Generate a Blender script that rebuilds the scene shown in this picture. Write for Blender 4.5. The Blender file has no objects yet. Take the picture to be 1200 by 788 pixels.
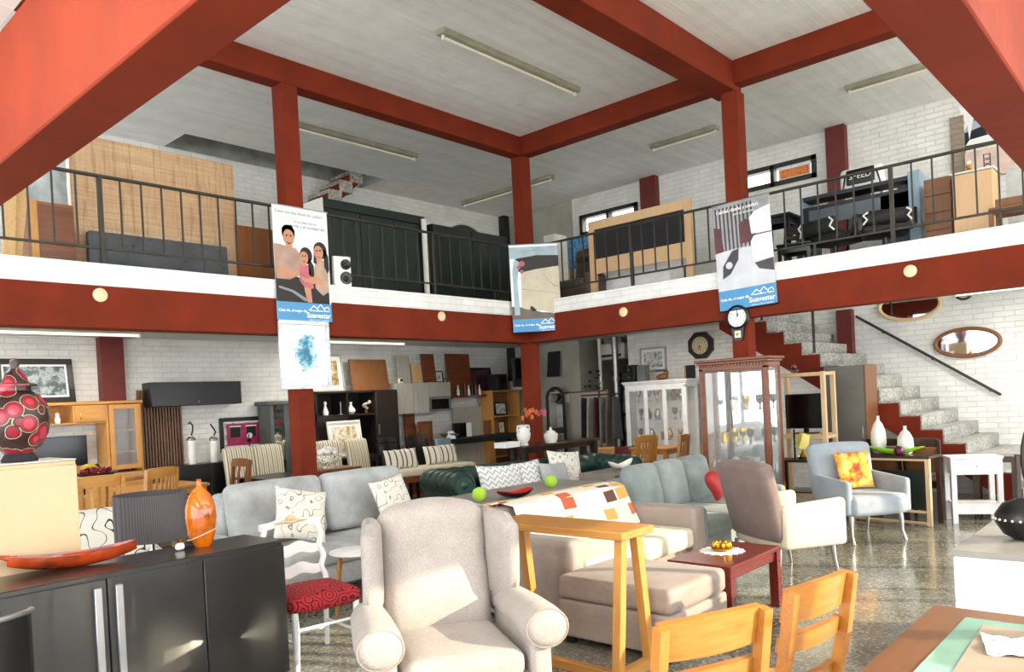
import bpy, math, random
from mathutils import Vector, Matrix, Euler
random.seed(7)
S = bpy.context.scene
COL = S.collection
PI = math.pi
def R(d): return math.radians(d)
# ---------------------------------------------------------------- camera
FOC, YAW, PITCH, ROLL, PCX, PCY = 901.495, 0.744851397, -0.0106961224, -0.0507638839, 583.01448, 480.97031
EYE = Vector((0, 0, 1.6))
_r = Vector((math.sin(YAW), -math.cos(YAW), 0))
_f = Vector((math.cos(YAW)*math.cos(PITCH), math.sin(YAW)*math.cos(PITCH), math.sin(PITCH)))
_u = _r.cross(_f)
CR = _r*math.cos(ROLL) + _u*math.sin(ROLL)
CU = -_r*math.sin(ROLL) + _u*math.cos(ROLL)
cam = bpy.data.cameras.new('camera')
cam.sensor_width = 36; cam.lens = FOC*36/1200
cam.shift_x = (600-PCX)/1200; cam.shift_y = (PCY-394)/1200
cam.clip_start = 0.05
camo = bpy.data.objects.new('camera', cam); COL.objects.link(camo)
m = Matrix((CR, CU, -_f)).transposed().to_4x4(); m.translation = EYE
camo.matrix_world = m
S.camera = camo
def ray(x, y): return _f + CR*((x-PCX)/FOC) - CU*((y-PCY)/FOC)
def PZ(x, y, z): d = ray(x, y); return EYE + d*((z-1.6)/d.z)       # photo point on a level plane
def PX(x, y, X): d = ray(x, y); return EYE + d*(X/d.x)             # on a plane of constant X
def PY(x, y, Y): d = ray(x, y); return EYE + d*(Y/d.y)             # on a plane of constant Y
# ---------------------------------------------------------------- light
S.view_settings.view_transform = 'Standard'; S.view_settings.look = 'None'
S.view_settings.gamma = 1; S.view_settings.use_curve_mapping = False
S.view_settings.exposure = 0.15
w = bpy.data.worlds.new('sky'); S.world = w; w.use_nodes = True
bg = w.node_tree.nodes['Background']; bg.inputs[0].default_value = (0.92, 0.96, 1.0, 1); bg.inputs[1].default_value = 5.0
sun = bpy.data.lights.new('sun', 'SUN'); sun.energy = 7.5; sun.angle = R(0.6); sun.color = (1.0, 0.86, 0.62)
so = bpy.data.objects.new('sun', sun); COL.objects.link(so)
SUN_AZ, SUN_EL = R(116), R(18.5)
so.rotation_euler = Vector((math.cos(SUN_AZ)*math.cos(SUN_EL), math.sin(SUN_AZ)*math.cos(SUN_EL), -math.sin(SUN_EL))).to_track_quat('-Z', 'Y').to_euler()
so.location = (3, -6, 6)
# ---------------------------------------------------------------- materials
def lin(h):
    if isinstance(h, str):
        h = h.lstrip('#'); c = [int(h[i:i+2], 16)/255 for i in (0, 2, 4)]
    else: c = h
    return tuple((v/12.92 if v <= .04045 else ((v+.055)/1.055)**2.4) for v in c) + (1,)
class NT:
    def __init__(s, name):
        s.m = bpy.data.materials.new(name); s.m.use_nodes = True
        s.t = s.m.node_tree; s.n = s.t.nodes; s.b = s.n['Principled BSDF']
    def node(s, k, **kw):
        n = s.n.new(k)
        for a, v in kw.items(): setattr(n, a, v)
        return n
    def link(s, a, b): s.t.links.new(a, b)
    def coord(s, sc=(1, 1, 1), rot=(0, 0, 0), loc=(0, 0, 0), kind='Object'):
        c = s.node('ShaderNodeTexCoord'); mp = s.node('ShaderNodeMapping')
        mp.inputs['Scale'].default_value = sc; mp.inputs['Rotation'].default_value = rot; mp.inputs['Location'].default_value = loc
        s.link(c.outputs[kind], mp.inputs[0]); return mp.outputs[0]
    def ramp(s, fac, stops, interp='LINEAR'):
        r = s.node('ShaderNodeValToRGB'); r.color_ramp.interpolation = interp
        e = r.color_ramp.elements
        while len(e) < len(stops): e.new(0.5)
        for i, (p, c) in enumerate(stops): e[i].position = p; e[i].color = lin(c)
        s.link(fac, r.inputs[0]); return r.outputs[0]
    def noise(s, vec, scale, detail=3, rough=.5):
        n = s.node('ShaderNodeTexNoise'); n.inputs['Scale'].default_value = scale; n.inputs['Detail'].default_value = detail
        n.inputs['Roughness'].default_value = rough
        if vec is not None: s.link(vec, n.inputs['Vector'])
        return n.outputs['Fac']
    def bump(s, h, strength, dist=.01):
        b = s.node('ShaderNodeBump'); b.inputs['Strength'].default_value = strength; b.inputs['Distance'].default_value = dist
        s.link(h, b.inputs['Height']); s.link(b.outputs[0], s.b.inputs['Normal'])
    def base(s, sock): s.link(sock, s.b.inputs['Base Color'])
    def mix(s, fac, a, b, mode='MIX'):
        x = s.node('ShaderNodeMix', data_type='RGBA', blend_type=mode)
        for k, v in ((0, fac), (6, a), (7, b)):
            if hasattr(v, 'links'): s.link(v, x.inputs[k])
            elif k == 0: x.inputs[0].default_value = v
            else: x.inputs[k].default_value = lin(v)
        return x.outputs[2]
    def math(s, op, a, b=0.):
        x = s.node('ShaderNodeMath', operation=op)
        for k, v in ((0, a), (1, b)):
            if hasattr(v, 'links'): s.link(v, x.inputs[k])
            else: x.inputs[k].default_value = v
        return x.outputs[0]
    def sep(s, v):
        x = s.node('ShaderNodeSeparateXYZ'); s.link(v, x.inputs[0]); return x.outputs
    def comb(s, *a):
        x = s.node('ShaderNodeCombineXYZ')
        for i, v in enumerate(a):
            if hasattr(v, 'links'): s.link(v, x.inputs[i])
            else: x.inputs[i].default_value = v
        return x.outputs[0]
    def set(s, rough=.5, metal=0, **kw):
        s.b.inputs['Roughness'].default_value = rough; s.b.inputs['Metallic'].default_value = metal
        for k, v in kw.items(): s.b.inputs[k.replace('_', ' ')].default_value = v
        return s.m
def shade(h, k):
    h = h.lstrip('#'); return tuple(max(0, min(1, int(h[i:i+2], 16)/255*k)) for i in (0, 2, 4))
def plain(name, c, rough=.5, metal=0, var=.08, sc=6, bump=0, bsc=60, **kw):
    t = NT(name); v = t.coord()
    t.base(t.ramp(t.noise(v, sc, 4), [(.3, shade(c, 1-var)), (.7, shade(c, 1+var))]))
    if bump: t.bump(t.noise(v, bsc, 3), bump)
    return t.set(rough, metal, **kw)
def fabric(name, c, var=.1, rough=.92, sc=5, bump=.35, **kw): 
    t = NT(name); v = t.coord()
    a = t.ramp(t.noise(v, sc, 3), [(.3, shade(c, 1-var)), (.7, shade(c, 1+var))])
    b = t.ramp(t.noise(v, 260, 2), [(.35, (.82, .82, .82)), (.65, (1, 1, 1))])
    t.base(t.mix(1., a, b, 'MULTIPLY')); t.bump(t.noise(v, 180, 2), bump, .004)
    kw.setdefault('Sheen_Weight', .15)
    return t.set(rough, 0, **kw)
def wood(name, c1, c2, axis='x', rough=.4, sc=1., **kw):
    t = NT(name); k = {'x': (1.2, 14, 14), 'y': (14, 1.2, 14), 'z': (14, 14, 1.2)}[axis]
    v = t.coord(tuple(a*sc for a in k))
    n = t.noise(v, 1.6, 5, .6); n2 = t.noise(v, 7, 3)
    a = t.ramp(n, [(.3, c1), (.55, c2), (.7, c1)])
    t.base(t.mix(.25, a, t.ramp(n2, [(.3, c1), (.7, c2)]))); t.bump(n2, .08, .004)
    return t.set(rough, 0, **kw)
def brick(name, c, rough=.75, var=.06, strength=.55):
    t = NT(name); o = t.sep(t.coord())
    v = t.comb(t.math('ADD', o[0], o[1]), o[2], 0.)
    b = t.node('ShaderNodeTexBrick'); t.link(v, b.inputs['Vector'])
    b.inputs['Scale'].default_value = 1; b.inputs['Brick Width'].default_value = .24; b.inputs['Row Height'].default_value = .075
    b.inputs['Mortar Size'].default_value = .008; b.inputs['Mortar Smooth'].default_value = .6
    b.inputs['Color1'].default_value = lin(shade(c, 1+var)); b.inputs['Color2'].default_value = lin(shade(c, 1-var*.6)); b.inputs['Mortar'].default_value = lin(shade(c, .86))
    t.base(t.mix(.6, b.outputs['Color'], t.ramp(t.noise(t.coord(), 3, 5), [(.3, shade(c, .93)), (.7, shade(c, 1.04))])))
    h = t.math('ADD', t.math('MULTIPLY', b.outputs['Fac'], -1.), t.math('MULTIPLY', t.noise(t.coord(), 22, 4), .8))
    t.bump(h, strength, .012)
    return t.set(rough)
def boards(name, c, ax='x', strength=.5):
    t = NT(name); o = t.sep(t.coord())
    v = t.comb(o[0], o[1], 0.) if ax == 'x' else t.comb(o[1], o[0], 0.)
    b = t.node('ShaderNodeTexBrick'); t.link(v, b.inputs['Vector']); b.inputs['Scale'].default_value = 1
    b.inputs['Brick Width'].default_value = 3.1; b.inputs['Row Height'].default_value = .095; b.inputs['Mortar Size'].default_value = .005
    b.inputs['Color1'].default_value = lin(shade(c, 1.03)); b.inputs['Color2'].default_value = lin(shade(c, .95)); b.inputs['Mortar'].default_value = lin(shade(c, 1.08))
    t.base(t.mix(.5, b.outputs['Color'], t.ramp(t.noise(t.coord(), 4, 5), [(.3, shade(c, .95)), (.7, shade(c, 1.03))])))
    st = t.noise(t.coord((2, 40, 1) if ax == 'x' else (40, 2, 1)), 1, 3)
    t.bump(t.math('ADD', b.outputs['Fac'], t.math('MULTIPLY', st, .7)), strength, .012)
    return t.set(.8)
def glass(name, tint=(.95, 1, .98), alpha=.14, rough=.03):
    m = bpy.data.materials.new(name); m.use_nodes = True; t = m.node_tree
    b = t.nodes['Principled BSDF']; b.inputs['Base Color'].default_value = tint + (1,); b.inputs['Roughness'].default_value = rough
    b.inputs['Alpha'].default_value = alpha; b.inputs['Specular IOR Level'].default_value = .8
    return m
def stripes(name, cols, ax=0, per=.06, rough=.9):
    t = NT(name); o = t.sep(t.coord())
    f = t.math('FRACT', t.math('DIVIDE', o[ax], per))
    n = len(cols); t.base(t.ramp(f, [(i/n, c) for i, c in enumerate(cols)], 'CONSTANT')); t.bump(t.noise(t.coord(), 180, 2), .3, .004)
    return t.set(rough)
def emit(name, c, s):
    t = NT(name); t.b.inputs['Emission Color'].default_value = lin(c); t.b.inputs['Emission Strength'].default_value = s
    t.b.inputs['Base Color'].default_value = lin(c); return t.set(.4)
M = {}
M['red'] = plain('red_paint', '#722711', .75, var=.08, sc=3, bump=.25, bsc=14, Specular_IOR_Level=.2)
M['darkred'] = plain('dark_red_paint', '#651f17', .55, var=.08)
M['white_brick'] = brick('white_painted_brick', '#e9e8e2')
M['kerb_brick'] = brick('kerb_painted_brick', '#f0efea', strength=.4)
M['grey_wall'] = plain('grey_plaster', '#a8a698', .85, var=.08, sc=2, bump=.2, bsc=20)
M['ceiling'] = boards('board_formed_ceiling', '#eeeeea', 'x', .9)
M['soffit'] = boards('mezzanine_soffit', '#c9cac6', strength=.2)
M['concrete'] = plain('raw_concrete', '#8f8f88', .9, var=.12, bump=.3, bsc=25)
def terrazzo(name, stops, rough, sc=85, coat=0):
    t = NT(name); v = t.coord(); vo = t.node('ShaderNodeTexVoronoi'); vo.inputs['Scale'].default_value = sc
    t.link(v, vo.inputs['Vector']); s = t.sep(vo.outputs['Color'])
    c = t.ramp(s[0], stops); t.base(t.mix(.35, c, t.ramp(t.noise(v, 2, 4), [(.3, stops[0][1]), (.7, stops[-1][1])])))
    return t.set(rough, 0, Coat_Weight=coat, Coat_Roughness=.08)
M['floor'] = terrazzo('terrazzo_floor', [(.0, '#4c4a42'), (.45, '#6f6d62'), (.75, '#878578'), (1., '#b8b5a4')], .2, 60, .3)
M['stair'] = terrazzo('terrazzo_stair', [(.0, '#4e4c48'), (.4, '#8b8a82'), (.75, '#b4b3aa'), (1., '#d8d6cb')], .35, 45)
M['iron'] = plain('dark_iron', '#39362f', .5, .4)
M['black'] = plain('black_lacquer', '#141416', .3, var=.1)
M['matblack'] = plain('matt_black', '#1b1b1d', .7)
M['blackbrown'] = wood('wenge_wood', '#17110e', '#241a15', 'x', .4)
M['espresso'] = wood('espresso_wood', '#2a1b14', '#3a2519', 'x', .35)
M['darkgreen'] = plain('dark_green_panel', '#16221f', .35)
M['white'] = plain('white_lacquer', '#f0f0ee', .35, var=.03)
M['offwhite'] = plain('offwhite_paint', '#e6e3da', .5, var=.04)
M['ceramic'] = plain('white_ceramic', '#efece4', .2, var=.03)
M['chrome'] = plain('chrome', '#c8c9cc', .18, 1, var=.03)
M['steel'] = plain('brushed_steel', '#aeb0b2', .35, .9, var=.05)
M['brass'] = plain('gold_brass', '#c79a2e', .25, .9, var=.15, sc=40)
M['oak'] = wood('honey_oak', '#b57c3a', '#c9924d', 'z', .4)
M['oakx'] = wood('honey_oak_lengthwise', '#b07838', '#c68f4b', 'x', .4)
M['oaky'] = wood('honey_oak_crosswise', '#a86f33', '#bf8743', 'y', .4)
M['paleoak'] = wood('pale_oak', '#cfae80', '#dcc096', 'z', .5)
M['beech'] = wood('beech_gloss', '#a8692c', '#bd7f3c', 'x', .3)
M['mahogany'] = wood('mahogany', '#5f3019', '#7f4626', 'x', .3)
M['cherry'] = wood('cherry_dark', '#4e1712', '#6e241b', 'x', .25)
M['walnut'] = wood('walnut', '#6e4526', '#85552f', 'z', .45)
M['brownveneer'] = wood('brown_veneer', '#7d4a25', '#935a30', 'z', .45)
M['beigeply'] = wood('beige_laminate', '#d2aa7c', '#dbb68a', 'z', .5)
M['greyoak'] = wood('grey_oak', '#9f9b90', '#b5b1a6', 'z', .55)
M['pine'] = wood('rough_pine', '#c29a62', '#d6b07a', 'y', .6)
M['glass'] = glass('clear_glass', alpha=.1)
M['mirror'] = plain('mirror_silver', '#e4e9ea', .03, 1, var=.01)
M['screen'] = plain('dark_screen', '#0b0c0e', .12, var=.05)
M['tube'] = emit('fluorescent_tube', '#fff6e0', 1.2)
M['lampmetal'] = plain('fixture_metal', '#a5a08c', .5, .2)
M['tube_dull'] = emit('faint_glow_tube', '#d9d4c2', .12)  # tubes that are off still get a faint glow in this material
M['cream'] = plain('cream_disc', '#e6cfa0', .4)
M['greyfab'] = fabric('light_grey_fabric', '#bdbfc0')
M['wingfab'] = fabric('warm_grey_linen', '#b4aaa3', var=.05)
M['taupe'] = fabric('taupe_leatherette', '#a8978c', var=.05, rough=.55, bump=.1)
M['teal'] = fabric('teal_grey_velvet', '#939c9a', var=.08)
M['steelfab'] = fabric('steel_blue_grey_fabric', '#a9b2ba', var=.06)
M['brownfab'] = fabric('brown_grey_fabric', '#85726b', var=.06)
M['recliner'] = fabric('brown_leather', '#5d4b42', var=.1, rough=.5, bump=.1)
M['creamfab'] = fabric('cream_fabric', '#e2d6bd', var=.04)
M['charcoal'] = fabric('charcoal_fabric', '#3a3a3e')
M['greenleather'] = plain('green_leather', '#1d3a32', .38, var=.15, sc=8, bump=.15, bsc=40)
M['redsatin'] = fabric('red_satin', '#c02a2c', rough=.45)
M['lime'] = fabric('lime_felt', '#a9d43a', var=.06)
M['limelac'] = plain('lime_lacquer', '#8fc42a', .25)
M['purple'] = plain('purple_glass', '#5a1440', .12)
M['striped'] = stripes('striped_fabric', ['#e2dac8', '#8d8068', '#e2dac8', '#b5a88e'], 0, .075)
M['stripedx'] = stripes('striped_cushion_fabric', ['#ece6d6', '#ece6d6', '#6b5f4c', '#ece6d6'], 0, .11)
M['orangelac'] = plain('orange_lacquer', '#8c3210', .15, var=.35, sc=9, Coat_Weight=.6)
M['amber'] = plain('amber_lacquer', '#c4600a', .12, var=.28, sc=7, Coat_Weight=.7)
M['shade'] = stripes('grey_pleated_shade', ['#5b5759', '#4b4749', '#625e60'], 0, .012)
M['plastic'] = plain('clear_plastic_wrap', '#8e9498', .12, var=.5, sc=9, bump=1., bsc=7)
M['plasticwhite'] = plain('milky_plastic', '#bcc7cb', .2, var=.2, sc=5, bump=.8, bsc=6)
M['bluepat'] = plain('blue_pattern_cloth', '#4d7ea3', .9, var=.5, sc=40)
M['sheet'] = plain('banner_white', '#eceeed', .35, var=.02)
M['bandblue'] = plain('banner_blue', '#3f8fc4', .35, var=.04)
M['ink'] = plain('print_ink_white', '#f6f8f8', .5, var=.01)
M['inkgrey'] = plain('print_ink_grey', '#8d9295', .5, var=.02)
M['yellow'] = plain('print_yellow', '#e6d372', .5, var=.03)
M['skin'] = plain('print_skin', '#c48a6c', .5, var=.06)
M['hair'] = plain('print_hair', '#1c1411', .5)
M['shirt'] = plain('print_shirt', '#a98a7a', .5, var=.1)
M['pinkprint'] = plain('print_pink', '#b5606a', .5, var=.15)
M['paper'] = plain('white_paper', '#efefec', .7, var=.02)
M['facade'] = plain('facade_render', '#d8d2c6', .9)
def fac_pat(name, fn, rough=.85):
    t = NT(name); fn(t); return t.set(rough)
def _circ(t):
    vo = t.node('ShaderNodeTexVoronoi'); vo.inputs['Scale'].default_value = 9; t.link(t.coord(), vo.inputs['Vector'])
    f = t.math('FRACT', t.math('MULTIPLY', vo.outputs['Distance'], 5.))
    t.base(t.ramp(f, [(0, '#2a0d0f'), (.3, '#b3222c'), (.8, '#c8303a')], 'CONSTANT')); t.bump(t.noise(t.coord(), 180), .3, .004)
M['redcircles'] = fac_pat('red_circle_fabric', _circ)
def _swirl(base, ink, sc, k=6., w=.13):
    def fn(t):
        n = t.noise(t.coord(), sc, 1); f = t.math('FRACT', t.math('MULTIPLY', n, k))
        t.base(t.ramp(f, [(0, ink), (w, base)], 'CONSTANT')); t.bump(t.noise(t.coord(), 180), .3, .004)
    return fn
M['swirl'] = fac_pat('white_black_swirl_fabric', _swirl('#e6e1d6', '#3a3634', 5, 5, .1))
M['floral'] = fac_pat('floral_sketch_fabric', _swirl('#e4dfd4', '#8d857c', 7, 6, .09))
M['floralgold'] = fac_pat('floral_gold_ceramic', _swirl('#e9e3d2', '#6e6a4a', 16, 5, .3), .25)
def _zig(t):
    o = t.sep(t.coord()); a = t.math('PINGPONG', t.math('MULTIPLY', o[0], 1.), .045)
    f = t.math('FRACT', t.math('DIVIDE', t.math('ADD', o[2], a), .06))
    t.base(t.ramp(f, [(0, '#eceae6'), (.55, '#a9abb0'), (.78, '#d2d2d2')], 'CONSTANT')); t.bump(t.noise(t.coord(), 180), .3, .004)
M['zigzag'] = fac_pat('zigzag_fabric', _zig)
def _throw(t):
    o = t.sep(t.coord()); v = t.comb(o[0], t.math('SUBTRACT', o[2], o[1]), 0.)
    b = t.node('ShaderNodeTexBrick'); t.link(v, b.inputs['Vector']); b.inputs['Scale'].default_value = 1
    b.inputs['Brick Width'].default_value = .19; b.inputs['Row Height'].default_value = .075; b.inputs['Mortar Size'].default_value = .014
    b.inputs['Color1'].default_value = (0, 0, 0, 1); b.inputs['Color2'].default_value = (1, 1, 1, 1); b.inputs['Mortar'].default_value = (.5, .5, .5, 1); b.inputs['Bias'].default_value = 0
    c = t.ramp(t.sep(b.outputs['Color'])[0], [(0, '#c95f3c'), (.13, '#6a463a'), (.2, '#ece2d2'), (.4, '#e2a95a'), (.48, '#efe6d8'), (.56, '#efe6d8'), (.62, '#d9754f'), (.74, '#ece2d4'), (.9, '#c0563c')], 'CONSTANT')
    t.base(c); t.bump(t.noise(t.coord(), 160), .3, .004)
M['throw'] = fac_pat('patchwork_throw', _throw)
def _art(stops, sc, det=5):
    def fn(t): t.base(t.ramp(t.noise(t.coord(), sc, det, .7), stops))
    return fn
def _bouquet(t):
    g = t.sep(t.coord(kind='Generated')); dx = t.math('SUBTRACT', g[0], .5); dz = t.math('SUBTRACT', g[2], .52)
    d = t.math('SQRT', t.math('ADD', t.math('MULTIPLY', t.math('MULTIPLY', dx, dx), 1.5), t.math('MULTIPLY', dz, dz)))
    f = t.math('ADD', t.noise(t.coord(), 13, 5, .7), t.math('MULTIPLY', t.math('SUBTRACT', d, .27), .75))
    t.base(t.ramp(f, [(.36, '#2f7396'), (.46, '#6fb0c6'), (.54, '#c4dde0'), (.62, '#eff0e8')]))
M['art_blue'] = fac_pat('print_blue_bouquet', _bouquet, .5)
M['art_forest'] = fac_pat('print_winter_forest', _art([(.35, '#15181c'), (.48, '#45525a'), (.56, '#a9b4b4'), (.66, '#3d5f80')], 7), .35)
M['art_magenta'] = plain('print_magenta', '#a32555', .35, var=.2, sc=8)
M['art_gold'] = fac_pat('print_gold_landscape', _art([(.35, '#5a4526'), (.5, '#a88848'), (.62, '#d8cdb2')], 8), .5)
M['art_line'] = fac_pat('print_street_scene', _art([(.4, '#a57d40'), (.5, '#d8c9a4'), (.58, '#ece8dc')], 10), .5)
M['art_grey'] = fac_pat('print_grey_drawing', _art([(.4, '#6d7274'), (.52, '#c9cbc8'), (.62, '#e4e4de')], 14), .4)
M['art_dark'] = fac_pat('print_dusk_landscape', _art([(.35, '#0d0c12'), (.5, '#3a2438'), (.62, '#6b3a46')], 5), .3)
M['tile_orange'] = fac_pat('orange_glazed_sign', _art([(.4, '#e0601c'), (.55, '#f09a4a'), (.65, '#e8742c')], 25), .4)
M['savanna'] = fac_pat('sunset_cushion', _art([(.35, '#8a2f14'), (.45, '#dd7d22'), (.55, '#eebc4a'), (.7, '#e8d08a')], 6, 3), .85)
def _vase(t):
    vo = t.node('ShaderNodeTexVoronoi'); vo.inputs['Scale'].default_value = 10.5; t.link(t.coord(), vo.inputs['Vector'])
    a = t.ramp(vo.outputs['Distance'], [(0, '#c23a4a'), (.32, '#8e1f30'), (.5, '#3a2523'), (.56, '#b9a07e'), (.6, '#35211f')], 'CONSTANT')
    t.base(a)
M['redvase'] = fac_pat('red_petal_glaze', _vase, .3)
def _plank(t):
    v = t.coord((14, 14, 1.0)); n = t.noise(v, 1.4, 6, .65)
    a = t.ramp(n, [(.3, '#a98460'), (.5, '#c4a17c'), (.62, '#94704e'), (.75, '#d2b596')])
    n2 = t.noise(t.coord((1.5, 1, 50)), 1, 3); t.base(t.mix(.3, a, t.ramp(n2, [(.35, '#96704a'), (.65, '#d6b88e')])))
M['plank'] = fac_pat('rough_sawn_board', _plank, .65)
M['table_glass'] = plain('green_tinted_glass_top', '#86b3a4', .06, var=.04, Coat_Weight=.5)
M['runner'] = plain('taupe_table_runner', '#a1917f', .85, var=.06)
# ---------------------------------------------------------------- mesh builder
class MB:
    def __init__(s): s.v = []; s.f = []; s.M = Matrix()
    def at(s, loc=(0, 0, 0), rot=(0, 0, 0)): s.M = Matrix.Translation(loc) @ Euler([R(a) for a in rot]).to_matrix().to_4x4(); return s
    def add(s, vs, fs):
        k = len(s.v); s.v += [tuple(s.M @ Vector(v)) for v in vs]; s.f += [tuple(i+k for i in f) for f in fs]; return s
    def box(s, x0, x1, y0, y1, z0, z1, b=.004):
        x0, x1 = sorted((x0, x1)); y0, y1 = sorted((y0, y1)); z0, z1 = sorted((z0, z1))
        b = min(b, (x1-x0)*.3, (y1-y0)*.3, (z1-z0)*.3)
        if b <= 0:
            return s.add([(x, y, z) for z in (z0, z1) for y in (y0, y1) for x in (x0, x1)],
                         [(0, 2, 3, 1), (4, 5, 7, 6), (0, 1, 5, 4), (2, 6, 7, 3), (0, 4, 6, 2), (1, 3, 7, 5)])
        vs = []; idx = {}
        for i, x in enumerate((x0, x1)):
            for j, y in enumerate((y0, y1)):
                for k, z in enumerate((z0, z1)):
                    dx, dy, dz = (b if i == 0 else -b), (b if j == 0 else -b), (b if k == 0 else -b)
                    for a, p in ((0, (x, y+dy, z+dz)), (1, (x+dx, y, z+dz)), (2, (x+dx, y+dy, z))):
                        idx[i, j, k, a] = len(vs); vs.append(p)
        fs = []; c = Vector(((x0+x1)/2, (y0+y1)/2, (z0+z1)/2))
        def face(ids):
            P = [Vector(vs[i]) for i in ids]; n = (P[1]-P[0]).cross(P[2]-P[0])
            fs.append(tuple(ids) if n.dot(sum(P, Vector())/len(P)-c) > 0 else tuple(reversed(ids)))
        q = [(0, 0), (0, 1), (1, 1), (1, 0)]
        for a in range(3):
            for e in (0, 1):
                face([idx[tuple([e if t == a else (m[0] if t == (a+1) % 3 else m[1]) for t in range(3)])+(a,)] for m in q])
        for a in range(3):
            o1, o2 = (a+1) % 3, (a+2) % 3
            for e1 in (0, 1):
                for e2 in (0, 1):
                    def kk(ea):
                        t = [0]*3; t[a] = ea; t[o1] = e1; t[o2] = e2; return tuple(t)
                    face([idx[kk(0)+(o1,)], idx[kk(1)+(o1,)], idx[kk(1)+(o2,)], idx[kk(0)+(o2,)]])
        for i in (0, 1):
            for j in (0, 1):
                for k in (0, 1): face([idx[i, j, k, a] for a in range(3)])
        return s.add(vs, fs)
    def bar(s, p, q, w, h, w2=None, h2=None, up=(0, 0, 1)):
        p, q = Vector(p), Vector(q); d = (q-p).normalized(); up = Vector(up)
        if abs(d.dot(up)) > .98: up = Vector((0, 1, 0))
        a = d.cross(up).normalized(); b = a.cross(d)
        w2 = w2 or w; h2 = h2 or h; vs = []
        for o, ww, hh in ((p, w, h), (q, w2, h2)):
            vs += [o+a*x*ww/2+b*y*hh/2 for x, y in ((-1, -1), (1, -1), (1, 1), (-1, 1))]
        return s.add(vs, [(3, 2, 1, 0), (4, 5, 6, 7), (0, 1, 5, 4), (1, 2, 6, 5), (2, 3, 7, 6), (3, 0, 4, 7)])
    def tube(s, pts, r, seg=8, closed=False):
        P = [Vector(p) for p in pts]; n = len(P); vs = []; a = None
        for i in range(n):
            d = (P[(i+1) % n]-P[i-1]) if closed else (P[min(i+1, n-1)]-P[max(i-1, 0)])
            d.normalize()
            if a is None: a = d.orthogonal().normalized()
            a = (a-d*a.dot(d)).normalized(); b = d.cross(a)
            rr = r[i] if isinstance(r, (list, tuple)) else r
            vs += [P[i]+(a*math.cos(2*PI*k/seg)+b*math.sin(2*PI*k/seg))*rr for k in range(seg)]
        fs = [(i*seg+k, i*seg+(k+1) % seg, (i+1) % n*seg+(k+1) % seg, (i+1) % n*seg+k) for i in range(n if closed else n-1) for k in range(seg)]
        if not closed: fs += [tuple(reversed(range(seg))), tuple((n-1)*seg+k for k in range(seg))]
        return s.add(vs, fs)
    def lathe(s, prof, seg=24, sx=1, sy=1):
        n = len(prof); vs = [(r*math.cos(2*PI*k/seg)*sx, r*math.sin(2*PI*k/seg)*sy, z) for r, z in prof for k in range(seg)]
        fs = [(i*seg+k, i*seg+(k+1) % seg, (i+1)*seg+(k+1) % seg, (i+1)*seg+k) for i in range(n-1) for k in range(seg)]
        if prof[0][0] > .0005: fs.append(tuple(reversed(range(seg))))
        if prof[-1][0] > .0005: fs.append(tuple((n-1)*seg+k for k in range(seg)))
        return s.add(vs, fs)
    def cyl(s, x, y, z0, z1, r, r2=None, seg=20):
        r2 = r if r2 is None else r2
        vs = [(x+math.cos(2*PI*k/seg)*q, y+math.sin(2*PI*k/seg)*q, z) for q, z in ((r, z0), (r2, z1)) for k in range(seg)]
        return s.add(vs, [(k, (k+1) % seg, seg+(k+1) % seg, seg+k) for k in range(seg)]+[tuple(reversed(range(seg))), tuple(range(seg, 2*seg))])
    def prism(s, poly, a, b, ax='y'):                              # polygon extruded along an axis from a to b
        n = len(poly)
        f = {'y': lambda p, t: (p[0], t, p[1]), 'z': lambda p, t: (p[0], p[1], t), 'x': lambda p, t: (t, p[0], p[1])}[ax]
        vs = [f(p, t) for t in (a, b) for p in poly]
        fs = [tuple(range(n)), tuple(reversed(range(n, 2*n)))]+[(i, n+i, n+(i+1) % n, (i+1) % n) for i in range(n)]
        ar = sum(poly[i][0]*poly[(i+1) % n][1]-poly[(i+1) % n][0]*poly[i][1] for i in range(n))
        fl = (ar > 0) ^ (b < a) ^ (ax != 'y')
        if not fl: fs = [tuple(reversed(q)) for q in fs]
        return s.add(vs, fs)
    def ball(s, c, rx, ry=None, rz=None, seg=16, rings=10):
        ry = ry or rx; rz = rz or rx; vs = [(c[0], c[1], c[2]-rz)]
        for i in range(1, rings):
            t = -PI/2+PI*i/rings
            vs += [(c[0]+rx*math.cos(t)*math.cos(2*PI*k/seg), c[1]+ry*math.cos(t)*math.sin(2*PI*k/seg), c[2]+rz*math.sin(t)) for k in range(seg)]
        vs.append((c[0], c[1], c[2]+rz)); L = len(vs)-1
        fs = [(0, 1+(k+1) % seg, 1+k) for k in range(seg)]+[(1+i*seg+k, 1+i*seg+(k+1) % seg, 1+(i+1)*seg+(k+1) % seg, 1+(i+1)*seg+k) for i in range(rings-2) for k in range(seg)]
        fs += [(L, L-seg+k, L-seg+(k+1) % seg) for k in range(seg)]
        return s.add(vs, fs)
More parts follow.
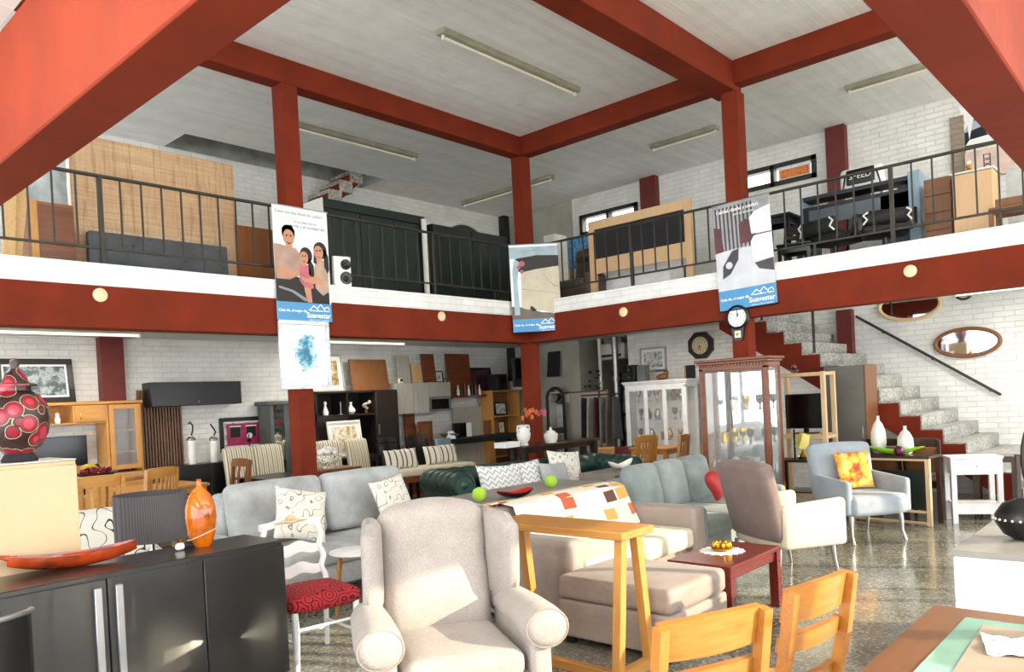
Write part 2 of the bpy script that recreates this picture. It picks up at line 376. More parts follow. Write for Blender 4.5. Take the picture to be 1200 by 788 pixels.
    def rbox(s, c, size, r, puff=(0, 0, 0), n=4, warp=None):       # rounded, optionally puffed box
        h = [a/2 for a in size]; r = min(r, *[a*.98 for a in h])
        def axis(a):
            inn = a-r; L = [-a, -a+.586*r, -a+r]
            if inn > 1e-4: L += [-inn+2*inn*i/n for i in range(1, n)] + [inn]
            else: L = [-a, -a+.586*r, 0]
            return L + [a-.414*r if inn <= 1e-4 else inn+.414*r, a]
        A = [axis(a) for a in h]; vs = []; fs = []; key = {}
        def vert(p):
            k = tuple(round(x, 6) for x in p)
            if k in key: return key[k]
            q = [max(-(h[i]-r), min(h[i]-r, p[i])) for i in range(3)]
            d = Vector([p[i]-q[i] for i in range(3)])
            o = Vector(q)+(d.normalized()*r if d.length > 1e-9 else d)
            cc = [p[i]/h[i] for i in range(3)]
            for i in range(3):
                if puff[i]: o[i] += puff[i]*cc[i]*(1-cc[(i+1) % 3]**2)*(1-cc[(i+2) % 3]**2)
            if warp: o = Vector(warp(o))
            key[k] = len(vs); vs.append(o+Vector(c)); return key[k]
        for a in range(3):
            b_, c_ = (a+1) % 3, (a+2) % 3
            for e in (-1, 1):
                for i in range(len(A[b_])-1):
                    for j in range(len(A[c_])-1):
                        ids = []
                        for di, dj in ((0, 0), (1, 0), (1, 1), (0, 1)):
                            p = [0]*3; p[a] = e*h[a]; p[b_] = A[b_][i+di]; p[c_] = A[c_][j+dj]; ids.append(vert(p))
                        fs.append(tuple(ids) if e > 0 else tuple(reversed(ids)))
        return s.add(vs, fs)
    def pillow(s, w, h, t, n=10):                                   # in the xz plane, centre at origin
        vs = []; fs = []
        for sd in (-1, 1):
            k = len(vs)
            for i in range(n+1):
                for j in range(n+1):
                    u, v = math.sin(PI/2*(-1+2*i/n)), math.sin(PI/2*(-1+2*j/n))
                    vs.append((w/2*u*(1-.07*(1-v*v)), sd*t/2*max(0, (1-u*u)*(1-v*v))**.42, h/2*v*(1-.07*(1-u*u))))
            for i in range(n):
                for j in range(n):
                    q = (k+i*(n+1)+j, k+(i+1)*(n+1)+j, k+(i+1)*(n+1)+j+1, k+i*(n+1)+j+1)
                    fs.append(q if sd < 0 else tuple(reversed(q)))
        return s.add(vs, fs)
    def grid(s, fn, nu, nv, thick=0.01):
        P = [[Vector(fn(i/nu, j/nv)) for j in range(nv+1)] for i in range(nu+1)]
        N = [[None]*(nv+1) for _ in range(nu+1)]
        for i in range(nu+1):
            for j in range(nv+1):
                a = P[min(i+1, nu)][j]-P[max(i-1, 0)][j]; b = P[i][min(j+1, nv)]-P[i][max(j-1, 0)]
                N[i][j] = a.cross(b).normalized()
        W = nv+1; vs = [P[i][j] for i in range(nu+1) for j in range(W)]+[P[i][j]-N[i][j]*thick for i in range(nu+1) for j in range(W)]
        K = (nu+1)*W; fs = []
        for i in range(nu):
            for j in range(nv):
                q = (i*W+j, (i+1)*W+j, (i+1)*W+j+1, i*W+j+1); fs += [q, tuple(K+x for x in reversed(q))]
        for i in range(nu): fs += [(i*W, K+i*W, K+(i+1)*W, (i+1)*W), ((i+1)*W+nv, K+(i+1)*W+nv, K+i*W+nv, i*W+nv)]
        for j in range(nv): fs += [(j+1, K+j+1, K+j, j), (nu*W+j, K+nu*W+j, K+nu*W+j+1, nu*W+j+1)]
        return s.add(vs, fs)
    def mesh(s, name, mat, ang=42):
        me = bpy.data.meshes.new(name); me.from_pydata(s.v, [], s.f); me.update()
        me.materials.append(mat); me.shade_smooth(); me.set_sharp_from_angle(angle=R(ang)); return me
def part(name, mb, mat, parent=None, label=None, kind=None):
    o = bpy.data.objects.new(name, mb.mesh(name, M[mat] if isinstance(mat, str) else mat)); COL.objects.link(o); o.parent = parent
    if label: o['label'] = label
    if kind: o['kind'] = kind
    return o
def thing(name, label, cat, loc=(0, 0, 0), rz=0, group=None, tilt=None):
    o = bpy.data.objects.new(name, None); COL.objects.link(o); o.empty_display_size = .1
    o.location = loc; o.rotation_euler = (R(tilt[0]) if tilt else 0, R(tilt[1]) if tilt else 0, R(rz))
    o['label'] = label; o['category'] = cat
    if group: o['group'] = group
    return o
def solo(name, mb, mat, label, cat, loc=(0, 0, 0), rz=0, group=None, rot=None):
    o = part(name, mb, mat); o.location = loc; o.rotation_euler = [R(a) for a in rot] if rot else (0, 0, R(rz))
    o['label'] = label; o['category'] = cat
    if group: o['group'] = group
    return o
def struct(name, mb, mat, parent=None):
    o = part(name, mb, mat, parent)
    if parent is None: o['kind'] = 'structure'
    return o
def dup(root, loc, rz, label=None, group=None, scale=None):
    def cp(o, p):
        c = o.copy(); COL.objects.link(c); c.parent = p
        for ch in list(o.children): cp(ch, c)
        return c
    r = cp(root, None); r.location = loc; r.rotation_euler = (0, 0, R(rz))
    if label: r['label'] = label
    if group: r['group'] = group
    if scale: r.scale = scale
    return r
def ell(cx, cz, rx, rz, n=18): return [(cx+rx*math.cos(2*PI*i/n), cz+rz*math.sin(2*PI*i/n)) for i in range(n)]
def rect(x0, x1, z0, z1): return [(x0, z0), (x1, z0), (x1, z1), (x0, z1)]
def flat(name, polys, y, mat, parent, label=None):                  # printed shapes lying on a face that looks towards -y
    b = MB()
    for p in polys: b.prism(p, y, y-.0012)
    return part(name, b, mat, parent, label)
def text(s, size, mat, parent, x, y, z, align='CENTER', name='lettering', bold=0):
    c = bpy.data.curves.new(name, 'FONT'); c.body = s; c.size = size; c.align_x = align; c.align_y = 'CENTER'; c.extrude = .0006; c.offset = bold; c.resolution_u = 3
    t = bpy.data.objects.new(name, c); COL.objects.link(t)
    dg = bpy.context.evaluated_depsgraph_get(); me = bpy.data.meshes.new_from_object(t.evaluated_get(dg))
    bpy.data.objects.remove(t); me.transform(Matrix.Translation((x, y, z)) @ Matrix.Rotation(PI/2, 4, 'X'))
    me.materials.clear(); me.materials.append(M[mat]); me.name = name
    o = bpy.data.objects.new(name, me); COL.objects.link(o); o.parent = parent; return o
# ---------------------------------------------------------------- furniture kits (front looks towards -y, origin on the floor)
def legs4(t, w, d, h, mat, r=.02, r2=None, inset=.0, name='leg', round_=False, z0=0, splay=0):
    for sx in (-1, 1):
        for sy in (-1, 1):
            x, y = sx*(w/2-inset), sy*(d/2-inset); b = MB()
            if round_: b.tube([(x, y, h), (x+sx*splay, y+sy*splay, z0)], [r, r2 or r], 10)
            else: b.bar((x+sx*splay, y+sy*splay, z0), (x, y, h), (r2 or r)*2, (r2 or r)*2, r*2, r*2, up=(0, 1, 0))
            part(name, b, mat, t)
def chair(name, label, loc, rz, mat, seat=None, w=.44, d=.44, sh=.45, h=.92, back='slats', n=5, group=None, rake=.07, pad=0):
    t = thing(name, label, 'chair', loc, rz, group)
    b = MB(); th = .05 if pad else .03
    if pad: b.rbox((0, 0, sh-th/2+.012), (w, d, th+.03), .03, (0, 0, .015))
    else: b.box(-w/2, w/2, -d/2, d/2, sh-th, sh, .012)
    part('seat', b, seat or mat, t)
    b = MB()
    for sx in (-1, 1): b.box(sx*(w/2-.045)-.01, sx*(w/2-.045)+.01, -d/2+.06, d/2-.06, sh-.11, sh-.03 if not pad else sh-.05)
    for sy in (-1, 1): b.box(-w/2+.05, w/2-.05, sy*(d/2-.045)-.01, sy*(d/2-.045)+.01, sh-.11, sh-.03 if not pad else sh-.05)
    part('apron', b, mat, t)
    for sx in (-1, 1):
        b = MB(); b.bar((sx*(w/2-.035), -d/2+.035, 0), (sx*(w/2-.035), -d/2+.035, sh-.03), .03, .03, .042, .042); part('leg', b, mat, t)
        b = MB(); X = sx*(w/2-.028); P = [(X, d/2+.03, 0), (X, d/2-.02, sh), (X, d/2+rake*.5, (sh+h)/2), (X, d/2+rake, h)]
        for i in range(3): b.bar(P[i], P[i+1], .034, .042)
        part('leg', b, mat, t)
    y = lambda z: d/2-.02+(rake+.02)*(z-sh)/(h-sh); cv = .035
    def rail(z0, z1, nm, mt=mat, k=cv):
        b = MB(); zc = (z0+z1)/2
        b.grid(lambda u, v: ((u-.5)*(w-.05), y(zc)+k*(1-(2*u-1)**2)+(v-.5)*(y(z1)-y(z0))-.012, z0+(z1-z0)*v+.012*(1-(2*u-1)**2)*(1 if v > .5 else 0)), 8, 2, -.024); return part(nm, b, mt, t)
    if back == 'slats':
        rail(h-.09, h+.005, 'top_rail'); rail(sh+.1, sh+.14, 'lower_rail')
        for i in range(n):
            x = (i-(n-1)/2)*(w-.09)/n; k = cv*(1-(2*x/(w-.05))**2); b = MB()
            b.bar((x, y(sh+.13)+k, sh+.13), (x, y(h-.08)+k, h-.08), .034, .012, up=(1, 0, 0)) if False else b.bar((x, y(sh+.13)+k, sh+.13), (x, y(h-.08)+k, h-.08), .012, .034, up=(1, 0, 0))
            part('slat', b, mat, t)
    elif back == 'rails':
        rail(h-.115, h+.005, 'top_rail'); rail(h-.225, h-.17, 'back_rail'); rail(sh+.06, sh+.1, 'lower_rail')
    elif back == 'panel':
        rail(h-.07, h+.005, 'top_rail'); rail(sh+.08, h-.1, 'back_panel', seat or mat)
    elif back == 'pad':
        b = MB(); b.M = Matrix.Translation((0, d/2+.0, (sh+h)/2+.02)) @ Matrix.Rotation(R(-6), 4, 'X')
        b.rbox((0, 0, 0), (w-.02, .07, h-sh-.02), .03, (0, .02, 0)); part('backrest', b, seat or mat, t)
    return t
def parsons(name, label, loc, rz, fab, legm, w=.46, d=.5, h=1.0, group=None):   # fully upholstered dining chair
    t = thing(name, label, 'chair', loc, rz, group)
    part('seat', MB().rbox((0, 0, .42), (w, d, .12), .04, (0, 0, .02)), fab, t)
    b = MB(); b.M = Matrix.Translation((0, d/2-.03, (.40+h)/2)) @ Matrix.Rotation(R(-7), 4, 'X')
    b.rbox((0, 0, 0), (w, .09, h-.40), .04, (0, .01, .02), warp=lambda p: (p[0]*(1+.12*(p[2])), p[1]+.12*p[2]**2, p[2])); part('backrest', b, fab, t)
    legs4(t, w-.04, d-.04, .37, legm, .02, .015, .02)
    return t
def table(name, label, loc, rz, w, d, h, top, legm, th=.035, leg=.03, apron=.07, cat='table', group=None, inset=.03):
    t = thing(name, label, cat, loc, rz, group)
    part('tabletop', MB().box(-w/2, w/2, -d/2, d/2, h-th, h, .006), top, t)
    if apron:
        b = MB(); i = inset+leg
        for s in (-1, 1): b.box(-w/2+i, w/2-i, s*(d/2-i)-.011, s*(d/2-i)+.011, h-th-apron, h-th, 0); b.box(s*(w/2-i)-.011, s*(w/2-i)+.011, -d/2+i, d/2-i, h-th-apron, h-th, 0)
        part('apron', b, legm, t)
    legs4(t, w, d, h-th, legm, leg, None, inset+leg)
    return t
def cabinet(name, label, loc, rz, w, d, h, mat, doors=2, doorm=None, handle='steel', z0=.06, gap=.004, cat='cabinet', group=None, hz=None, drawers=0, top=None):
    t = thing(name, label, cat, loc, rz, group)
    part('body', MB().box(-w/2, w/2, -d/2+.02, d/2, z0, h, .004), mat, t)
    if z0: part('plinth', MB().box(-w/2+.03, w/2-.03, -d/2+.05, d/2-.02, 0, z0, 0), 'matblack', t)
    if top: part('worktop', MB().box(-w/2-.015, w/2+.015, -d/2-.005, d/2, h, h+.025, .004), top, t)
    for i in range(doors):
        x0 = -w/2+w*i/doors; x1 = x0+w/doors
        o = part('door', MB().box(x0+gap, x1-gap, -d/2, -d/2+.019, z0+gap, h-gap, .003), doorm or mat, t)
        if handle:
            hx = x1-.035 if i % 2 == 0 else x0+.035; zc = hz or (h*.55)
            part('handle', MB().box(hx-.006, hx+.006, -d/2-.022, -d/2, zc-.07, zc+.07, .003), handle, o)
    for i in range(drawers):
        a = z0+(h-z0)*i/drawers; c = z0+(h-z0)*(i+1)/drawers
        o = part('drawer', MB().box(-w/2+gap, w/2-gap, -d/2, -d/2+.019, a+gap, c-gap, .003), doorm or mat, t)
        if handle: part('handle', MB().box(-.06, .06, -d/2-.02, -d/2, (a+c)/2-.006, (a+c)/2+.006, .003), handle, o)
    return t
def sofa(name, label, loc, rz, w, d, fab, h=.85, seat=.45, aw=.18, ah=.6, n=2, cush=None, backh=None, legm='matblack', backn=None, base=.12, arm_r=.05, bt=.2):
    t = thing(name, label, 'sofa', loc, rz); iw = w-2*aw
    part('base', MB().rbox((0, .02, (base+seat-.14)/2), (w-.02, d-.06, seat-.14-base), .02), fab, t)
    part('back', MB().rbox((0, d/2-bt/2, (base+h)/2), (w-2*aw+.02, bt, h-base), .05), fab, t)
    for sx in (-1, 1): part('arm', MB().rbox((sx*(w/2-aw/2), 0, (base*.5+ah)/2), (aw, d, ah-base*.5), arm_r), fab, t)
    for i in range(n):
        cw = iw/n; part('seat_cushion', MB().rbox((-iw/2+cw*(i+.5), -bt/2-.01, seat-.07), (cw-.008, d-bt-.02, .15), .045, (0, 0, .02)), cush or fab, t)
    bn = backn if backn is not None else n
    for i in range(bn):
        cw = iw/bn; b = MB(); b.M = Matrix.Translation((-iw/2+cw*(i+.5), d/2-bt-.08, seat+(h-seat)/2+.05)) @ Matrix.Rotation(R(-11), 4, 'X')
        b.rbox((0, 0, 0), (cw-.012, .17, (backh or h-seat+.06)), .07, (0, .035, .01)); part('back_cushion', b, cush or fab, t)
    legs4(t, w, d, base*.5+.02, legm, .025, None, .08)
    return t
def pillow(name, label, mat, loc, rz, size=.42, tilt=-18, t=.15, roll=0, cat='cushion', group=None, w=None):
    b = MB(); b.M = Matrix.Rotation(R(tilt), 4, 'X') @ Matrix.Rotation(R(roll), 4, 'Y'); b.pillow(w or size, size, t)
    zmin = min(v[2] for v in b.v); b.v = [(x, y, z-zmin) for x, y, z in b.v]
    return solo(name, b, mat, label, cat, loc, rz, group)
def framed(name, label, loc, rz, w, h, frame, art, fw=.04, mat_w=0, tilt=0, cat='picture', group=None, extra=None, th=.03):
    t = thing(name, label, cat, loc, rz, group, tilt=(tilt, 0))
    b = MB(); b.box(-w/2, w/2, -th, 0, 0, fw); b.box(-w/2, w/2, -th, 0, h-fw, h); b.box(-w/2, -w/2+fw, -th, 0, fw, h-fw); b.box(w/2-fw, w/2, -th, 0, fw, h-fw)
    part('frame', b, frame, t)
    part('backing', MB().box(-w/2+fw, w/2-fw, -.012, -.002, fw, h-fw, 0), 'paper' if mat_w else art, t)
    if mat_w: part('print', MB().box(-w/2+fw+mat_w, w/2-fw-mat_w, -.015, -.011, fw+mat_w, h-fw-mat_w, 0), art, t)
    if extra: extra(t, w, h)
    return t
def leaning(name, label, loc, rz, w, h, th, mat, tilt=-8, cat='board', group=None):
    b = MB(); b.M = Matrix.Rotation(R(tilt), 4, 'X'); b.box(-w/2, w/2, -th, 0, 0, h, .004)
    zmin = min(v[2] for v in b.v); b.v = [(x, y, z-zmin) for x, y, z in b.v]
    return solo(name, b, mat, label, cat, loc, rz, group)
def vase(name, label, mat, loc, prof, cat='vase', seg=24, sx=1, sy=1, group=None):
    return solo(name, MB().lathe(prof, seg, sx, sy), mat, label, cat, loc, 0, group)
# ================================================================ THE BUILDING
XW, YW, XL, YF = 12.2, 10.8, -2.2, -1.8          # right wall, back wall, open left side, front facade
CX0, CY0 = 8.7, 7.3                              # inner faces of the mezzanine
ZS, ZM, ZC = 2.72, 2.86, 5.48                    # soffit, mezzanine floor, ceiling
struct('floor', MB().box(XL-.6, XW+2.4, YF-.6, YW+2.2, -.15, 0, 0), 'floor')
AY0, AY1 = 7.88, 9.0                             # opening in the right wall under the mezzanine
b = MB(); b.box(XL, XW+2.2, YW, YW+.2, 0, ZC, 0); struct('wall_back', b, 'white_brick')
b = MB(); X0, X1 = XW, XW+.2
def wallx(y0, y1, z0, z1): b.box(X0, X1, y0, y1, z0, z1, 0)
W1a, W1b = PX(952, 183, XW), PX(860, 235, XW)    # upper windows
W2a, W2b = PX(747, 240, XW), PX(682, 290, XW)
w1 = (PX(957, 195, XW).y, PX(858, 215, XW).y, (PX(957.5, 208, XW).z+PX(880, 225, XW).z)/2, (PX(956, 181.7, XW).z+PX(880, 200, XW).z)/2); w2 = (PX(747.5, 240, XW).y, PX(680, 255, XW).y, PX(684, 277, XW).z, (PX(746.7, 237.5, XW).z+PX(680, 253, XW).z)/2)
ys = [YF, w1[0], w1[1], AY0, AY1, YW]
wallx(YF, w1[0], 0, ZC); wallx(w1[0], w1[1], 0, w1[2]); wallx(w1[0], w1[1], w1[3], ZC); wallx(w1[1], w2[0], 0, ZC)
wallx(w2[0], AY0, 0, w2[2]); wallx(w2[0], AY0, w2[3], ZC)
wallx(AY0, w2[1], ZS, w2[2]); wallx(AY0, w2[1], w2[3], ZC); wallx(w2[1], AY1, ZS, ZC)
struct('wall_right', b, 'white_brick')
b = MB(); wallx(AY1, YW, 0, ZC); struct('wall_right_rear', b, 'grey_wall')
b = MB(); b.box(XW+.2, XW+2.4, AY1, AY1+.1, 0, ZS, 0); b.box(XW+2.2, XW+2.4, AY0-.4, AY1, 0, ZS, 0); b.box(XW+.2, XW+2.4, AY0-.5, AY0-.4, 0, ZS, 0); b.box(XW+.2, XW+2.4, AY0-.5, AY1+.1, ZS, ZS+.1, 0)
struct('wall_annex', b, 'grey_wall')
for i, (q, nm) in enumerate(((w1, 'window_1'), (w2, 'window_2'))):
    y0, y1, z0, z1 = q; f = MB(); t = .07
    for a in ((y0, y1, z0, z0+t), (y0, y1, z1-t, z1), (y0, y0+t, z0, z1), (y1-t, y1, z0, z1), ((y0+y1)/2-.03, (y0+y1)/2+.03, z0, z1)): f.box(XW-.04, XW+.1, a[0], a[1], a[2], a[3], 0)
    o = struct(nm, f, 'iron'); part('pane', MB().box(XW+.04, XW+.046, y0+t, y1-t, z0+t, z1-t, 0), 'glass', o)
# ceiling with the opening of the upper stair, a concrete shaft above it
hx0, hx1, hy0 = 5.0, 8.5, 10.15
b = MB(); b.box(XL-.2, XW+.2, YF-.2, hy0, ZC, ZC+.2, 0); b.box(XL-.2, hx0, hy0, YW+.2, ZC, ZC+.2, 0); b.box(hx1, XW+.2, hy0, YW+.2, ZC, ZC+.2, 0)
struct('ceiling', b, 'ceiling')
b = MB(); b.box(hx0-.15, hx0, hy0, YW+.2, ZC+.2, 7, 0); b.box(hx1, hx1+.15, hy0, YW+.2, ZC+.2, 7, 0); b.box(hx0-.15, hx1+.15, hy0-.15, hy0, ZC+.2, 7, 0); b.box(hx0-.15, hx1+.15, YW, YW+.2, ZC, 7, 0); b.box(hx0-.15, hx1+.15, hy0-.15, YW+.2, 7, 7.1, 0)
struct('wall_stair_shaft', b, 'concrete')
# mezzanine slabs
sy0, sy1, sx0 = 2.4, 4.85, 10.3
b = MB(); b.box(XL, XW, CY0+.1, YW, ZS, ZM, 0); b.box(CX0+.1, sx0, YF, CY0+.1, ZS, ZM, 0); b.box(sx0, XW, YF, sy0, ZS, ZM, 0); b.box(sx0, XW, sy1, CY0+.1, ZS, ZM, 0)
b.box(XL, .76, YF, CY0+.1, 2.84, 2.96, 0); b.box(.76, CX0+.1, YF, .37, 2.84, 2.96, 0)
struct('floor_mezzanine', b, 'soffit')
def beam(nm, x0, x1, y0, y1, z0, z1, mt='red'): return struct(nm, MB().box(x0, x1, y0, y1, z0, z1, .006), mt)
ZB, ZT, ZK = 2.445, 2.83, 3.035
beam('trim_1', XL, CX0+.2, CY0, CY0+.2, ZB, ZT); beam('trim_2', CX0, CX0+.2, YF, CY0, ZB, ZT)
beam('trim_3', .765, .915, YF, CY0, ZB, 2.84); beam('trim_4', .915, CX0, .37, .535, ZB, 2.84)
b = MB(); b.box(XL, CX0+.2, CY0+.005, CY0+.15, ZT, ZK, .006); struct('trim_5', b, 'kerb_brick')
b = MB(); b.box(CX0+.005, CX0+.15, YF, CY0+.005, ZT, ZK, .006); struct('trim_6', b, 'kerb_brick')
beam('trim_7', XL, CX0+.2, CY0, CY0+.2, 5.2, ZC); beam('trim_8', CX0, CX0+.2, YF, CY0, 5.2, ZC); beam('trim_9', XL, CX0+.2, 3.98, 4.28, 5.13, ZC)
def column(nm, x0, x1, y0, y1, z0, z1, mt='red'): struct(nm, MB().box(x0, x1, y0, y1, z0, z1, .006), mt)
for i, (x0, y0) in enumerate(((4.712, CY0), (CX0, CY0), (CX0, 3.95))):
    column('trim_%d' % (10+2*i), x0, x0+.205, y0, y0+.2, 0, ZB); column('trim_%d' % (11+2*i), x0, x0+.205, y0+.16*(i < 2)*0, y0+.2, ZK if i != 1 else ZK, 5.2 if i < 2 else 5.13)
a, c = PY(113, 420, YW).x, PY(140, 420, YW).x; column('trim_16', a, c, YW-.16, YW, 0, ZS, 'darkred')
column('trim_17', XW-.14, XW, 3.86, 4.08, 0, ZS, 'darkred'); column('trim_18', XW-.14, XW, 3.84, 4.12, ZM, ZC, 'darkred'); column('trim_19', XW-.14, XW, 7.06, 7.38, ZM, ZC, 'darkred')
column('trim_20', PY(553, 420, YW).x+1.0, XW, YW-.16, YW, ZM, ZC, 'matblack')
column('trim_21', XW-.12, XW, YW-.14, YW, 0, ZS, 'matblack')
# front facade behind the camera: lintel wall above, mullions and transom below
b = MB(); b.box(XL, XW+.2, YF-.2, YF, 2.58, 3.15, 0); b.box(XL, XW+.2, YF-.2, YF, 5.25, ZC, 0); b.box(XL, XW+.2, YF-.2, YF, 0, .12, 0); struct('wall_front', b, 'facade')
fm = bpy.data.materials.new('added_light_diffuser'); fm.use_nodes = True; nt_ = fm.node_tree; nt_.nodes.remove(nt_.nodes['Principled BSDF']); tl = nt_.nodes.new('ShaderNodeBsdfTranslucent'); tl.inputs[0].default_value = (.85, .85, .83, 1); nt_.links.new(tl.outputs[0], nt_.nodes['Material Output'].inputs[0])  # translucent panes added out of view to brighten the ceiling
o = struct('window_added_diffuser', MB().box(XL, XW, YF-.12, YF-.08, 3.15, 3.2, 0).box(XL, XW, YF-.12, YF-.08, 5.2, 5.25, 0), 'iron'); part('pane', MB().box(XL, XW, YF-.105, YF-.1, 3.15, 5.25, 0), fm, o)
b = MB(); x = XL
while x < XW: b.box(x-.035, x+.035, YF-.12, YF-.02, .12, 2.58, 0); x += 1.25
for z in (.75,): b.box(XL, XW, YF-.1, YF-.04, z-.02, z+.02, 0)
struct('window_3', b, 'iron')
b = MB(); y = YF
while y < YW: b.box(XL-.1, XL, y-.04, y+.04, 0, ZC, 0); y += 1.8
b.box(XL-.1, XL, YF, YW, 2.7, 2.95, 0); struct('window_4', b, 'iron')
# ---------------------------------------------------------------- main stair along the right wall
RI, TR = .1695, .233
def nos(i): return 1.846+(i-4)*TR
xs = 10.35
ns = 17
b = MB()
for i in range(1, ns+1): b.box(xs, XW-.003, nos(i), nos(i)+TR+.03, RI*i-RI-.001, RI*i, .004)
st = thing('staircase', 'terrazzo staircase with red stringer rising along the white brick wall', 'stairs', (0, 0, 0))
part('steps', b, 'stair', st)
pl = [(nos(1)+.02, 0), (nos(1)+.3, 0), (nos(ns)+.24, RI*(ns-2)-.06), (nos(ns)+.24, RI*ns-.02)]
for i in range(ns, 0, -1): pl += [(nos(i)+.02, RI*i-.02), (nos(i)+.02, RI*(i-1)-.02 if i > 1 else 0)]
pl = pl[:3]+pl[3:-1]
part('stringer', MB().prism(pl, xs+.03, xs-.02, 'x'), 'red', st)
for i in (12, 15): part('rail_post', MB().tube([(xs+.04, nos(i)+.1, RI*i), (xs+.04, nos(i)+.1, RI*i+.85)], .018, 6), 'iron', st)
p0, p1 = PX(1003, 371, XW-.07), PX(1173, 463, XW-.07)
t = thing('handrail', 'slim dark iron handrail fixed to the wall above the stair', 'handrail', (0, 0, 0))
b = MB(); b.bar(p0, p1, .03, .035); part('rail', b, 'iron', t)
for k in (.2, .55, .93):
    q = p0.lerp(p1, k); part('bracket', MB().bar(q, (XW, q.y, q.z-.03), .03, .02), 'iron', t)
# upper stair at the back of the mezzanine
t = thing('upper_staircase', 'terrazzo upper staircase with red underside climbing behind the mezzanine wardrobes', 'stairs', (0, 0, 0))
q0, q1 = PY(381, 229, 10.0), PY(406.9, 206.7, 10.0)
ex, ez = (q1.x-q0.x)/2, (q1.z-q0.z)/2
b = MB(); i = 3
while True:
    x, z = q0.x+ex*i, q0.z+ez*i
    if z < ZM+.2: break
    if z < ZC+.6: b.box(x, x+ex+.03, 10.2, YW-.02, z-ez, z, .004)
    i -= 1
part('steps', b, 'stair', t)
g = lambda k, dz: (q0.x+ex*k+.05, q0.z+ez*k-dz)
part('stringer', MB().prism([g(i+1, .02), g(i+1, .3), g(3.5, .3), g(3.5, .02)], 10.23, YW-.05, 'y'), 'red', t)
# ---------------------------------------------------------------- balcony railings
def railing(nm, label, P0, P1, posts, step, stubs):
    P0, P1 = Vector(P0), Vector(P1); L = (P1-P0).length; d = (P1-P0)/L
    t = thing(nm, label, 'railing', P0); az = math.degrees(math.atan2(d.y, d.x)); t.rotation_euler.z = R(az)
    part('top_rail', MB().box(0, L, -.022, .022, 3.868-ZK-.025, 3.868-ZK, .004), 'iron', t)
    part('bottom_rail', MB().box(0, L, -.012, .012, 3.202-ZK-.022, 3.202-ZK, .003), 'iron', t)
    for p in posts: part('post', MB().box(p-.02, p+.02, -.02, .02, 0, 3.868-ZK-.02, .003), 'iron', t)
    for p in stubs: part('stub', MB().box(p-.012, p+.012, -.008, .008, 0, 3.202-ZK-.02, 0), 'iron', t)
    n = int(L/step)
    for i in range(n+1):
        x = i*step+(P0.x*0)
        if x > L or any(abs(x-p) < .06 for p in posts): continue
        part('baluster', MB().box(x-.0075, x+.0075, -.0075, .0075, 3.202-ZK-.01, 3.868-ZK-.02, 0), 'iron', t)
x0 = 2.5955-.194*7
railing('railing', 'dark iron balcony railing along the left mezzanine edge', (x0, CY0+.1, ZK), (CX0+.08, CY0+.1, ZK), [2.8-x0, 4.62-x0, 6.93-x0, 8.68-x0], .194, [3.78-x0, 5.9-x0, 8.1-x0])
y0 = 7.26
railing('railing', 'dark iron balcony railing along the right mezzanine edge', (CX0+.1, 7.28, ZK), (CX0+.1, .6, ZK), [7.28-PX(740, 300, CX0+.1).y, 7.28-PX(1046, 260, CX0+.1).y, 7.28-3.98], .1895, [7.28-PX(802, 310, CX0+.1).y, 7.28-PX(955, 290, CX0+.1).y, 7.28-PX(1172, 240, CX0+.1).y])
# ---------------------------------------------------------------- fluorescent fixtures and round beam lamps
def tube_light(label, a, c, z, group='fluorescent ceiling lights', power=0, aim=0):
    a, c = Vector((a[0], a[1], z)), Vector((c[0], c[1], z)); L = (c-a).length; az = math.degrees(math.atan2(c.y-a.y, c.x-a.x))
    t = thing('fluorescent_light', label, 'ceiling light', (a+c)/2, az, group)
    part('housing', MB().box(-L/2, L/2, -.06, .06, -.06, 0, .006), 'lampmetal', t)
    b = MB(); b.tube([(-L/2+.06, 0, -.085), (L/2-.06, 0, -.085)], .016, 8); part('tube', b, 'tube' if power else 'tube_dull', t)
    if power:
        l = bpy.data.lights.new('tube_glow', 'AREA'); l.shape = 'RECTANGLE'; l.size = L-.1; l.size_y = .05; l.energy = power; l.color = (1, .93, .82); lo = bpy.data.objects.new('tube_glow', l); COL.objects.link(lo); lo.parent = t; lo.location = (0, 0, -.11); lo.rotation_euler.x = R(aim)
    for s in (-1, 1): part('lamp_holder', MB().box(s*(L/2-.045)-.015, s*(L/2-.045)+.015, -.015, .015, -.11, -.06, .002), 'offwhite', t)
tube_light('long fluorescent light on the white ceiling over the atrium centre', (5.59, 5.69), (7.94, 5.69), ZC)
tube_light('fluorescent light above the dark wardrobes on the left mezzanine', (5.85, 8.85), (8.04, 8.85), ZC)
tube_light('fluorescent light behind the corner column on the upper ceiling', (10.6, 10.4), (10.6, 8.2), ZC)
tube_light('fluorescent light left of the right upper column over the framed panel', (10.62, 6.25), (10.62, 5.13), ZC)
tube_light('fluorescent light at upper right beside the salmon beam', (10.65, 3.34), (10.65, 2.0), ZC)
tube_light('fluorescent light under the mezzanine above the forest picture', (1.9, 9.6), (4.05, 9.6), ZS, power=38)
tube_light('fluorescent light under the mezzanine above the wide black cabinet', (6.6, 9.73), (8.41, 9.73), ZS, power=32)
tube_light('fluorescent light under the right mezzanine above the mirrors', (10.9, 2.3), (10.9, 1.2), ZS, power=26)
tube_light('added fill light hidden under the right mezzanine above the oak slat chairs', (10.4, 6.6), (10.4, 5.4), ZS, power=30)  # added fixture hidden by the beam, brightens the white display cabinet
tube_light('added unseen fill light under the near mezzanine beside the left salmon beam', (-.35, .9), (-.35, 2.9), 2.84, power=68, aim=-75)  # added outside the camera view, aimed to brighten the left near beam
tube_light('added unseen fill light under the near mezzanine beside the right salmon beam', (1.6, -.55), (3.8, -.55), 2.84, power=42, aim=75)  # likewise added out of view, brightens the right near beam
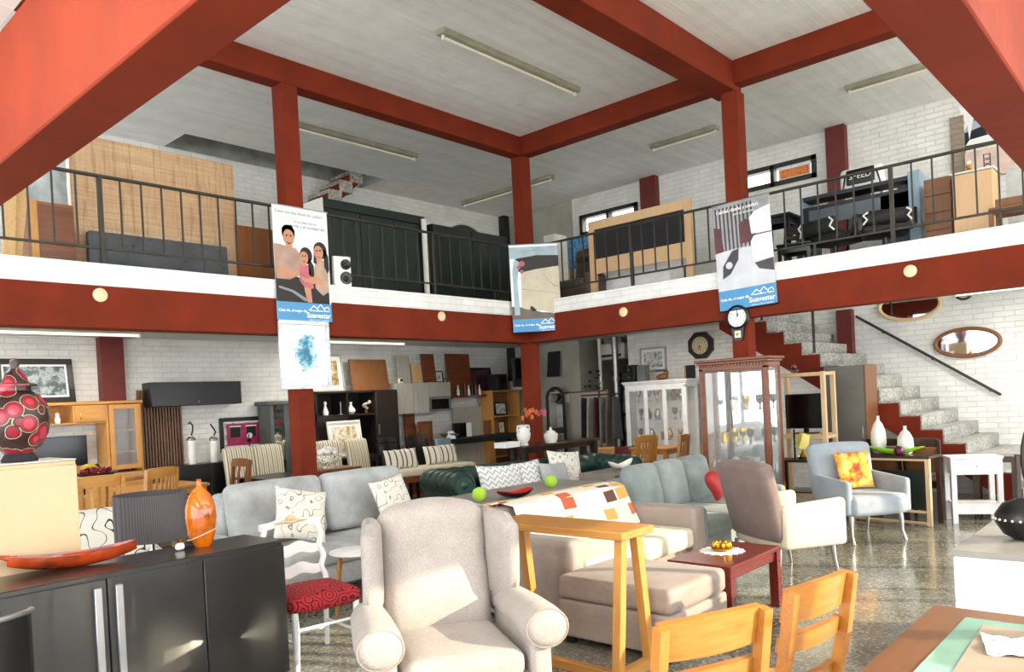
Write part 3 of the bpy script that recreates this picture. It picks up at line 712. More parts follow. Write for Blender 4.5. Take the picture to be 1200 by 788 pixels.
for (x, y, L) in ((2.715, 2.744, 'leftmost round cream lamp on the red beam below the rough board panel'), (6.927, 2.752, 'round cream lamp on the red beam below the dark wardrobes')):
    t = thing('beam_lamp', L, 'lamp', (x, CY0, y), 0, 'round lamps on the red beams'); b = MB().at((0, 0, 0), (90, 0, 0)); b.lathe([(.062, 0), (.062, .018), (.05, .024)], 20); part('rim', b, 'cream', t); part('lens', MB().at((0, 0, 0), (90, 0, 0)).lathe([(.048, .02), (.03, .03), (0, .033)], 20), 'cream', t)
for (x, y, L) in ((5.654, 2.707, 'round cream lamp on the red beam below the large framed panel'), (2.187, 2.722, 'round cream lamp on the red beam above the upper oval mirror')):
    t = thing('beam_lamp', L, 'lamp', (CX0, x, y), -90, 'round lamps on the red beams'); b = MB().at((0, 0, 0), (90, 0, 0)); b.lathe([(.062, 0), (.062, .018), (.05, .024)], 20); part('rim', b, 'cream', t); part('lens', MB().at((0, 0, 0), (90, 0, 0)).lathe([(.048, .02), (.03, .03), (0, .033)], 20), 'cream', t)
# ================================================================ GROUND FLOOR, NEAREST FURNITURE
# sideboard
SBX0, SBX1, SBY, SBH = .46, 2.448, 4.02, .85
t = thing('sideboard', 'long dark graphite sideboard with bar handles in the left foreground', 'sideboard', ((SBX0+SBX1)/2, SBY+.225, 0))
W = SBX1-SBX0; hw = W/2
part('body', MB().box(-hw, hw, -.205, .225, .07, SBH, .006), M.setdefault('graphite', plain('graphite_gloss', '#2b2a28', .3, var=.05, Coat_Weight=.3)), t)
part('plinth', MB().box(-hw+.04, hw-.04, -.17, .2, 0, .07, 0), 'matblack', t)
sm = [-hw, PZ(129, 674, .85).x-.5-hw-SBX0+.5, PZ(241, 652, .85).x-SBX0-hw, hw]
sm = [-hw, -hw+(sm[1]+hw), sm[2], hw]
for i in range(3):
    d = part('door', MB().box(sm[i]+.003, sm[i+1]-.003, -.225, -.206, .075, SBH-.025, .003), M['graphite'], t)
    if i < 2:
        x = sm[1]-.05 if i == 0 else sm[1]+.05
        part('handle', MB().box(x-.018, x+.018, -.25, -.225, .14, SBH-.06, .003), 'steel', d, 'flat brushed steel bar handle')
# pale cabinet behind it with the big red vase
bx1, bz = PY(90, 540, 4.5).x, PY(60, 540, 4.5).z
t = thing('tall_cabinet', 'pale maple cabinet standing behind the graphite sideboard, red vase on top', 'cabinet', (bx1-.55, 4.72, 0))
part('body', MB().box(-.55, .55, -.2, .22, .04, bz-.006, .004), M.setdefault('maple', plain('pale_maple', '#cbb08a', .45, var=.04, sc=2)), t)
part('plinth', MB().box(-.52, .52, -.17, .2, 0, .04, 0), 'matblack', t)
part('door', MB().box(-.547, -.003, -.219, -.2, .05, bz-.03, .002), M['maple'], t); part('door', MB().box(.003, .547, -.219, -.2, .05, bz-.03, .002), M['maple'], t)
part('top_panel', MB().box(-.55, .55, -.215, .22, bz-.006, bz, .002), 'offwhite', t)
vx = PY(24, 540, 4.65); k = 1.0
t = thing('lidded_vase', 'large dark red lidded vase with petal pattern on the pale cabinet', 'vase', (vx.x, 4.66, bz)); t.scale = (.84, .84, .84)
part('body', MB().lathe([(.095, 0), (.1, .02), (.075, .05), (.12, .09), (.165, .17), (.185, .27), (.175, .35), (.13, .42), (.085, .45), (.085, .48)], 32), 'redvase', t)
part('foot', MB().lathe([(.1, 0), (.105, .015), (.08, .055), (.06, .056)], 28), 'matblack', t)
part('lid', MB().lathe([(.12, .478), (.12, .49), (.075, .5), (.06, .55), (.025, .58), (.02, .6), (.03, .62), (.022, .65), (0, .66)], 28), 'redvase', t)
# orange boat bowl
a, c = PZ(25, 653, .87), PZ(155, 640, .87); mid = PZ(95, 668, .85)
t = thing('boat_bowl', 'long orange lacquered canoe bowl lying on the graphite sideboard', 'bowl', (mid.x+.02, mid.y+.11, SBH), math.degrees(math.atan2(c.y-a.y, c.x-a.x))*.4)
def boat(u, v):
    x = -.31+.6*u; e = math.sin(PI*min(1, max(0, u)))**.55 if 0 < u < 1 else 0
    wd = .075*e+.004; ang = PI*(v-.5)*1.0
    zb = .012+.05*(abs(2*u-1)**2.2); zt = .085+.03*(abs(2*u-1)**2)
    return (x, wd*math.sin(ang), zt-(zt-zb)*math.cos(ang))
b = MB(); b.grid(boat, 24, 12, -.006); zmn = min(v[2] for v in b.v); b.v = [(x, y, z-zmn) for x, y, z in b.v]; part('bowl', b, 'orangelac', t)
part('tip', MB().tube([(-.30, 0, .09), (-.345, 0, .105), (-.37, 0, .1)], [.016, .008, .014], 10), 'orangelac', t)
# amber vase
q = PZ(240, 641, SBH)
t = thing('amber_vase', 'glossy amber orange bottle vase on the sideboard beside the grey lampshade', 'vase', (q.x, q.y+.03, SBH))
part('body', MB().lathe([(.045, 0), (.055, .01), (.078, .08), (.088, .17), (.085, .23), (.06, .30), (.03, .335), (.016, .35), (.013, .385), (.016, .39), (.01, .385)], 28), 'amber', t)
b = MB(); b.tube([(.078*math.cos(u)*1.03, .078*math.sin(u)*1.03, .07+.03*math.cos(u+.6)) for u in [2*PI*i/24 for i in range(24)]], .003, 6, True); part('cord', b, 'creamfab', t, 'pale cord tied round the amber body')
# floor lamp behind the sideboard
q = PZ(179, 632, .86); k = 5.0/q.y; lx, ly = q.x*k, 5.0
t = thing('floor_lamp', 'floor lamp with wide grey pleated drum shade behind the sideboard', 'lamp', (lx, ly, 0))
zl = PY(180, 632, 5.0).z; zh = PY(180, 578, 5.0).z; rr = (PY(228, 600, 5.0).x-PY(131, 600, 5.0).x)/2*.84
b = MB(); b.lathe([(rr, zl), (rr*1.0, zh), (rr-.006, zh), (rr-.006, zl), (rr, zl)], 40); part('lamp_shade', b, 'shade', t)
part('pole', MB().cyl(0, 0, .03, zl+.12, .012), 'chrome', t); part('base', MB().lathe([(.15, 0), (.15, .02), (.03, .035), (0, .036)], 28), 'chrome', t)
part('bulb', MB().ball((0, 0, zl+.15), .035), 'offwhite', t)
b = MB()
for a_ in (0, 120, 240): b.bar((0, 0, zl+.1), (rr*math.cos(R(a_)), rr*math.sin(R(a_)), zl+.03), .006, .006)
part('shade_spider', b, 'chrome', t)
q = PZ(187, 640, SBH); q2 = PZ(228, 630, SBH)
t = thing('torch', 'small black torch with silver end lying on the sideboard below the drum shade', 'torch', (q.x-.02, min(q.y, 4.3), SBH), 8)
part('barrel', MB().tube([(.03, 0, .02), (.2, 0, .02)], .018, 12), 'matblack', t); part('head', MB().tube([(-.01, 0, .022), (0, 0, .022), (.03, 0, .022)], [.014, .022, .02], 12), 'ceramic', t)
# black chair at the left edge
q = PZ(8, 705, .86)
t = thing('dining_chair', 'black curved back dining chair cut by the left photo edge', 'chair', (q.x-.2, q.y-.12, 0), 200)
part('seat', MB().rbox((0, 0, .43), (.44, .44, .08), .03, (0, 0, .015)), 'black', t)
b = MB(); b.grid(lambda u, v: (.235*math.sin((u-.5)*2.4), .02+.235*math.cos((u-.5)*2.4), .46+.4*v-.03*(2*u-1)**2*v), 14, 6, -.02); part('backrest', b, 'black', t)
b = MB(); b.tube([(.24*math.sin((i/14-.5)*2.45), .02+.24*math.cos((i/14-.5)*2.45), .865-.03*(2*i/14-1)**2) for i in range(15)], .011, 8); part('rim', b, 'steel', t, 'brushed metal rim along the top of the back')
legs4(t, .4, .4, .4, 'black', .018, .014, .01)
# ---------------------------------------------------------------- wing chair
def wing_chair(loc, rz):
    t = thing('wing_armchair', 'warm grey wingback armchair with rolled arms in the centre foreground', 'armchair', loc, rz)
    part('base', MB().rbox((0, .0, .245), (.70, .66, .21), .03), 'wingfab', t)
    part('seat_cushion', MB().rbox((0, -.06, .41), (.56, .64, .16), .06, (0, .01, .03)), 'wingfab', t)
    b = MB(); b.M = Matrix.Translation((0, .26, .78)) @ Matrix.Rotation(R(-9), 4, 'X')
    b.rbox((0, 0, 0), (.56, .16, .74), .07, (0, .03, .02), n=8, warp=lambda p: (p[0]*(1+.04*p[2]), p[1]+(.022*math.exp(-((p[2]-.06)/.03)**2) if p[1] < 0 else 0), p[2]+(.045*(1-(p[0]/.28)**2) if p[2] > .2 else 0))); part('backrest', b, 'wingfab', t)
    for s in (-1, 1):
        b = MB(); pts = [(.40, .02), (.36, .56), (.27, .68), (.16, .72), (.11, .82), (.1, 1.04), (.16, 1.115), (.27, 1.13), (.40, 1.12)]
        b.rbox((0, 0, 0), (.085, .34, .60), .04, n=6, warp=lambda p: (p[0]+s*(.05*max(0, -p[1]/.17)), p[1]+(.10*max(0, (-.12-p[2])/.18)*(1 if p[1] < 0 else 0))-(.02*math.sin(max(0, p[2]+.1)*5) if p[1] < 0 else 0), p[2]-(.04 if p[1] < -.1 and p[2] > .2 else 0)))
        b.v = [(x+s*.315, y+.20, z+.82) for x, y, z in b.v]; w_ = part('wing', b, 'wingfab', t)
        b = MB(); b.tube([(s*.368, .04, .60), (s*.372, .03, .8), (s*.372, .032, 1.0), (s*.365, .06, 1.07), (s*.345, .16, 1.115), (s*.33, .3, 1.12)], .006, 6); part('piping', b, 'taupe', w_)
        b = MB(); b.rbox((s*.355, -.06, .36), (.10, .62, .44), .03); part('arm_panel', b, 'wingfab', t)
        b = MB(); b.tube([(s*.365, .22, .585), (s*.368, .1, .60), (s*.372, -.1, .60), (s*.376, -.3, .59), (s*.378, -.385, .585)], [.075, .09, .1, .108, .105], 18); a_ = part('arm', b, 'wingfab', t)
        b = MB(); b.tube([(s*.378, -.384, .585), (s*.378, -.4, .585), (s*.378, -.405, .585)], [.1, .085, .06], 18); part('arm_front', b, 'wingfab', a_)
        b = MB(); b.tube([(s*.378+.1*math.cos(u), -.388, .585+.1*math.sin(u)) for u in [2*PI*i/20 for i in range(20)]], .006, 6, True); part('piping', b, 'taupe', a_)
    legs4(t, .64, .62, .15, 'walnut', .025, .018, .03)
    return t
wc = wing_chair((2.63, 2.84, 0), -31); wc.scale = (1.03, 1.03, .91)
# ---------------------------------------------------------------- white chair with red seat
t = thing('painted_chair', 'white painted ladderback chair with red circle patterned seat', 'chair', (2.80, 4.30, 0), -8); t.scale = (1, 1, .87)
sh = .49
b = MB(); b.rbox((0, 0, sh-.02), (.50, .47, .11), .05, (0, 0, .03)); part('seat', b, 'redcircles', t)
for s in (-1, 1):
    part('leg', MB().tube([(s*.21, -.2, sh-.06), (s*.21, -.2, .3), (s*.215, -.205, 0)], [.02, .024, .016], 10), 'white', t)
    b = MB(); pts = [(s*.2, .22, 0), (s*.2, .21, sh)]+[(s*(.2+.012*math.sin(z*38)), .21+.12*(z-sh), z) for z in [sh+.02*i for i in range(1, 26)]]; b.tube(pts, [.016]+[.02]*(len(pts)-1), 8); part('leg', b, 'white', t)
for zc, hh in ((.62, .09), (.78, .09)):
    b = MB(); b.grid(lambda u, v: ((u-.5)*.4, .215+.12*(zc-sh)+.02*(1-(2*u-1)**2), zc+(v-.5)*hh*(.6+.4*(1-(2*u-1)**2))+.014*math.sin(u*4*PI)), 16, 2, -.016); part('ladder_rail', b, 'white', t)
b = MB(); b.grid(lambda u, v: ((u-.5)*.44, .225+.12*(.98-sh)+.02*(1-(2*u-1)**2), .975+(v-.5)*.05+.05*math.exp(-((u-.5)/.2)**2)+.02*math.exp(-((u-.5)/.08)**2)*(v)), 20, 2, -.022); r_ = part('crest_rail', b, 'white', t)
b = MB(); b.ball((0, .262, 1.02), .035, .02, .03); b.tube([(-.12, .258, .995), (-.05, .255, 1.0), (0, .253, .99), (.05, .255, 1.0), (.12, .258, .995)], [.004, .012, .014, .012, .004], 8); part('carving', b, 'paleoak', r_, 'bare wood shell carving')
for z, p, q in ((.2, (-.21, -.2), (-.2, .21)), (.2, (.21, -.2), (.2, .21)), (.3, (-.21, -.2), (.21, -.2)), (.14, (-.2, .21), (.2, .21))):
    part('stretcher', MB().tube([(p[0], p[1], z), (q[0], q[1], z)], .011, 8), 'white', t)
# round white side table with wooden legs
q = PZ(412, 648, .5)
t = thing('side_table', 'small round white side table with wooden legs in front of the grey sofa', 'side table', (3.62, 4.9, 0))
part('tabletop', MB().lathe([(0, .48), (.2, .48), (.215, .49), (.215, .5), (0, .505)], 32), 'white', t)
for i in range(3):
    a_ = 2*PI*i/3+.4; part('leg', MB().tube([(.13*math.cos(a_), .13*math.sin(a_), .48), (.18*math.cos(a_), .18*math.sin(a_), 0)], [.02, .014], 10), 'beech', t)
# small pale stool, mostly hidden
t = thing('pale_stool', 'low pale wood stool between the painted chair and the sideboard', 'stool', (2.74, 4.85, 0))
part('seat', MB().box(-.15, .15, -.13, .13, .42, .45, .008), 'paleoak', t); legs4(t, .28, .24, .42, 'paleoak', .016, None, .02)
# ---------------------------------------------------------------- oak console table
OX, OZ = 3.70, .845
y0, y1 = 2.40, 3.36
t = thing('console_table', 'narrow oak console table with slanted legs in front of the taupe sofa', 'console table', (OX, (y0+y1)/2, 0))
L = (y1-y0)/2; part('tabletop', MB().box(-.165, .165, -L-.02, L+.02, OZ-.045, OZ, .004), 'oaky', t)
for s in (-1, 1):
    for e in (-1, 1): part('leg', MB().bar((e*.16, s*(L-.05), .06), (e*.075, s*(L-.05), OZ-.045), .055, .05, up=(0, 1, 0)), 'oak', t)
    part('foot_rail', MB().box(-.19, .19, s*(L-.05)-.03, s*(L-.05)+.03, 0, .06, .003), 'oakx', t)
part('stretcher', MB().box(-.165, -.115, -L+.08, L-.08, 0.0, .055, .003), 'oaky', t)
# ---------------------------------------------------------------- taupe sofa with ottoman
TX0, TX1, TY0, TY1 = 4.09, 6.03, 3.19, 4.12
t = thing('sofa', 'taupe leatherette sofa covered by a patchwork throw, behind the oak console', 'sofa', ((TX0+TX1)/2, (TY0+TY1)/2, 0))
w, d = TX1-TX0, TY1-TY0; aw = .2
part('base', MB().rbox((0, .04, .19), (w-.1, d-.1, .26), .02), 'taupe', t)
for s in (-1, 1): part('arm', MB().rbox((s*(w/2-aw/2), 0, .33), (aw, d, .6), .045), 'taupe', t)
part('back', MB().rbox((0, d/2-.1, .45), (w-2*aw+.04, .2, .68), .06), 'taupe', t)
for i in (-1, 1): part('seat_cushion', MB().rbox((i*(w/2-aw)/2, -.1, .38), (w/2-aw-.006, d-.2, .16), .04, (0, 0, .02)), 'creamfab' if i < 0 else 'creamfab', t)
legs4(t, w, d, .06, 'matblack', .03, None, .08)
def thr(u, v):
    x = -w/2+aw+.02+(w-2*aw-.04)*u; s = v*1.0
    if s < .52: k = s/.52; return (x, d/2-.24-.16*(1-k)-.012, .47+.345*k+.01*math.sin(9*u+3*v))
    if s < .62: k = (s-.52)/.1; return (x, d/2-.25+.25*k, .80+.025*math.sin(PI*k)+.005)
    k = (s-.62)/.38; return (x, d/2+.012, .79-.3*k)
b = MB(); b.grid(thr, 24, 26, .008); 
o = solo('throw', b, 'throw', 'cream throw with red and orange patches draped over the taupe sofa back', 'throw', ((TX0+TX1)/2, (TY0+TY1)/2, 0))
nc = PZ(781, 691, .45); nr = PZ(841, 667, .45); nl = PZ(676, 682, .45)
ox0, ox1, oy0, oy1 = nc.x-.02, nr.x+.08, nc.y-.03, TY0-.015
t = thing('ottoman', 'taupe leatherette ottoman with thick cushion in front of the patchwork sofa', 'ottoman', ((ox0+ox1)/2, (oy0+oy1)/2, 0))
w2, d2 = ox1-ox0, oy1-oy0
part('base', MB().rbox((0, 0, .17), (w2, d2, .24), .02), 'taupe', t); part('top_cushion', MB().rbox((0, 0, .37), (w2, d2, .15), .035, (0, 0, .015)), 'taupe', t); legs4(t, w2, d2, .06, 'matblack', .025, None, .06)
# coffee table, doily, ornament
k = .44; A, B_, C_, D_ = PZ(778, 655, k), PZ(850, 667, k), PZ(916, 640, k), PZ(850, 634, k)
cx0, cx1, cy0, cy1 = (A.x+B_.x)/2+.02, (C_.x+D_.x)/2, (B_.y+C_.y)/2, (A.y+D_.y)/2
t = thing('coffee_table', 'dark cherry wood coffee table between the ottoman and the beige armchair', 'coffee table', ((cx0+cx1)/2, (cy0+cy1)/2, 0))
w3, d3 = cx1-cx0, cy1-cy0
part('tabletop', MB().box(-w3/2, w3/2, -d3/2, d3/2, k-.03, k, .004), 'cherry', t)
for s in (-1, 1): part('apron', MB().box(-w3/2+.07, w3/2-.07, s*(d3/2-.035)-.012, s*(d3/2-.035)+.012, k-.1, k-.03, 0), 'cherry', t); part('apron', MB().box(s*(w3/2-.035)-.012, s*(w3/2-.035)+.012, -d3/2+.07, d3/2-.07, k-.1, k-.03, 0), 'cherry', t)
legs4(t, w3, d3, k-.03, 'cherry', .032, None, .036)
q = PZ(846, 646, k)
b = MB(); n = 64; b.prism([((.15+.012*math.cos(i*2*PI/4))*math.cos(2*PI*i/n), (.15+.012*math.cos(i*2*PI/4))*math.sin(2*PI*i/n)) for i in range(n)], 0, .004, 'z')
solo('doily', b, 'paper', 'round white lace doily on the cherry coffee table', 'doily', (q.x, q.y, k))
t = thing('ornament', 'gold basket ornament on the white doily', 'ornament', (q.x, q.y, k+.004))
part('dish', MB().lathe([(.03, 0), (.075, .012), (.08, .02), (.07, .02), (0, .012)], 24), 'brass', t)
for i in range(10):
    a_ = 2*PI*i/10; part('petal', MB().ball((.055*math.cos(a_), .055*math.sin(a_), .042), .016, .016, .026, 8, 6), 'brass', t)
# ---------------------------------------------------------------- dining set at lower right
TB0, TC = PZ(1095, 708, .76), .76
tx0, ty1 = PZ(1000, 788, .76).x-.1, .775
t = thing('dining_table', 'brown wooden dining table with green glass inset at lower right', 'table', (2.45, .2, 0))
tw0, tw1, td0, td1 = -.75, .74, -.62, .575
part('tabletop', MB().box(tw0, tw1, td0, td1, .72, .76, .006), M.setdefault('tablebrown', wood('table_brown', '#6b4429', '#7d5232', 'x', .35)), t)
part('glass_inset', MB().box(tw0+.13, tw1-.13, td0+.13, td1-.13, .7605, .764, .001), 'table_glass', t)
for sx in (tw0+.08, tw1-.08):
    for sy in (td0+.08, td1-.08): part('leg', MB().box(sx-.035, sx+.035, sy-.035, sy+.035, 0, .72, .004), M['tablebrown'], t)
part('apron', MB().box(tw0+.1, tw1-.1, td1-.1, td1-.08, .63, .72, 0), M['tablebrown'], t)
rq = [PZ(1152, 734, .764), PZ(1110, 798, .764), PZ(1230, 830, .764), PZ(1262, 748, .764)]
b = MB(); b.prism([(p.x-rq[0].x, p.y-rq[0].y) for p in rq], 0, .003, 'z')
solo('table_runner', b, 'runner', 'taupe cloth lying on the green glass of the dining table', 'cloth', (rq[0].x, rq[0].y, .7645))
q = PZ(1182, 758, .77)
t = thing('paper_sheet', 'crumpled white paper with handwriting on the dining table cloth', 'paper', (q.x, q.y, .769), 15)
b = MB(); b.grid(lambda u, v: ((u-.5)*.2, (v-.5)*.13, .004+.004*math.sin(9*u+5*v)+.003*math.sin(14*v)), 10, 8, .001); part('sheet', b, 'paper', t)
b = MB(); rr_ = random.Random(3)
for i in range(7):
    x, y = -.07+.02*i+rr_.uniform(0, .01), -.02+.05*rr_.random(); b.tube([(x+.006*math.cos(a_), y+.008*math.sin(a_), .0125) for a_ in [k_*.9 for k_ in range(6)]], .0009, 4)
part('handwriting', b, 'inkgrey', t)
ch = chair('dining_chair', 'glossy honey wood dining chair nearest the camera at the table, broad back', (2.17, .86, 0), 155, 'beech', 'oakx', .46, .42, .45, .90, 'rails')
def put_rail(c, P, Q, h):       # stand a chair so that the ends of its top rail come to P and Q
    P, Q = Vector(P), Vector(Q); m_ = (P+Q)/2; dx = Q-P
    return m_, dx
def place_by_back(tl, tr, h, w, d=.42, rake=.07):
    P, Q = PZ(tl[0], tl[1], h), PZ(tr[0], tr[1], h); u = (Q-P); ang = math.atan2(u.y, u.x)   # viewer sees the rear: local +x runs from right to left
    rz = ang+PI; m_ = (P+Q)/2; off = Vector((math.sin(rz)*-1, math.cos(rz), 0))*(d/2+rake)
    return (m_.x-off.x, m_.y-off.y, 0), math.degrees(rz), u.length
for nm, tl, tr in (('a', (757, 741), (911, 709)), ('b', (922, 698), (1002, 669))): print('backs', place_by_back(tl, tr, .9, .46))
l1, r1, n1 = place_by_back((757, 741), (911, 709), .9, .46)
ch.location = l1; ch.rotation_euler.z = R(r1)
l2, r2, n2 = place_by_back((922, 698), (1002, 669), .9, .46)
dup(ch, l2, r2, 'honey wood dining chair with curved rails, second from the camera at the table')
# ---------------------------------------------------------------- white cabinet and what stands by it
A = PZ(1115, 645, .75)
wx0, wy = A.x, A.y
t = thing('low_cabinet', 'glossy white low cabinet with grey top at the right edge', 'cabinet', (wx0+.75, wy-.29, 0))
part('body', MB().box(-.735, .735, -.28, .27, .05, .72, .004), 'white', t); part('worktop', MB().box(-.75, .75, -.3, .29, .72, .75, .003), M.setdefault('greytop', plain('grey_top', '#96928b', .4, var=.03)), t)
part('side_panel', MB().box(-.75, -.735, -.28, .28, .0, .72, .002), 'white', t); part('plinth', MB().box(-.7, .7, -.25, .25, 0, .05, 0), 'walnut', t)
for i in range(3): part('drawer', MB().box(-.73, .73, .27, .288, .06+.22*i, .27+.22*i, .002), 'white', t)
q = PZ(1197, 632, .75)
t = thing('round_vase', 'shiny black ball vase on the white cabinet at the right edge', 'vase', (q.x, q.y-.02, .75))
part('body', MB().lathe([(.05, 0), (.1, .03), (.135, .09), (.135, .13), (.1, .185), (.04, .21), (.035, .205), (0, .2)], 28), 'black', t)
b = MB()
for i in range(24): a_ = 2*PI*i/24; b.ball((.136*math.cos(a_), .136*math.sin(a_), .11), .007, None, None, 6, 4)
part('bead_band', b, 'ceramic', t, 'band of pale beads')
q = PZ(1199, 545, 1.05)
t = thing('oval_mirror', 'dark framed oval cheval mirror cut by the right photo edge', 'mirror', (6.9, .78, 0), -60)
b = MB(); b.tube([(.26*math.cos(u), 0, .98+.42*math.sin(u)) for u in [2*PI*i/28 for i in range(28)]], .022, 8, True); part('frame', b, 'espresso', t)
b = MB(); b.prism(ell(0, .98, .25, .41, 28), .006, -.006); part('mirror_glass', b, 'mirror', t)
for s in (-1, 1): part('post', MB().box(s*.3-.015, s*.3+.015, -.015, .015, .04, 1.02, .003), 'espresso', t); part('foot', MB().box(s*.3-.02, s*.3+.02, -.2, .2, 0, .04, .004), 'espresso', t)
part('crossbar', MB().box(-.3, .3, -.01, .01, .3, .33, .002), 'espresso', t)
t = chair('dining_chair', 'honey wood chair back at the right edge beside the black ball vase', (4.0, .02, 0), 175, 'beech', 'oakx', .46, .42, .45, .92, 'rails')
# ---------------------------------------------------------------- beige armchair seen from behind
t = thing('armchair', 'beige armchair with brown back turned away beside the cherry coffee table', 'armchair', (6.5, 2.72, 0), 90-31)
b = MB(); b.rbox((0, -.02, .36), (.6, .56, .2), .04, (0, 0, .02)); part('seat', b, 'creamfab', t)
b = MB(); b.M = Matrix.Translation((0, .3, .66)) @ Matrix.Rotation(R(-13), 4, 'X'); b.rbox((0, 0, 0), (.68, .13, .66), .05, (0, .015, .02), warp=lambda p: (p[0]*(1+.08*p[2]), p[1], p[2])); part('backrest', b, 'brownfab', t, 'brown grey back, darker than the seat and arms')  # backrest tone browner and darker than seat and arms
for s in (-1, 1):
    b = MB(); b.rbox((s*.315, -.06, .46), (.09, .62, .38), .04, warp=lambda p: (p[0], p[1], p[2]+(.05*(-p[1]) if p[2] > 0 else 0))); part('arm', b, 'creamfab', t)
    for e in (-1, 1): part('leg', MB().tube([(s*.29, e*.26, .28), (s*.3, e*.27, .15), (s*.31, e*.3, 0)], [.026, .018, .012], 10), 'steel', t)
# ---------------------------------------------------------------- grey armchair with sunset cushion
t = thing('armchair', 'pale grey blue armchair with curved legs and an orange sunset cushion', 'armchair', (8.36, 2.68, 0), -35)
part('seat', MB().rbox((0, -.03, .38), (.64, .62, .2), .05, (0, .01, .025)), 'steelfab', t)
b = MB(); b.M = Matrix.Translation((0, .27, .66)) @ Matrix.Rotation(R(-9), 4, 'X'); b.rbox((0, 0, 0), (.72, .13, .62), .05, (0, .02, .02), warp=lambda p: (p[0]*(1+.06*p[2]), p[1], p[2])); part('backrest', b, 'steelfab', t)
for s in (-1, 1):
    b = MB(); b.rbox((s*.335, -.03, .47), (.075, .56, .36), .03, warp=lambda p: (p[0], p[1], p[2]+(.08*p[1] if p[2] > 0 else 0))); part('arm', b, 'steelfab', t)
    for e in (-1, 1): part('leg', MB().tube([(s*.28, e*.24, .3), (s*.29, e*.25, .2), (s*.29, e*.255, .1), (s*.3, e*.29, 0)], [.028, .022, .014, .016], 10), 'steel', t)
pillow('cushion', 'orange and yellow sunset picture cushion on the grey blue armchair', 'savanna', (8.43, 2.74, .505), -35, .4, -16, .13, 0)
# white side table with drawer, framed console behind the armchair
t = thing('side_table', 'white painted side table with drawer and low shelf below the stair', 'side table', (9.88, 1.95, 0), 206+90)
w4, d4, h4 = .5, .34, .735
part('tabletop', MB().box(-w4/2-.01, w4/2+.01, -d4/2-.01, d4/2+.01, h4-.025, h4, .004), 'white', t)
part('apron', MB().box(-w4/2+.03, w4/2-.03, -d4/2+.02, d4/2-.02, h4-.2, h4-.025, 0), 'white', t)
o = part('drawer', MB().box(-w4/2+.045, w4/2-.045, -d4/2, -d4/2+.02, h4-.185, h4-.035, .003), 'white', t); part('knob', MB().ball((0, -d4/2-.012, h4-.11), .011, None, None, 10, 6), 'chrome', o)
part('shelf', MB().box(-w4/2+.02, w4/2-.02, -d4/2+.02, d4/2-.02, .2, .22, .002), 'white', t); part('rail', MB().box(-w4/2+.045, w4/2-.045, -d4/2+.005, -d4/2+.02, .1, .22, .002), 'white', t)
legs4(t, w4, d4, h4-.025, 'white', .025, None, .026)
t = thing('console_table', 'dark console table with pale edged panel front holding the green boat bowl', 'console table', (9.52, 2.66, 0), -90-8)
w5, d5, h5 = .9, .34, .77
part('tabletop', MB().box(-w5/2, w5/2, -d5/2, d5/2, h5-.03, h5, .003), 'espresso', t)
b = MB()
for x in (-w5/2+.025, w5/2-.025): b.box(x-.025, x+.025, -d5/2+.005, -d5/2+.04, 0, h5-.03, .003)
part('front_post', b, 'paleoak', t) if False else None
for x in (-w5/2+.025, w5/2-.025): part('leg', MB().box(x-.025, x+.025, -d5/2+.005, -d5/2+.045, 0, h5-.03, .003), 'paleoak', t, 'pale wood front leg'); part('leg', MB().box(x-.025, x+.025, d5/2-.045, d5/2-.005, 0, h5-.03, .003), 'espresso', t)
for z in (.02, .14, h5-.055): part('rail', MB().box(-w5/2+.05, w5/2-.05, -d5/2+.01, -d5/2+.035, z, z+.025, .002), 'paleoak', t)
part('panel', MB().box(-w5/2+.06, w5/2-.06, -.02, 0, .16, h5-.18, .002), 'darkgreen', t)
cyaw = -98
def on_console(u, v, z=h5): 
    a_ = R(cyaw); return (9.52+u*math.cos(a_)-v*math.sin(a_), 2.66+u*math.sin(a_)+v*math.cos(a_), z)
t = thing('boat_bowl', 'lime green boat bowl with pointed ends on the dark console', 'bowl', on_console(.03, -.02, h5), cyaw+8)
b = MB(); b.grid(lambda u, v: (-.31+.62*u, (.085*math.sin(PI*u)**.7+.003)*math.sin(PI*(v-.5)), .02+.09*abs(2*u-1)**1.8+.055*(1-math.cos(PI*(v-.5)))*math.sin(PI*u)**.5), 22, 10, -.006); zm_ = min(v[2] for v in b.v); b.v = [(x, y, z-zm_) for x, y, z in b.v]; part('bowl', b, 'limelac', t)
for u, L in ((-.27, 'purple glass ball on the console, left of the green boat bowl'), (.12, 'purple glass ball on the console below the green boat bowl')): solo('glass_ball', MB().ball((0, 0, .055), .055), 'purple', L, 'ornament', on_console(u, -.125))
for u, hh, L in ((-.2, .42, 'tall white bottle vase behind the green boat bowl'), (.1, .30, 'shorter white oval vase behind the green boat bowl')):
    vase('bottle_vase', L, 'ceramic', on_console(u, .1), [(.05, 0), (.07, .02), (.085, hh*.35), (.08, hh*.6), (.05, hh*.82), (.02, hh*.92), (.016, hh), (.02, hh+.02), (0, hh+.01)])
# ================================================================ GROUND FLOOR, MIDDLE AND BACK
def WY(x0, y0, x1, y1, Y):        # photo rectangle on a plane of constant Y -> X range, Z range
    a, b, c, d = PY(x0, y0, Y), PY(x1, y0, Y), PY(x0, y1, Y), PY(x1, y1, Y)
    return (a.x+c.x)/2, (b.x+d.x)/2, (c.z+d.z)/2, (a.z+b.z)/2
def WX(x0, y0, x1, y1, X):        # on a plane of constant X -> near Y, far Y, Z range
    a, b, c, d = PX(x0, y0, X), PX(x1, y0, X), PX(x0, y1, X), PX(x1, y1, X)
    return (b.y+d.y)/2, (a.y+c.y)/2, (c.z+d.z)/2, (a.z+b.z)/2
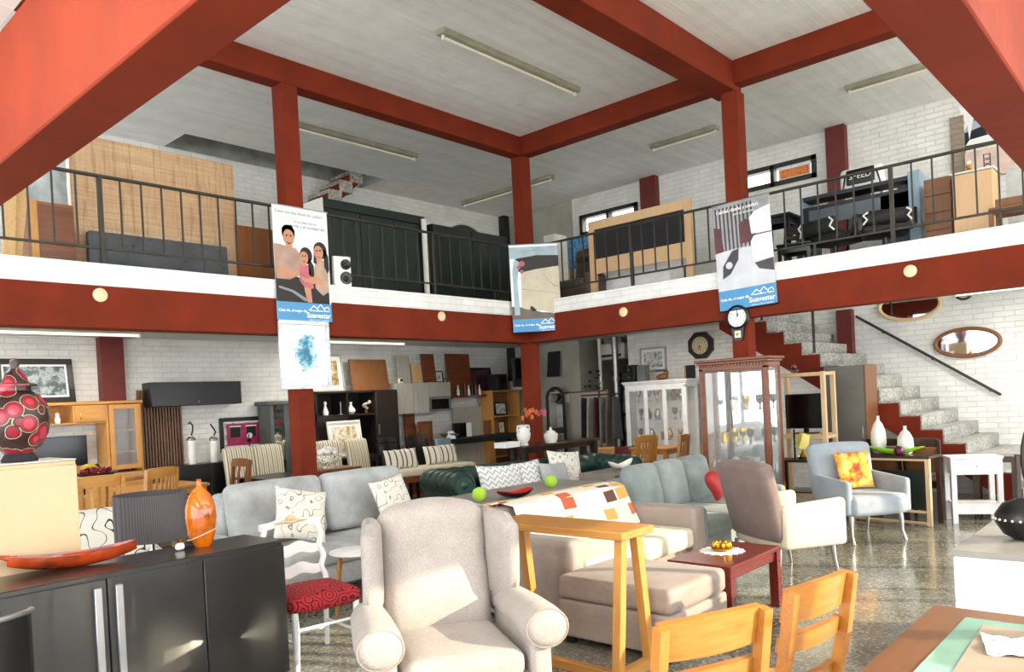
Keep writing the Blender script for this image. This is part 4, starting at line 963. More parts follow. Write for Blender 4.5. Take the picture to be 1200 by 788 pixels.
# ---- light grey sofa
sofa('sofa', 'long light grey fabric sofa in front of the left red column', (4.13, 5.88, 0), 0, 2.3, .98, 'greyfab', h=.93, seat=.45, aw=.2, ah=.6, n=2, backh=.54)
pillow('cushion', 'cream floral sketch cushion at the left of the light grey sofa', 'floral', (3.62, 5.66, .475), -8, .46, -22, .14, 14)
pillow('cushion', 'cream floral sketch cushion at the right of the light grey sofa', 'floral', (4.68, 5.72, .475), 6, .46, -20, .14, -6)
# ---- green tufted sofa
def chesterfield(loc, rz):
    t = thing('tufted_sofa', 'dark green leather tufted sofa with rolled arms behind the grey table', 'sofa', loc, rz); w, d, h = 2.6, .92, .87
    part('base', MB().rbox((0, 0, .22), (w-.1, d-.06, .24), .03), 'greenleather', t)
    part('seat_cushion', MB().rbox((0, -.08, .39), (w-.5, d-.3, .14), .05, (0, 0, .03)), 'greenleather', t)
    def roll(p, q, n=36, k=9):
        p, q = Vector(p), Vector(q); return [p.lerp(q, i/n) for i in range(n+1)], [.128+.014*abs(math.sin(PI*k*i/n)) for i in range(n+1)]
    b = MB(); P, r_ = roll((-w/2+.13, d/2-.14, h-.13), (w/2-.13, d/2-.14, h-.13), 60, 13); b.tube(P, r_, 16); b.box(-w/2+.15, w/2-.15, d/2-.22, d/2-.06, .2, h-.12, .02); part('back', b, 'greenleather', t)
    for s in (-1, 1):
        b = MB(); P, r_ = roll((s*(w/2-.13), d/2-.04, h-.13), (s*(w/2-.13), -d/2+.04, h-.13), 40, 6); b.tube(P, r_, 16); b.rbox((s*(w/2-.14), 0, .4), (.18, d-.06, .5), .03); a_ = part('arm', b, 'greenleather', t)
        b = MB(); b.tube([(s*(w/2-.13)+.11*math.cos(u), -d/2+.035, h-.13+.11*math.sin(u)) for u in [2*PI*i/20 for i in range(20)]], .012, 6, True); b.tube([(s*(w/2-.13), -d/2+.05, h-.13), (s*(w/2-.13), -d/2+.025, h-.13)], [.06, .03], 12); part('scroll', b, 'greenleather', a_)
        b = MB()
        for i in range(6):
            y = -d/2+.1+i*.14
            for zz in (.45, .57): b.ball((s*(w/2-.235), y+(.07 if zz > .5 else 0), zz), .013, None, None, 6, 4)
        part('buttons', b, 'greenleather', a_)
    legs4(t, w-.1, d-.1, .11, 'walnut', .035, .025, .06, round_=True)
    return t
ca = R(-16); hw_, hd_ = 1.3, .46
ccx = 5.78+hw_*math.cos(ca)+hd_*math.sin(ca); ccy = 6.62+hw_*math.sin(ca)-hd_*math.cos(ca)
chesterfield((ccx, ccy, 0), -16)
def on_sofa(u, v, z=.495):
    v -= .09
    return (ccx+u*math.cos(ca)-v*math.sin(ca), ccy+u*math.sin(ca)+v*math.cos(ca), z)
pillow('cushion', 'white cushion with grey zigzag pattern, larger of the pair on the green sofa', 'zigzag', on_sofa(-.52, .0), -10, .4, -20, .15, 3, w=.62)
pillow('cushion', 'white cushion with grey zigzag pattern, narrow one behind the larger zigzag cushion', 'zigzag', on_sofa(-.08, .1), -16, .4, -18, .12, -4)
pillow('cushion', 'plain grey cushion on the green sofa between zigzag and floral cushions', 'greyfab', on_sofa(.2, -.04), -16, .38, -24, .14, 3)
pillow('cushion', 'cream floral sketch cushion beside the right arm of the green sofa', 'floral', on_sofa(.48, .14), -16, .47, -18, .14, 6)
# ---- grey table with bowl and balls
t = table('dining_table', 'grey topped table with pale wooden edge holding a black bowl and two green balls', (5.5, 4.82, 0), 0, 1.75, .68, .75, 'greytop', 'paleoak', .03, .03, .06)
part('edge_strip', MB().box(-.88, .88, -.352, -.34, .715, .751, .002), 'paleoak', t)
q = PZ(648, 571, .75); q = (5.86, 4.74, .75)
for p, L in ((PZ(562, 588, .75), 'lime green felt ball on the grey table, left of the black bowl'), (PZ(646, 572, .75), 'lime green felt ball on the grey table, right of the black bowl')):
    solo('felt_ball', MB().ball((0, 0, .062), .062), 'lime', L, 'ball', p, 0)
p = PZ(604, 584, .75)
t = thing('bowl', 'boat shaped black bowl with red inside on the grey table', 'bowl', p, -10)
f = lambda k, o: (lambda u, v: ((-.2+.4*u)*k, (.105*math.sin(PI*u)**.6+.002)*math.sin(PI*(v-.5))*k, o+.012+.07*abs(2*u-1)**2+.05*(1-math.cos(PI*(v-.5)))*math.sin(PI*u)**.6))
b = MB(); b.grid(f(1, 0), 20, 12, -.004); zm_ = min(v[2] for v in b.v); b.v = [(x, y, z-zm_) for x, y, z in b.v]; part('shell', b, 'black', t)
b = MB(); b.grid(f(.95, .006), 20, 12, -.003); b.v = [(x, y, z-zm_) for x, y, z in b.v]; part('lining', b, M.setdefault('redlac', plain('red_lacquer', '#a02024', .2)), t)
# ---- teal sofa
t = sofa('sofa', 'grey green velvet sofa with pale arms behind the beige armchair', (7.02, 3.83, 0), 0, 1.9, 1.12, 'teal', h=.78, seat=.44, aw=.17, ah=.585, n=3, backh=.5, bt=.2)
b = MB(); b.M = Matrix.Rotation(R(-16), 4, 'X') @ Matrix.Rotation(R(20), 4, 'Y')
hp = [(.021*16*math.sin(u)**3, .021*(13*math.cos(u)-5*math.cos(2*u)-2*math.cos(3*u)-math.cos(4*u))) for u in [-2*PI*i/40 for i in range(40)]]
n_ = len(hp); lay = [(.0, 1.0), (.045, .93), (.075, .72), (.09, .35)]; vs = []; fs = []
hp = [(x*.5, z*.5) for x, z in hp]
for sd in (-1, 1):
    k0 = len(vs)
    for y, s_ in lay: vs += [(x*s_, sd*y*.8, z*s_) for x, z in hp]
    vs.append((0, sd*.076, 0))
    for L_ in range(3):
        for i in range(n_):
            f_ = (k0+L_*n_+i, k0+L_*n_+(i+1) % n_, k0+(L_+1)*n_+(i+1) % n_, k0+(L_+1)*n_+i); fs.append(f_ if sd > 0 else f_[::-1])
    for i in range(n_): f_ = (k0+3*n_+i, k0+3*n_+(i+1) % n_, k0+4*n_); fs.append(f_ if sd > 0 else f_[::-1])
b.add(vs, fs); zm_ = min(v[2] for v in b.v); b.v = [(x, y, z-zm_) for x, y, z in b.v]
q = PY(843, 590, 3.72); solo('heart_cushion', b, 'redsatin', 'red satin heart shaped cushion on the grey green sofa', 'cushion', (q.x, 3.72, .475), -20)
t = thing('low_cabinet', 'plain grey brown low cabinet behind the grey green sofa', 'cabinet', (7.2, 4.85, 0), 0)
bh = PY(740, 548, 4.85).z
part('body', MB().box(-.45, .5, -.22, .22, .05, bh, .006), M.setdefault('greybrown', plain('grey_brown_laminate', '#7f766d', .5, var=.04)), t); part('plinth', MB().box(-.4, .45, -.19, .19, 0, .05, 0), 'matblack', t); part('door', MB().box(-.445, .02, -.236, -.22, .06, bh-.01, .002), M['greybrown'], t); part('door', MB().box(.03, .495, -.236, -.22, .06, bh-.01, .002), M['greybrown'], t)
q = PY(767, 553, 4.85)
t = thing('boat_bowl', 'white canoe shaped bowl on the grey brown cabinet', 'bowl', (min(q.x, 7.25), 4.85, bh), 0)
b = MB(); b.grid(lambda u, v: (-.24+.48*u, (.07*math.sin(PI*u)**.7+.003)*math.sin(PI*(v-.5)), .01+.10*abs(2*u-1)**2+.05*(1-math.cos(PI*(v-.5)))*math.sin(PI*u)**.5), 20, 10, -.006); zm_ = min(v[2] for v in b.v); b.v = [(x, y, z-zm_) for x, y, z in b.v]; part('bowl', b, 'ceramic', t)
# ---- oak slat chairs with a small table behind the sofas
cs = [(9.55, 5.95, 165, 'oak slat back chair left of the white display cabinet front'), (9.95, 5.0, 175, 'oak slat back chair nearest the carved wooden display cabinet'), (10.95, 5.25, 10, 'oak slat back chair hidden behind another by the wooden display cabinet'), (9.8, 5.5, 190, 'oak slat back chair in front of the white display cabinet')]
for i, (px, py, rz, L) in enumerate(((745, 511, 165, cs[0][3]), (812, 514, 185, cs[1][3]), (824, 507, 185, cs[2][3]), (783, 515, 190, cs[3][3]))):
    q = PX(px, 560, (9.9, 9.9, 10.7, 10.0)[i]); loc = (q.x, q.y, 0)
    c_ = chair('dining_chair', L, loc, rz, 'oakx', None, .44, .42, .46, .98, 'slats', 6) if i == 0 else dup(c_, loc, rz, L)
table('dining_table', 'honey oak table among the slat back chairs', (10.75, 6.45, 0), 0, .7, .7, .76, 'oakx', 'oak')
# ---- carved wooden display cabinet
def vitrine(name, label, loc, rz, w, d, h, mat, shelves, base=.25, dent=True, ndoors=1, trim=.05, back='mirror'):
    t = thing(name, label, 'display cabinet', loc, rz)
    part('base', MB().box(-w/2, w/2, -d/2, d/2, 0, base, .006), mat, t)
    for sx in (-1, 1):
        for sy in (-1, 1): part('post', MB().box(sx*(w/2-trim/2)-trim/2, sx*(w/2-trim/2)+trim/2, sy*(d/2-trim/2)-trim/2, sy*(d/2-trim/2)+trim/2, base, h-.1, .004), mat, t)
    b = MB(); b.box(-w/2, w/2, -d/2, d/2, h-.13, h-.06, .004); b.box(-w/2-.02, w/2+.02, -d/2-.02, d/2+.02, h-.06, h-.03, .006); b.box(-w/2-.04, w/2+.04, -d/2-.04, d/2+.04, h-.03, h, .006); c = part('cornice', b, mat, t)
    if dent:
        b = MB(); n = 22
        for i in range(n): x = -w/2+w*(i+.5)/n; b.box(x-.01, x+.01, -d/2-.012, -d/2, h-.088, h-.062, 0)
        part('dentils', b, mat, c)
    part('back_panel', MB().box(-w/2+trim, w/2-trim, d/2-.02, d/2-.005, base, h-.13, 0), back, t)
    for z in shelves: part('shelf', MB().box(-w/2+.012, w/2-.012, -d/2+.03, d/2-.025, z-.004, z+.004, 0), 'glass', t)
    for i in range(ndoors):
        x0 = -w/2+trim+(w-2*trim)*i/ndoors; x1 = x0+(w-2*trim)/ndoors
        f = MB(); k = .035 if ndoors > 1 else .02; f.box(x0, x1, -d/2, -d/2+.02, base, base+k, .002); f.box(x0, x1, -d/2, -d/2+.02, h-.13-k, h-.13, .002); f.box(x0, x0+k, -d/2, -d/2+.02, base+k, h-.13-k, .002); f.box(x1-k, x1, -d/2, -d/2+.02, base+k, h-.13-k, .002)
        o = part('door', f, mat, t); part('pane', MB().box(x0+k, x1-k, -d/2+.008, -d/2+.012, base+k, h-.13-k, 0), 'glass', o)
    for s in (-1, 1): part('side_pane', MB().box(s*(w/2-.012)-.002, s*(w/2-.012)+.002, -d/2+trim, d/2-trim, base, h-.13, 0), 'glass', t)
    return t
vy0, vy1 = PX(900, 430, 8.2).y, PX(820, 430, 8.2).y
vh = PX(860, 420, 8.2).z
VL = (8.35, (vy0+vy1)/2, 0); VW = vy1-vy0
vitrine('display_cabinet', 'carved reddish wood display cabinet with glass doors before the right column', VL, -90, VW, .36, vh, 'mahogany', (.62, .98, 1.36), .28)
rnd = random.Random(5)
kinds = [[(.0, 0), (.02, 0), (.006, .01), (.005, .05), (.025, .07), (.03, .11), (.026, .13)], [(.02, 0), (.04, .03), (.045, .07), (.02, .11), (.025, .13), (.0, .128)], [(.03, 0), (.032, .09), (.028, .095), (.0, .09)]]
km = ['ceramic', 'glass', 'chrome', 'ceramic']
def trinkets(loc_fn, rows, group, where, km=km, sc=1.0):
    cols = ['small white', 'small clear', 'small silver', 'small ivory']; sh_ = ['goblet', 'pot vase', 'jar']
    for r_, (z, n, nm) in enumerate(rows):
        for i in range(n):
            k_ = rnd.randrange(3); c_ = rnd.randrange(4)
            solo('ornament', MB().lathe([(r__*sc, z__*sc) for r__, z__ in kinds[k_]], 12), km[c_], '%s %s %s' % ('small glass or ceramic ornament', nm, where), 'ornament', loc_fn((i+.5)/n+rnd.uniform(-.03, .03), z), 0, group+' '+nm)
vy = lambda u, z: (8.35+rnd.uniform(-.08, .06), vy0+.1+(VW-.2)*u, z+.004)
trinkets(vy, ((.62, 5, 'on the low shelf'), (.98, 5, 'on the middle shelf'), (1.36, 4, 'on the top shelf')), 'ornaments in the carved cabinet', 'of the carved wooden cabinet', ['ceramic', 'brass', 'chrome', 'espresso'], 1.3)
# ---- white display cabinet with things on top
wy0, wy1 = PX(803, 445, 11.55).y, PX(731, 448, 11.55).y; wh = PX(770, 446, 11.55).z
vitrine('display_cabinet', 'white painted display cabinet with glass doors against the brick wall', (11.76, (wy0+wy1)/2, 0), -90, wy1-wy0, .4, wh, 'white', (.8, 1.15, 1.48), .45, False, 3, .05, 'offwhite')
wv = lambda u, z: (11.74+rnd.uniform(-.06, .04), wy0+.12+(wy1-wy0-.24)*u, z+.004)
trinkets(wv, ((1.15, 6, 'on the middle shelf'), (1.48, 6, 'on the top shelf'), (.8, 5, 'on the low shelf')), 'ornaments in the white cabinet', 'of the white display cabinet', ['espresso', 'brass', 'steel', 'walnut'], 1.5)
def speaker(label, loc, rz, w, d, h, drivers, mat='matblack', group=None):
    t = thing('speaker', label, 'speaker', loc, rz, group); part('cabinet', MB().box(-w/2, w/2, -d/2, d/2, 0, h, .01), mat, t)
    for z, r in drivers:
        b = MB(); b.at((0, -d/2, z), (90, 0, 0)); b.lathe([(r, 0), (r, .012), (r*.9, .016), (r*.35, .004), (r*.3, .012), (0, .016)], 20); part('driver', b, 'black', t)
    return t
yy = lambda px: PX(px, 440, 11.72).y
speaker('small black cube speaker at the left end of the white display cabinet top', (11.7, yy(733)-.03, wh), -90, .11, .14, .17, [(.085, .045)])
speaker('black two driver speaker on the white display cabinet top', (11.7, yy(743), wh), -90, .16, .16, .3, [(.08, .065), (.21, .065)])
t = thing('box', 'grey carton standing beside the black speakers on the white cabinet', 'box', (11.72, yy(754), wh), -90); part('body', MB().box(-.08, .08, -.08, .08, 0, .28, .003), M.setdefault('greycard', plain('grey_card', '#6d7072', .7)), t); part('flap', MB().box(-.08, .08, -.08, 0, .28, .284, .001), M['greycard'], t)
b = MB(); b.ball((0, 0, .06), .1, .06, .06); b.ball((.06, 0, .12), .05, .045, .05); b.ball((-.08, 0, .05), .05, .05, .05); solo('figurine', b, 'walnut', 'dark brown lumpy carving on the right of the white cabinet top', 'ornament', (11.72, yy(777), wh), -90)
a = WX(750, 407, 781, 436, XW-.02); framed('picture', 'grey drawing in a silver frame on the wall above the white cabinet', (XW-.004, (a[0]+a[1])/2, a[2]), -90, a[1]-a[0], a[3]-a[2], 'steel', 'art_grey', .035, .05)
# ---- clocks
def hands(t, r, y, hm, mt):
    for ang, L, w_ in hm: part('hand', MB().bar((0, y, 0), (L*r*math.sin(R(ang)), y, L*r*math.cos(R(ang))), w_, .003, up=(0, 1, 0)), mt, t)
def numerals(t, r, y, size, mt):
    for i in range(1, 13): text(str(i), size, mt, t, r*math.sin(R(30*i)), y, r*math.cos(R(30*i)), name='numeral')
q = PX(821.6, 405, XW-.03); rr = 16.2*13.0/901*1.05
t = thing('clock', 'octagonal dark wooden wall clock with gilt dial on the brick wall', 'clock', (XW-.05, q.y, q.z), -90)
oc = [(rr*math.cos(R(22.5+45*i)), rr*math.sin(R(22.5+45*i))) for i in range(8)]
b = MB(); b.prism(oc, -.02, .045); part('case', b, 'black', t)
b = MB().at((0, -.02, 0), (90, 0, 0)); b.lathe([(rr*.72, 0), (rr*.72, .02), (rr*.64, .02), (rr*.6, .004)], 28); part('bezel', b, 'espresso', t)
b = MB().at((0, -.02, 0), (90, 0, 0)); b.lathe([(rr*.64, 0), (rr*.64, .008), (0, .009)], 28); d_ = part('dial', b, M.setdefault('gilt', plain('gilt_dial', '#c9bb92', .4, var=.1, sc=30)), t)
numerals(d_, rr*.5, -.031, rr*.16, 'black'); hands(d_, rr*.5, -.032, ((205, .6, .012), (175, .9, .008)), 'black')
q = PX(864, 372, CX0-.03)
t = thing('clock', 'black round pendulum clock with white dial hanging on the right red column', 'clock', (CX0-.002, q.y, q.z), -90)
r_ = 13.5*9.8/901
b = MB().at((0, 0, 0), (90, 0, 0)); b.lathe([(r_, 0), (r_*1.02, .03), (r_*.8, .05), (r_*.78, .03)], 32); part('case', b, 'black', t)
b = MB().at((0, -.02, 0), (90, 0, 0)); b.lathe([(r_*.8, 0), (r_*.8, .012), (0, .013)], 32); d_ = part('dial', b, 'ceramic', t)
numerals(d_, r_*.62, -.034, r_*.2, 'black'); hands(d_, r_*.6, -.035, ((20, .55, .01), (0, .9, .007)), 'black')
b = MB(); b.prism([(-r_*.55, -r_*.75), (-r_*.42, -r_*1.75), (-r_*.25, -r_*1.92), (r_*.25, -r_*1.92), (r_*.42, -r_*1.75), (r_*.55, -r_*.75)], -.035, 0); bx_ = part('pendulum_box', b, 'black', t)
b = MB(); b.prism(rect(-r_*.26, r_*.26, -r_*1.65, -r_*1.1), -.037, -.035); part('window', b, 'ceramic', bx_); b = MB().at((0, -.037, -r_*1.4), (90, 0, 0)); b.lathe([(r_*.17, 0), (0, .004)], 16); part('bob', b, 'brass', bx_)
# ---- tall narrow dark door by the wall
a = WX(807, 428, 817, 512, XW-.02); t = thing('narrow_panel', 'tall dark wooden panel leaning on the wall beside the carved cabinet', 'board', (XW-.04, (a[0]+a[1])/2, 0), -90)
part('panel', MB().box(-(a[1]-a[0])/2, (a[1]-a[0])/2, -.03, 0, 0, a[3], .003), 'matblack', t); part('edge', MB().box(-(a[1]-a[0])/2-.03, -(a[1]-a[0])/2, -.03, 0, 0, a[3], .003), 'oak', t)
# ---- right side: oak room divider with television, grey wardrobe
dx_ = 9.15; dy0, dy1 = PX(965, 437, dx_).y, PX(905, 437, dx_).y; dh = PX(935, 437, dx_).z; dl = (dx_+.2, (dy0+dy1)/2)
t = thing('open_shelf', 'tall open pale oak frame shelf beside the carved cabinet', 'shelf', (dl[0], dl[1], 0), -90); w_ = dy1-dy0
for sx in (-1, 1):
    for sy in (-1, 1): part('post', MB().box(sx*(w_/2-.025)-.025, sx*(w_/2-.025)+.025, sy*.16-.025, sy*.16+.025, 0, dh, .003), 'paleoak', t)
zm = PX(930, 511, dx_).z
for z in (dh-.025, zm-.02, .3):
    for sy in (-1, 1): part('rail', MB().box(-w_/2+.05, w_/2-.05, sy*.16-.02, sy*.16+.02, z-.02, z+.02, .002), 'paleoak', t)
    for sx in (-1, 1): part('rail', MB().box(sx*(w_/2-.025)-.02, sx*(w_/2-.025)+.02, -.135, .135, z-.02, z+.02, .002), 'paleoak', t)
part('shelf_board', MB().box(-w_/2+.05, w_/2-.05, -.14, .14, zm, zm+.015, .002), 'paleoak', t); part('shelf_board', MB().box(-w_/2+.05, w_/2-.05, -.14, .14, .32, .335, .002), 'espresso', t)
def television(label, loc, rz, w, h, group=None):
    t = thing('television', label, 'television', loc, rz, group); part('housing', MB().box(-w/2, w/2, -.03, .02, .06, .06+h, .006), 'black', t); part('screen', MB().box(-w/2+.012, w/2-.012, -.033, -.03, .075, .05+h, 0), 'screen', t)
    part('stand', MB().box(-.13, .13, -.08, .08, 0, .015, .004), 'black', t); part('neck', MB().box(-.03, .03, -.01, .01, .015, .08, .002), 'black', t); return t
television('flat black television on the pale oak frame shelf', (dl[0], dl[1], zm+.015), -90, w_-.14, .42)
b = MB(); b.ball((0, 0, .03), .05, .05, .03); b.ball((0, .0, .075), .035, .03, .03)
solo('figurine', b, 'redvase', 'small dark red ornament on top of the pale oak frame shelf', 'ornament', (dl[0]-.16, dl[1]+.05, dh-.005), 0)
gx = 9.95; gy0, gy1 = PX(1019, 430, gx).y+.05, PX(967, 430, gx).y; gh = PX(990, 429, gx).z
t = cabinet('wardrobe', 'plain grey wardrobe with walnut side standing in front of the stair', (10.1, (gy0+gy1)/2, 0), -90, gy1-gy0, .44, gh, M.setdefault('grey_lam', plain('grey_laminate', '#6b685f', .45, var=.03)), 1, handle='steel', z0=.04)
part('side_panel', MB().box((gy1-gy0)/2, (gy1-gy0)/2+.018, -.22, .22, 0, gh, .002), 'walnut', t, 'walnut side panel')
q = PX(930, 532, 8.95)
t = thing('table', 'small dark table with yellow card lamp in front of the oak frame shelf', 'table', (8.85, 3.42, 0), -90); tz = q.z-.05
part('tabletop', MB().box(-.3, .3, -.15, .15, tz-.03, tz, .003), 'blackbrown', t); legs4(t, .58, .28, tz-.03, 'blackbrown', .02, None, .03)
t = thing('table_lamp', 'small table lamp with tilted yellow shade before the oak frame shelf', 'lamp', (8.85, 3.42, tz), -90)
part('base', MB().lathe([(.06, 0), (.07, .03), (.03, .06), (.012, .1), (.012, .14)], 16), 'brass', t); b = MB(); b.M = Matrix.Translation((0, 0, .2)) @ Matrix.Rotation(R(15), 4, 'Y'); b.lathe([(.08, -.08), (.06, .09), (.055, .09), (.075, -.08), (.08, -.08)], 4); part('lamp_shade', b, 'yellow', t)
part('back_panel', MB().box(-.12, -.1, .02, .03, .0, .34, 0), 'matblack', t)
# dark chairs and table behind the console
table('dining_table', 'dark dining table with pale top behind the console below the stair', (10.22, 1.78, 0), 0, .24, .5, .74, 'greytop', 'espresso')
q = [(1065, 514, 180, 'dark wooden chair behind the tall white vase on the console'), (1112, 512, 190, 'dark wooden chair with tan back panel under the stair, right of the green bowl')]
for i, (px, py, rz, L) in enumerate(q):
    p = PX(px, py, 10.02 if i == 0 else 10.06); loc = (10.03, 2.87 if i == 0 else 2.44, 0)
    c_ = chair('dining_chair', L, loc, 95 if i == 0 else 88, 'espresso', 'walnut', .42, .42, .46, .92, 'panel') if i == 0 else dup(c_, loc, 92, L)
t = thing('stool', 'pale blue padded stool beside the white side table near the stair foot', 'stool', (11.2, .95, 0)) if False else thing('stool', 'pale blue padded stool right of the white side table near the stair foot', 'stool', (9.72, 1.26, 0), 20)
part('seat', MB().rbox((0, 0, .44), (.38, .38, .08), .035, (0, 0, .02)), M.setdefault('paleblue', fabric('pale_blue_fabric', '#9db4b4')), t); legs4(t, .34, .34, .41, 'offwhite', .018, None, .02); part('stretcher', MB().box(-.15, .15, -.01, .01, .15, .17, 0), 'offwhite', t)
# mirrors on the stair wall
def oval(label, px, py, rx, ry, X, frame, group=None):
    q = PX(px, py, X); a = PX(px-rx, py, X).y-q.y; c = PX(px, py-ry, X).z-q.z
    t = thing('oval_mirror', label, 'mirror', (X-.012, q.y, q.z), -90, group, (3, 0))
    b = MB(); b.tube([(a*math.cos(u), -.012, c*math.sin(u)) for u in [2*PI*i/40 for i in range(40)]], .028, 8, True); part('frame', b, frame, t)
    b = MB(); b.prism(ell(0, 0, a, c, 40), -.012, .01); part('mirror_glass', b, 'mirror', t)
oval('pale framed oval mirror on the stair wall, upper one partly behind the red beam', 1066, 358, 35, 17, XW-.03, 'paleoak')
oval('oval mirror in brown wood frame on the stair wall, lower of the two', 1133.5, 401.5, 37, 16, XW-.03, 'walnut')
q = PX(1129, 342, XW-.02); t = thing('clock', 'small dark round clock under the beam on the stair wall', 'clock', (XW-.004, q.y, q.z), -90)
b = MB().at((0, 0, 0), (90, 0, 0)); b.lathe([(.12, 0), (.12, .03), (.09, .035), (.085, .02)], 24); part('case', b, 'black', t); b = MB().at((0, -.01, 0), (90, 0, 0)); b.lathe([(.09, 0), (.09, .01), (0, .011)], 24); part('dial', b, 'cream', t)
# ================================================================ BACK WALL UNDER THE LEFT MEZZANINE
def wall_pic(label, x0, y0, x1, y1, Y, frame, art, fw, mw, tilt=0, extra=None, cat='picture', group=None):
    a = WY(x0, y0, x1, y1, Y)
    return framed('picture', label, ((a[0]+a[1])/2, Y, a[2]), 0, a[1]-a[0], a[3]-a[2], frame, art, fw, mw, tilt, cat, group, extra)
# oak wall unit
EY = 10.42
ex0, ex1 = PY(0, 480, EY).x-.25, PY(165, 475, EY).x; zt = PY(150, 473, EY).z; tx0 = PY(125, 500, EY).x; zb = PY(100, 497, EY).z; zlow = .62
t = thing('entertainment_unit', 'honey oak wall unit with glass door tower, television bay and open top shelf', 'wall unit', (0, EY, 0))
yb = YW-EY-.01
b = MB(); b.box(tx0, ex1, 0, yb, 0, .05, 0); b.box(tx0, tx0+.025, 0, yb, .05, zt, .002); b.box(ex1-.025, ex1, 0, yb, .05, zt, .002); b.box(tx0, ex1, yb-.012, yb, .05, zt, 0); part('tower', b, 'oak', t)
part('cornice', MB().box(ex0, ex1+.02, -.02, yb, zt, zt+.04, .006), 'oakx', t)
part('lower_cabinet', MB().box(ex0, tx0, 0, yb, 0, zlow, .004), 'oakx', t)
part('top_shelf', MB().box(ex0, tx0, 0, yb, zb, zb+.022, .002), 'oakx', t); part('back_panel', MB().box(ex0, tx0, yb-.012, yb, zb, zt, 0), 'oakx', t)
dxx = PY(88, 490, EY).x
o = part('door', MB().box(dxx, tx0-.004, -.018, 0, zb+.025, zt-.005, .003), 'oakx', t); part('handle', MB().tube([(dxx+.06, -.02, zb+.06), (dxx+.055, -.035, zb+.09), (dxx+.06, -.02, zb+.13)], .005, 6), 'brass', o); part('panel', MB().box(dxx+.03, tx0-.035, -.022, -.018, zb+.05, zt-.03, .002), 'oakx', o)
part('divider', MB().box(dxx-.02, dxx, 0, yb, zb+.022, zt, 0), 'oak', t)
f = MB(); k = .06; zd0 = PY(145, 550, EY).z; f.box(tx0+.03, tx0+.03+k, -.02, 0, zd0, zt-.01, .002); f.box(ex1-.03-k, ex1-.03, -.02, 0, zd0, zt-.01, .002); f.box(tx0+.03+k, ex1-.03-k, -.02, 0, zd0, zd0+k, .002); f.box(tx0+.03+k, ex1-.03-k, -.02, 0, zt-.01-k, zt-.01, .002)
o = part('glass_door', f, 'oak', t); part('pane', MB().box(tx0+.03+k, ex1-.03-k, -.012, -.008, zd0+k, zt-.01-k, 0), 'glass', o)
for z in (zd0+.22, zd0+.5): part('shelf', MB().box(tx0+.025, ex1-.025, .02, yb-.02, z, z+.018, 0), 'walnut', t)
for i in range(2): part('drawer', MB().box(tx0+.03, ex1-.03, -.02, 0, .08+i*(zd0-.1)/2, .06+(i+1)*(zd0-.1)/2, .003), 'oakx', t)
q = PY(68, 490, EY+.1); vase('figurine', 'small white figurine in the open shelf of the oak wall unit', 'ceramic', (q.x, EY+.12, zb+.022), [(.03, 0), (.035, .05), (.02, .09), (.03, .12), (.0, .15)], 'ornament')
a = WY(40, 512, 103, 548, EY+.1); television('flat black television in the bay of the oak wall unit', ((a[0]+a[1])/2-.1, EY+.14, zlow), 0, a[1]-a[0]+.2, a[3]-zlow-.06)
a = WY(-4, 421, 88, 472, EY+.18)
framed('picture', 'winter forest picture in a black frame leaning on top of the oak wall unit', ((a[0]+a[1])/2, EY+.2, zt+.042), 0, a[1]-a[0], a[3]-zt-.03, 'black', 'art_forest', .07, .025, -9)
# slatted panel, wall mounted black case, flasks, picture of a magenta house front
a = WY(163, 457, 215, 546, YW-.08)
t = thing('slat_panel', 'tall walnut slatted wall panel right of the oak wall unit', 'panel', ((a[0]+a[1])/2, YW-.012, 0)); w_ = a[1]-a[0]
part('backing', MB().box(-w_/2, w_/2, -.012, 0, 0, a[3]-.12, 0), 'matblack', t)
for i in range(15): x = -w_/2+w_*(i+.5)/15; part('slat', MB().box(x-w_/52, x+w_/52, -.05, -.012, 0, a[3]-(.0 if i < 8 else .12), 0), M.setdefault('slatbrown', wood('slat_brown', '#6a4a34', '#80604a', 'z', .5)), t)
a = WY(177, 447.5, 283, 475, YW-.3)
t = thing('flap_cabinet', 'long black flap fronted wall cabinet mounted above the slatted panel', 'wall cabinet', ((a[0]+a[1])/2, YW-.015, a[2])); w_, h_ = a[1]-a[0], a[3]-a[2]
part('body', MB().box(-w_/2, w_/2, -.27, 0, 0, h_, .004), 'black', t); o = part('door', MB().box(-w_/2+.003, w_/2-.003, -.287, -.27, .003, h_-.003, .003), 'black', t); part('knob', MB().ball((0, -.293, .05), .01, None, None, 8, 6), 'steel', o)
# black low sideboard under it
a = WY(219, 541, 316, 590, YW-.45)
cabinet('low_sideboard', 'long low black sideboard against the brick wall below the magenta picture', ((a[0]+a[1])/2-.05, YW-.24, 0), 0, a[1]-a[0]+.1, .42, a[3], 'black', 3, handle=None)
for px, L in ((226, 'tall glass decanter with curled silver stopper, left one on the black sideboard'), (252, 'glass decanter with silver spike stopper, right one on the black sideboard')):
    a0 = PY(px, 540, YW-.3); z1 = PY(px, 515 if px < 240 else 520, YW-.3).z-a[3]
    t = thing('decanter', L, 'decanter', (a0.x, YW-.28, a[3])); hh = PY(px, 515, YW-.3).z-a[3]
    part('body', MB().lathe([(.05, 0), (.055, .01), (.055, hh), (.03, hh+.03), (.025, hh+.05)], 16), 'ceramic', t); part('band', MB().lathe([(.057, hh-.02), (.06, hh+.01), (.034, hh+.04), (.03, hh+.04)], 16), 'steel', t)
    part('stopper', MB().tube([(0, 0, hh+.03), (.03, 0, hh+.12), (.035, 0, hh+.19), (0, 0, hh+.24), (-.03, 0, hh+.22)] if px < 240 else [(0, 0, hh+.03), (.04, 0, hh+.1), (.03, 0, hh+.13), (-.03, 0, hh+.22)], .012, 8), 'iron', t)
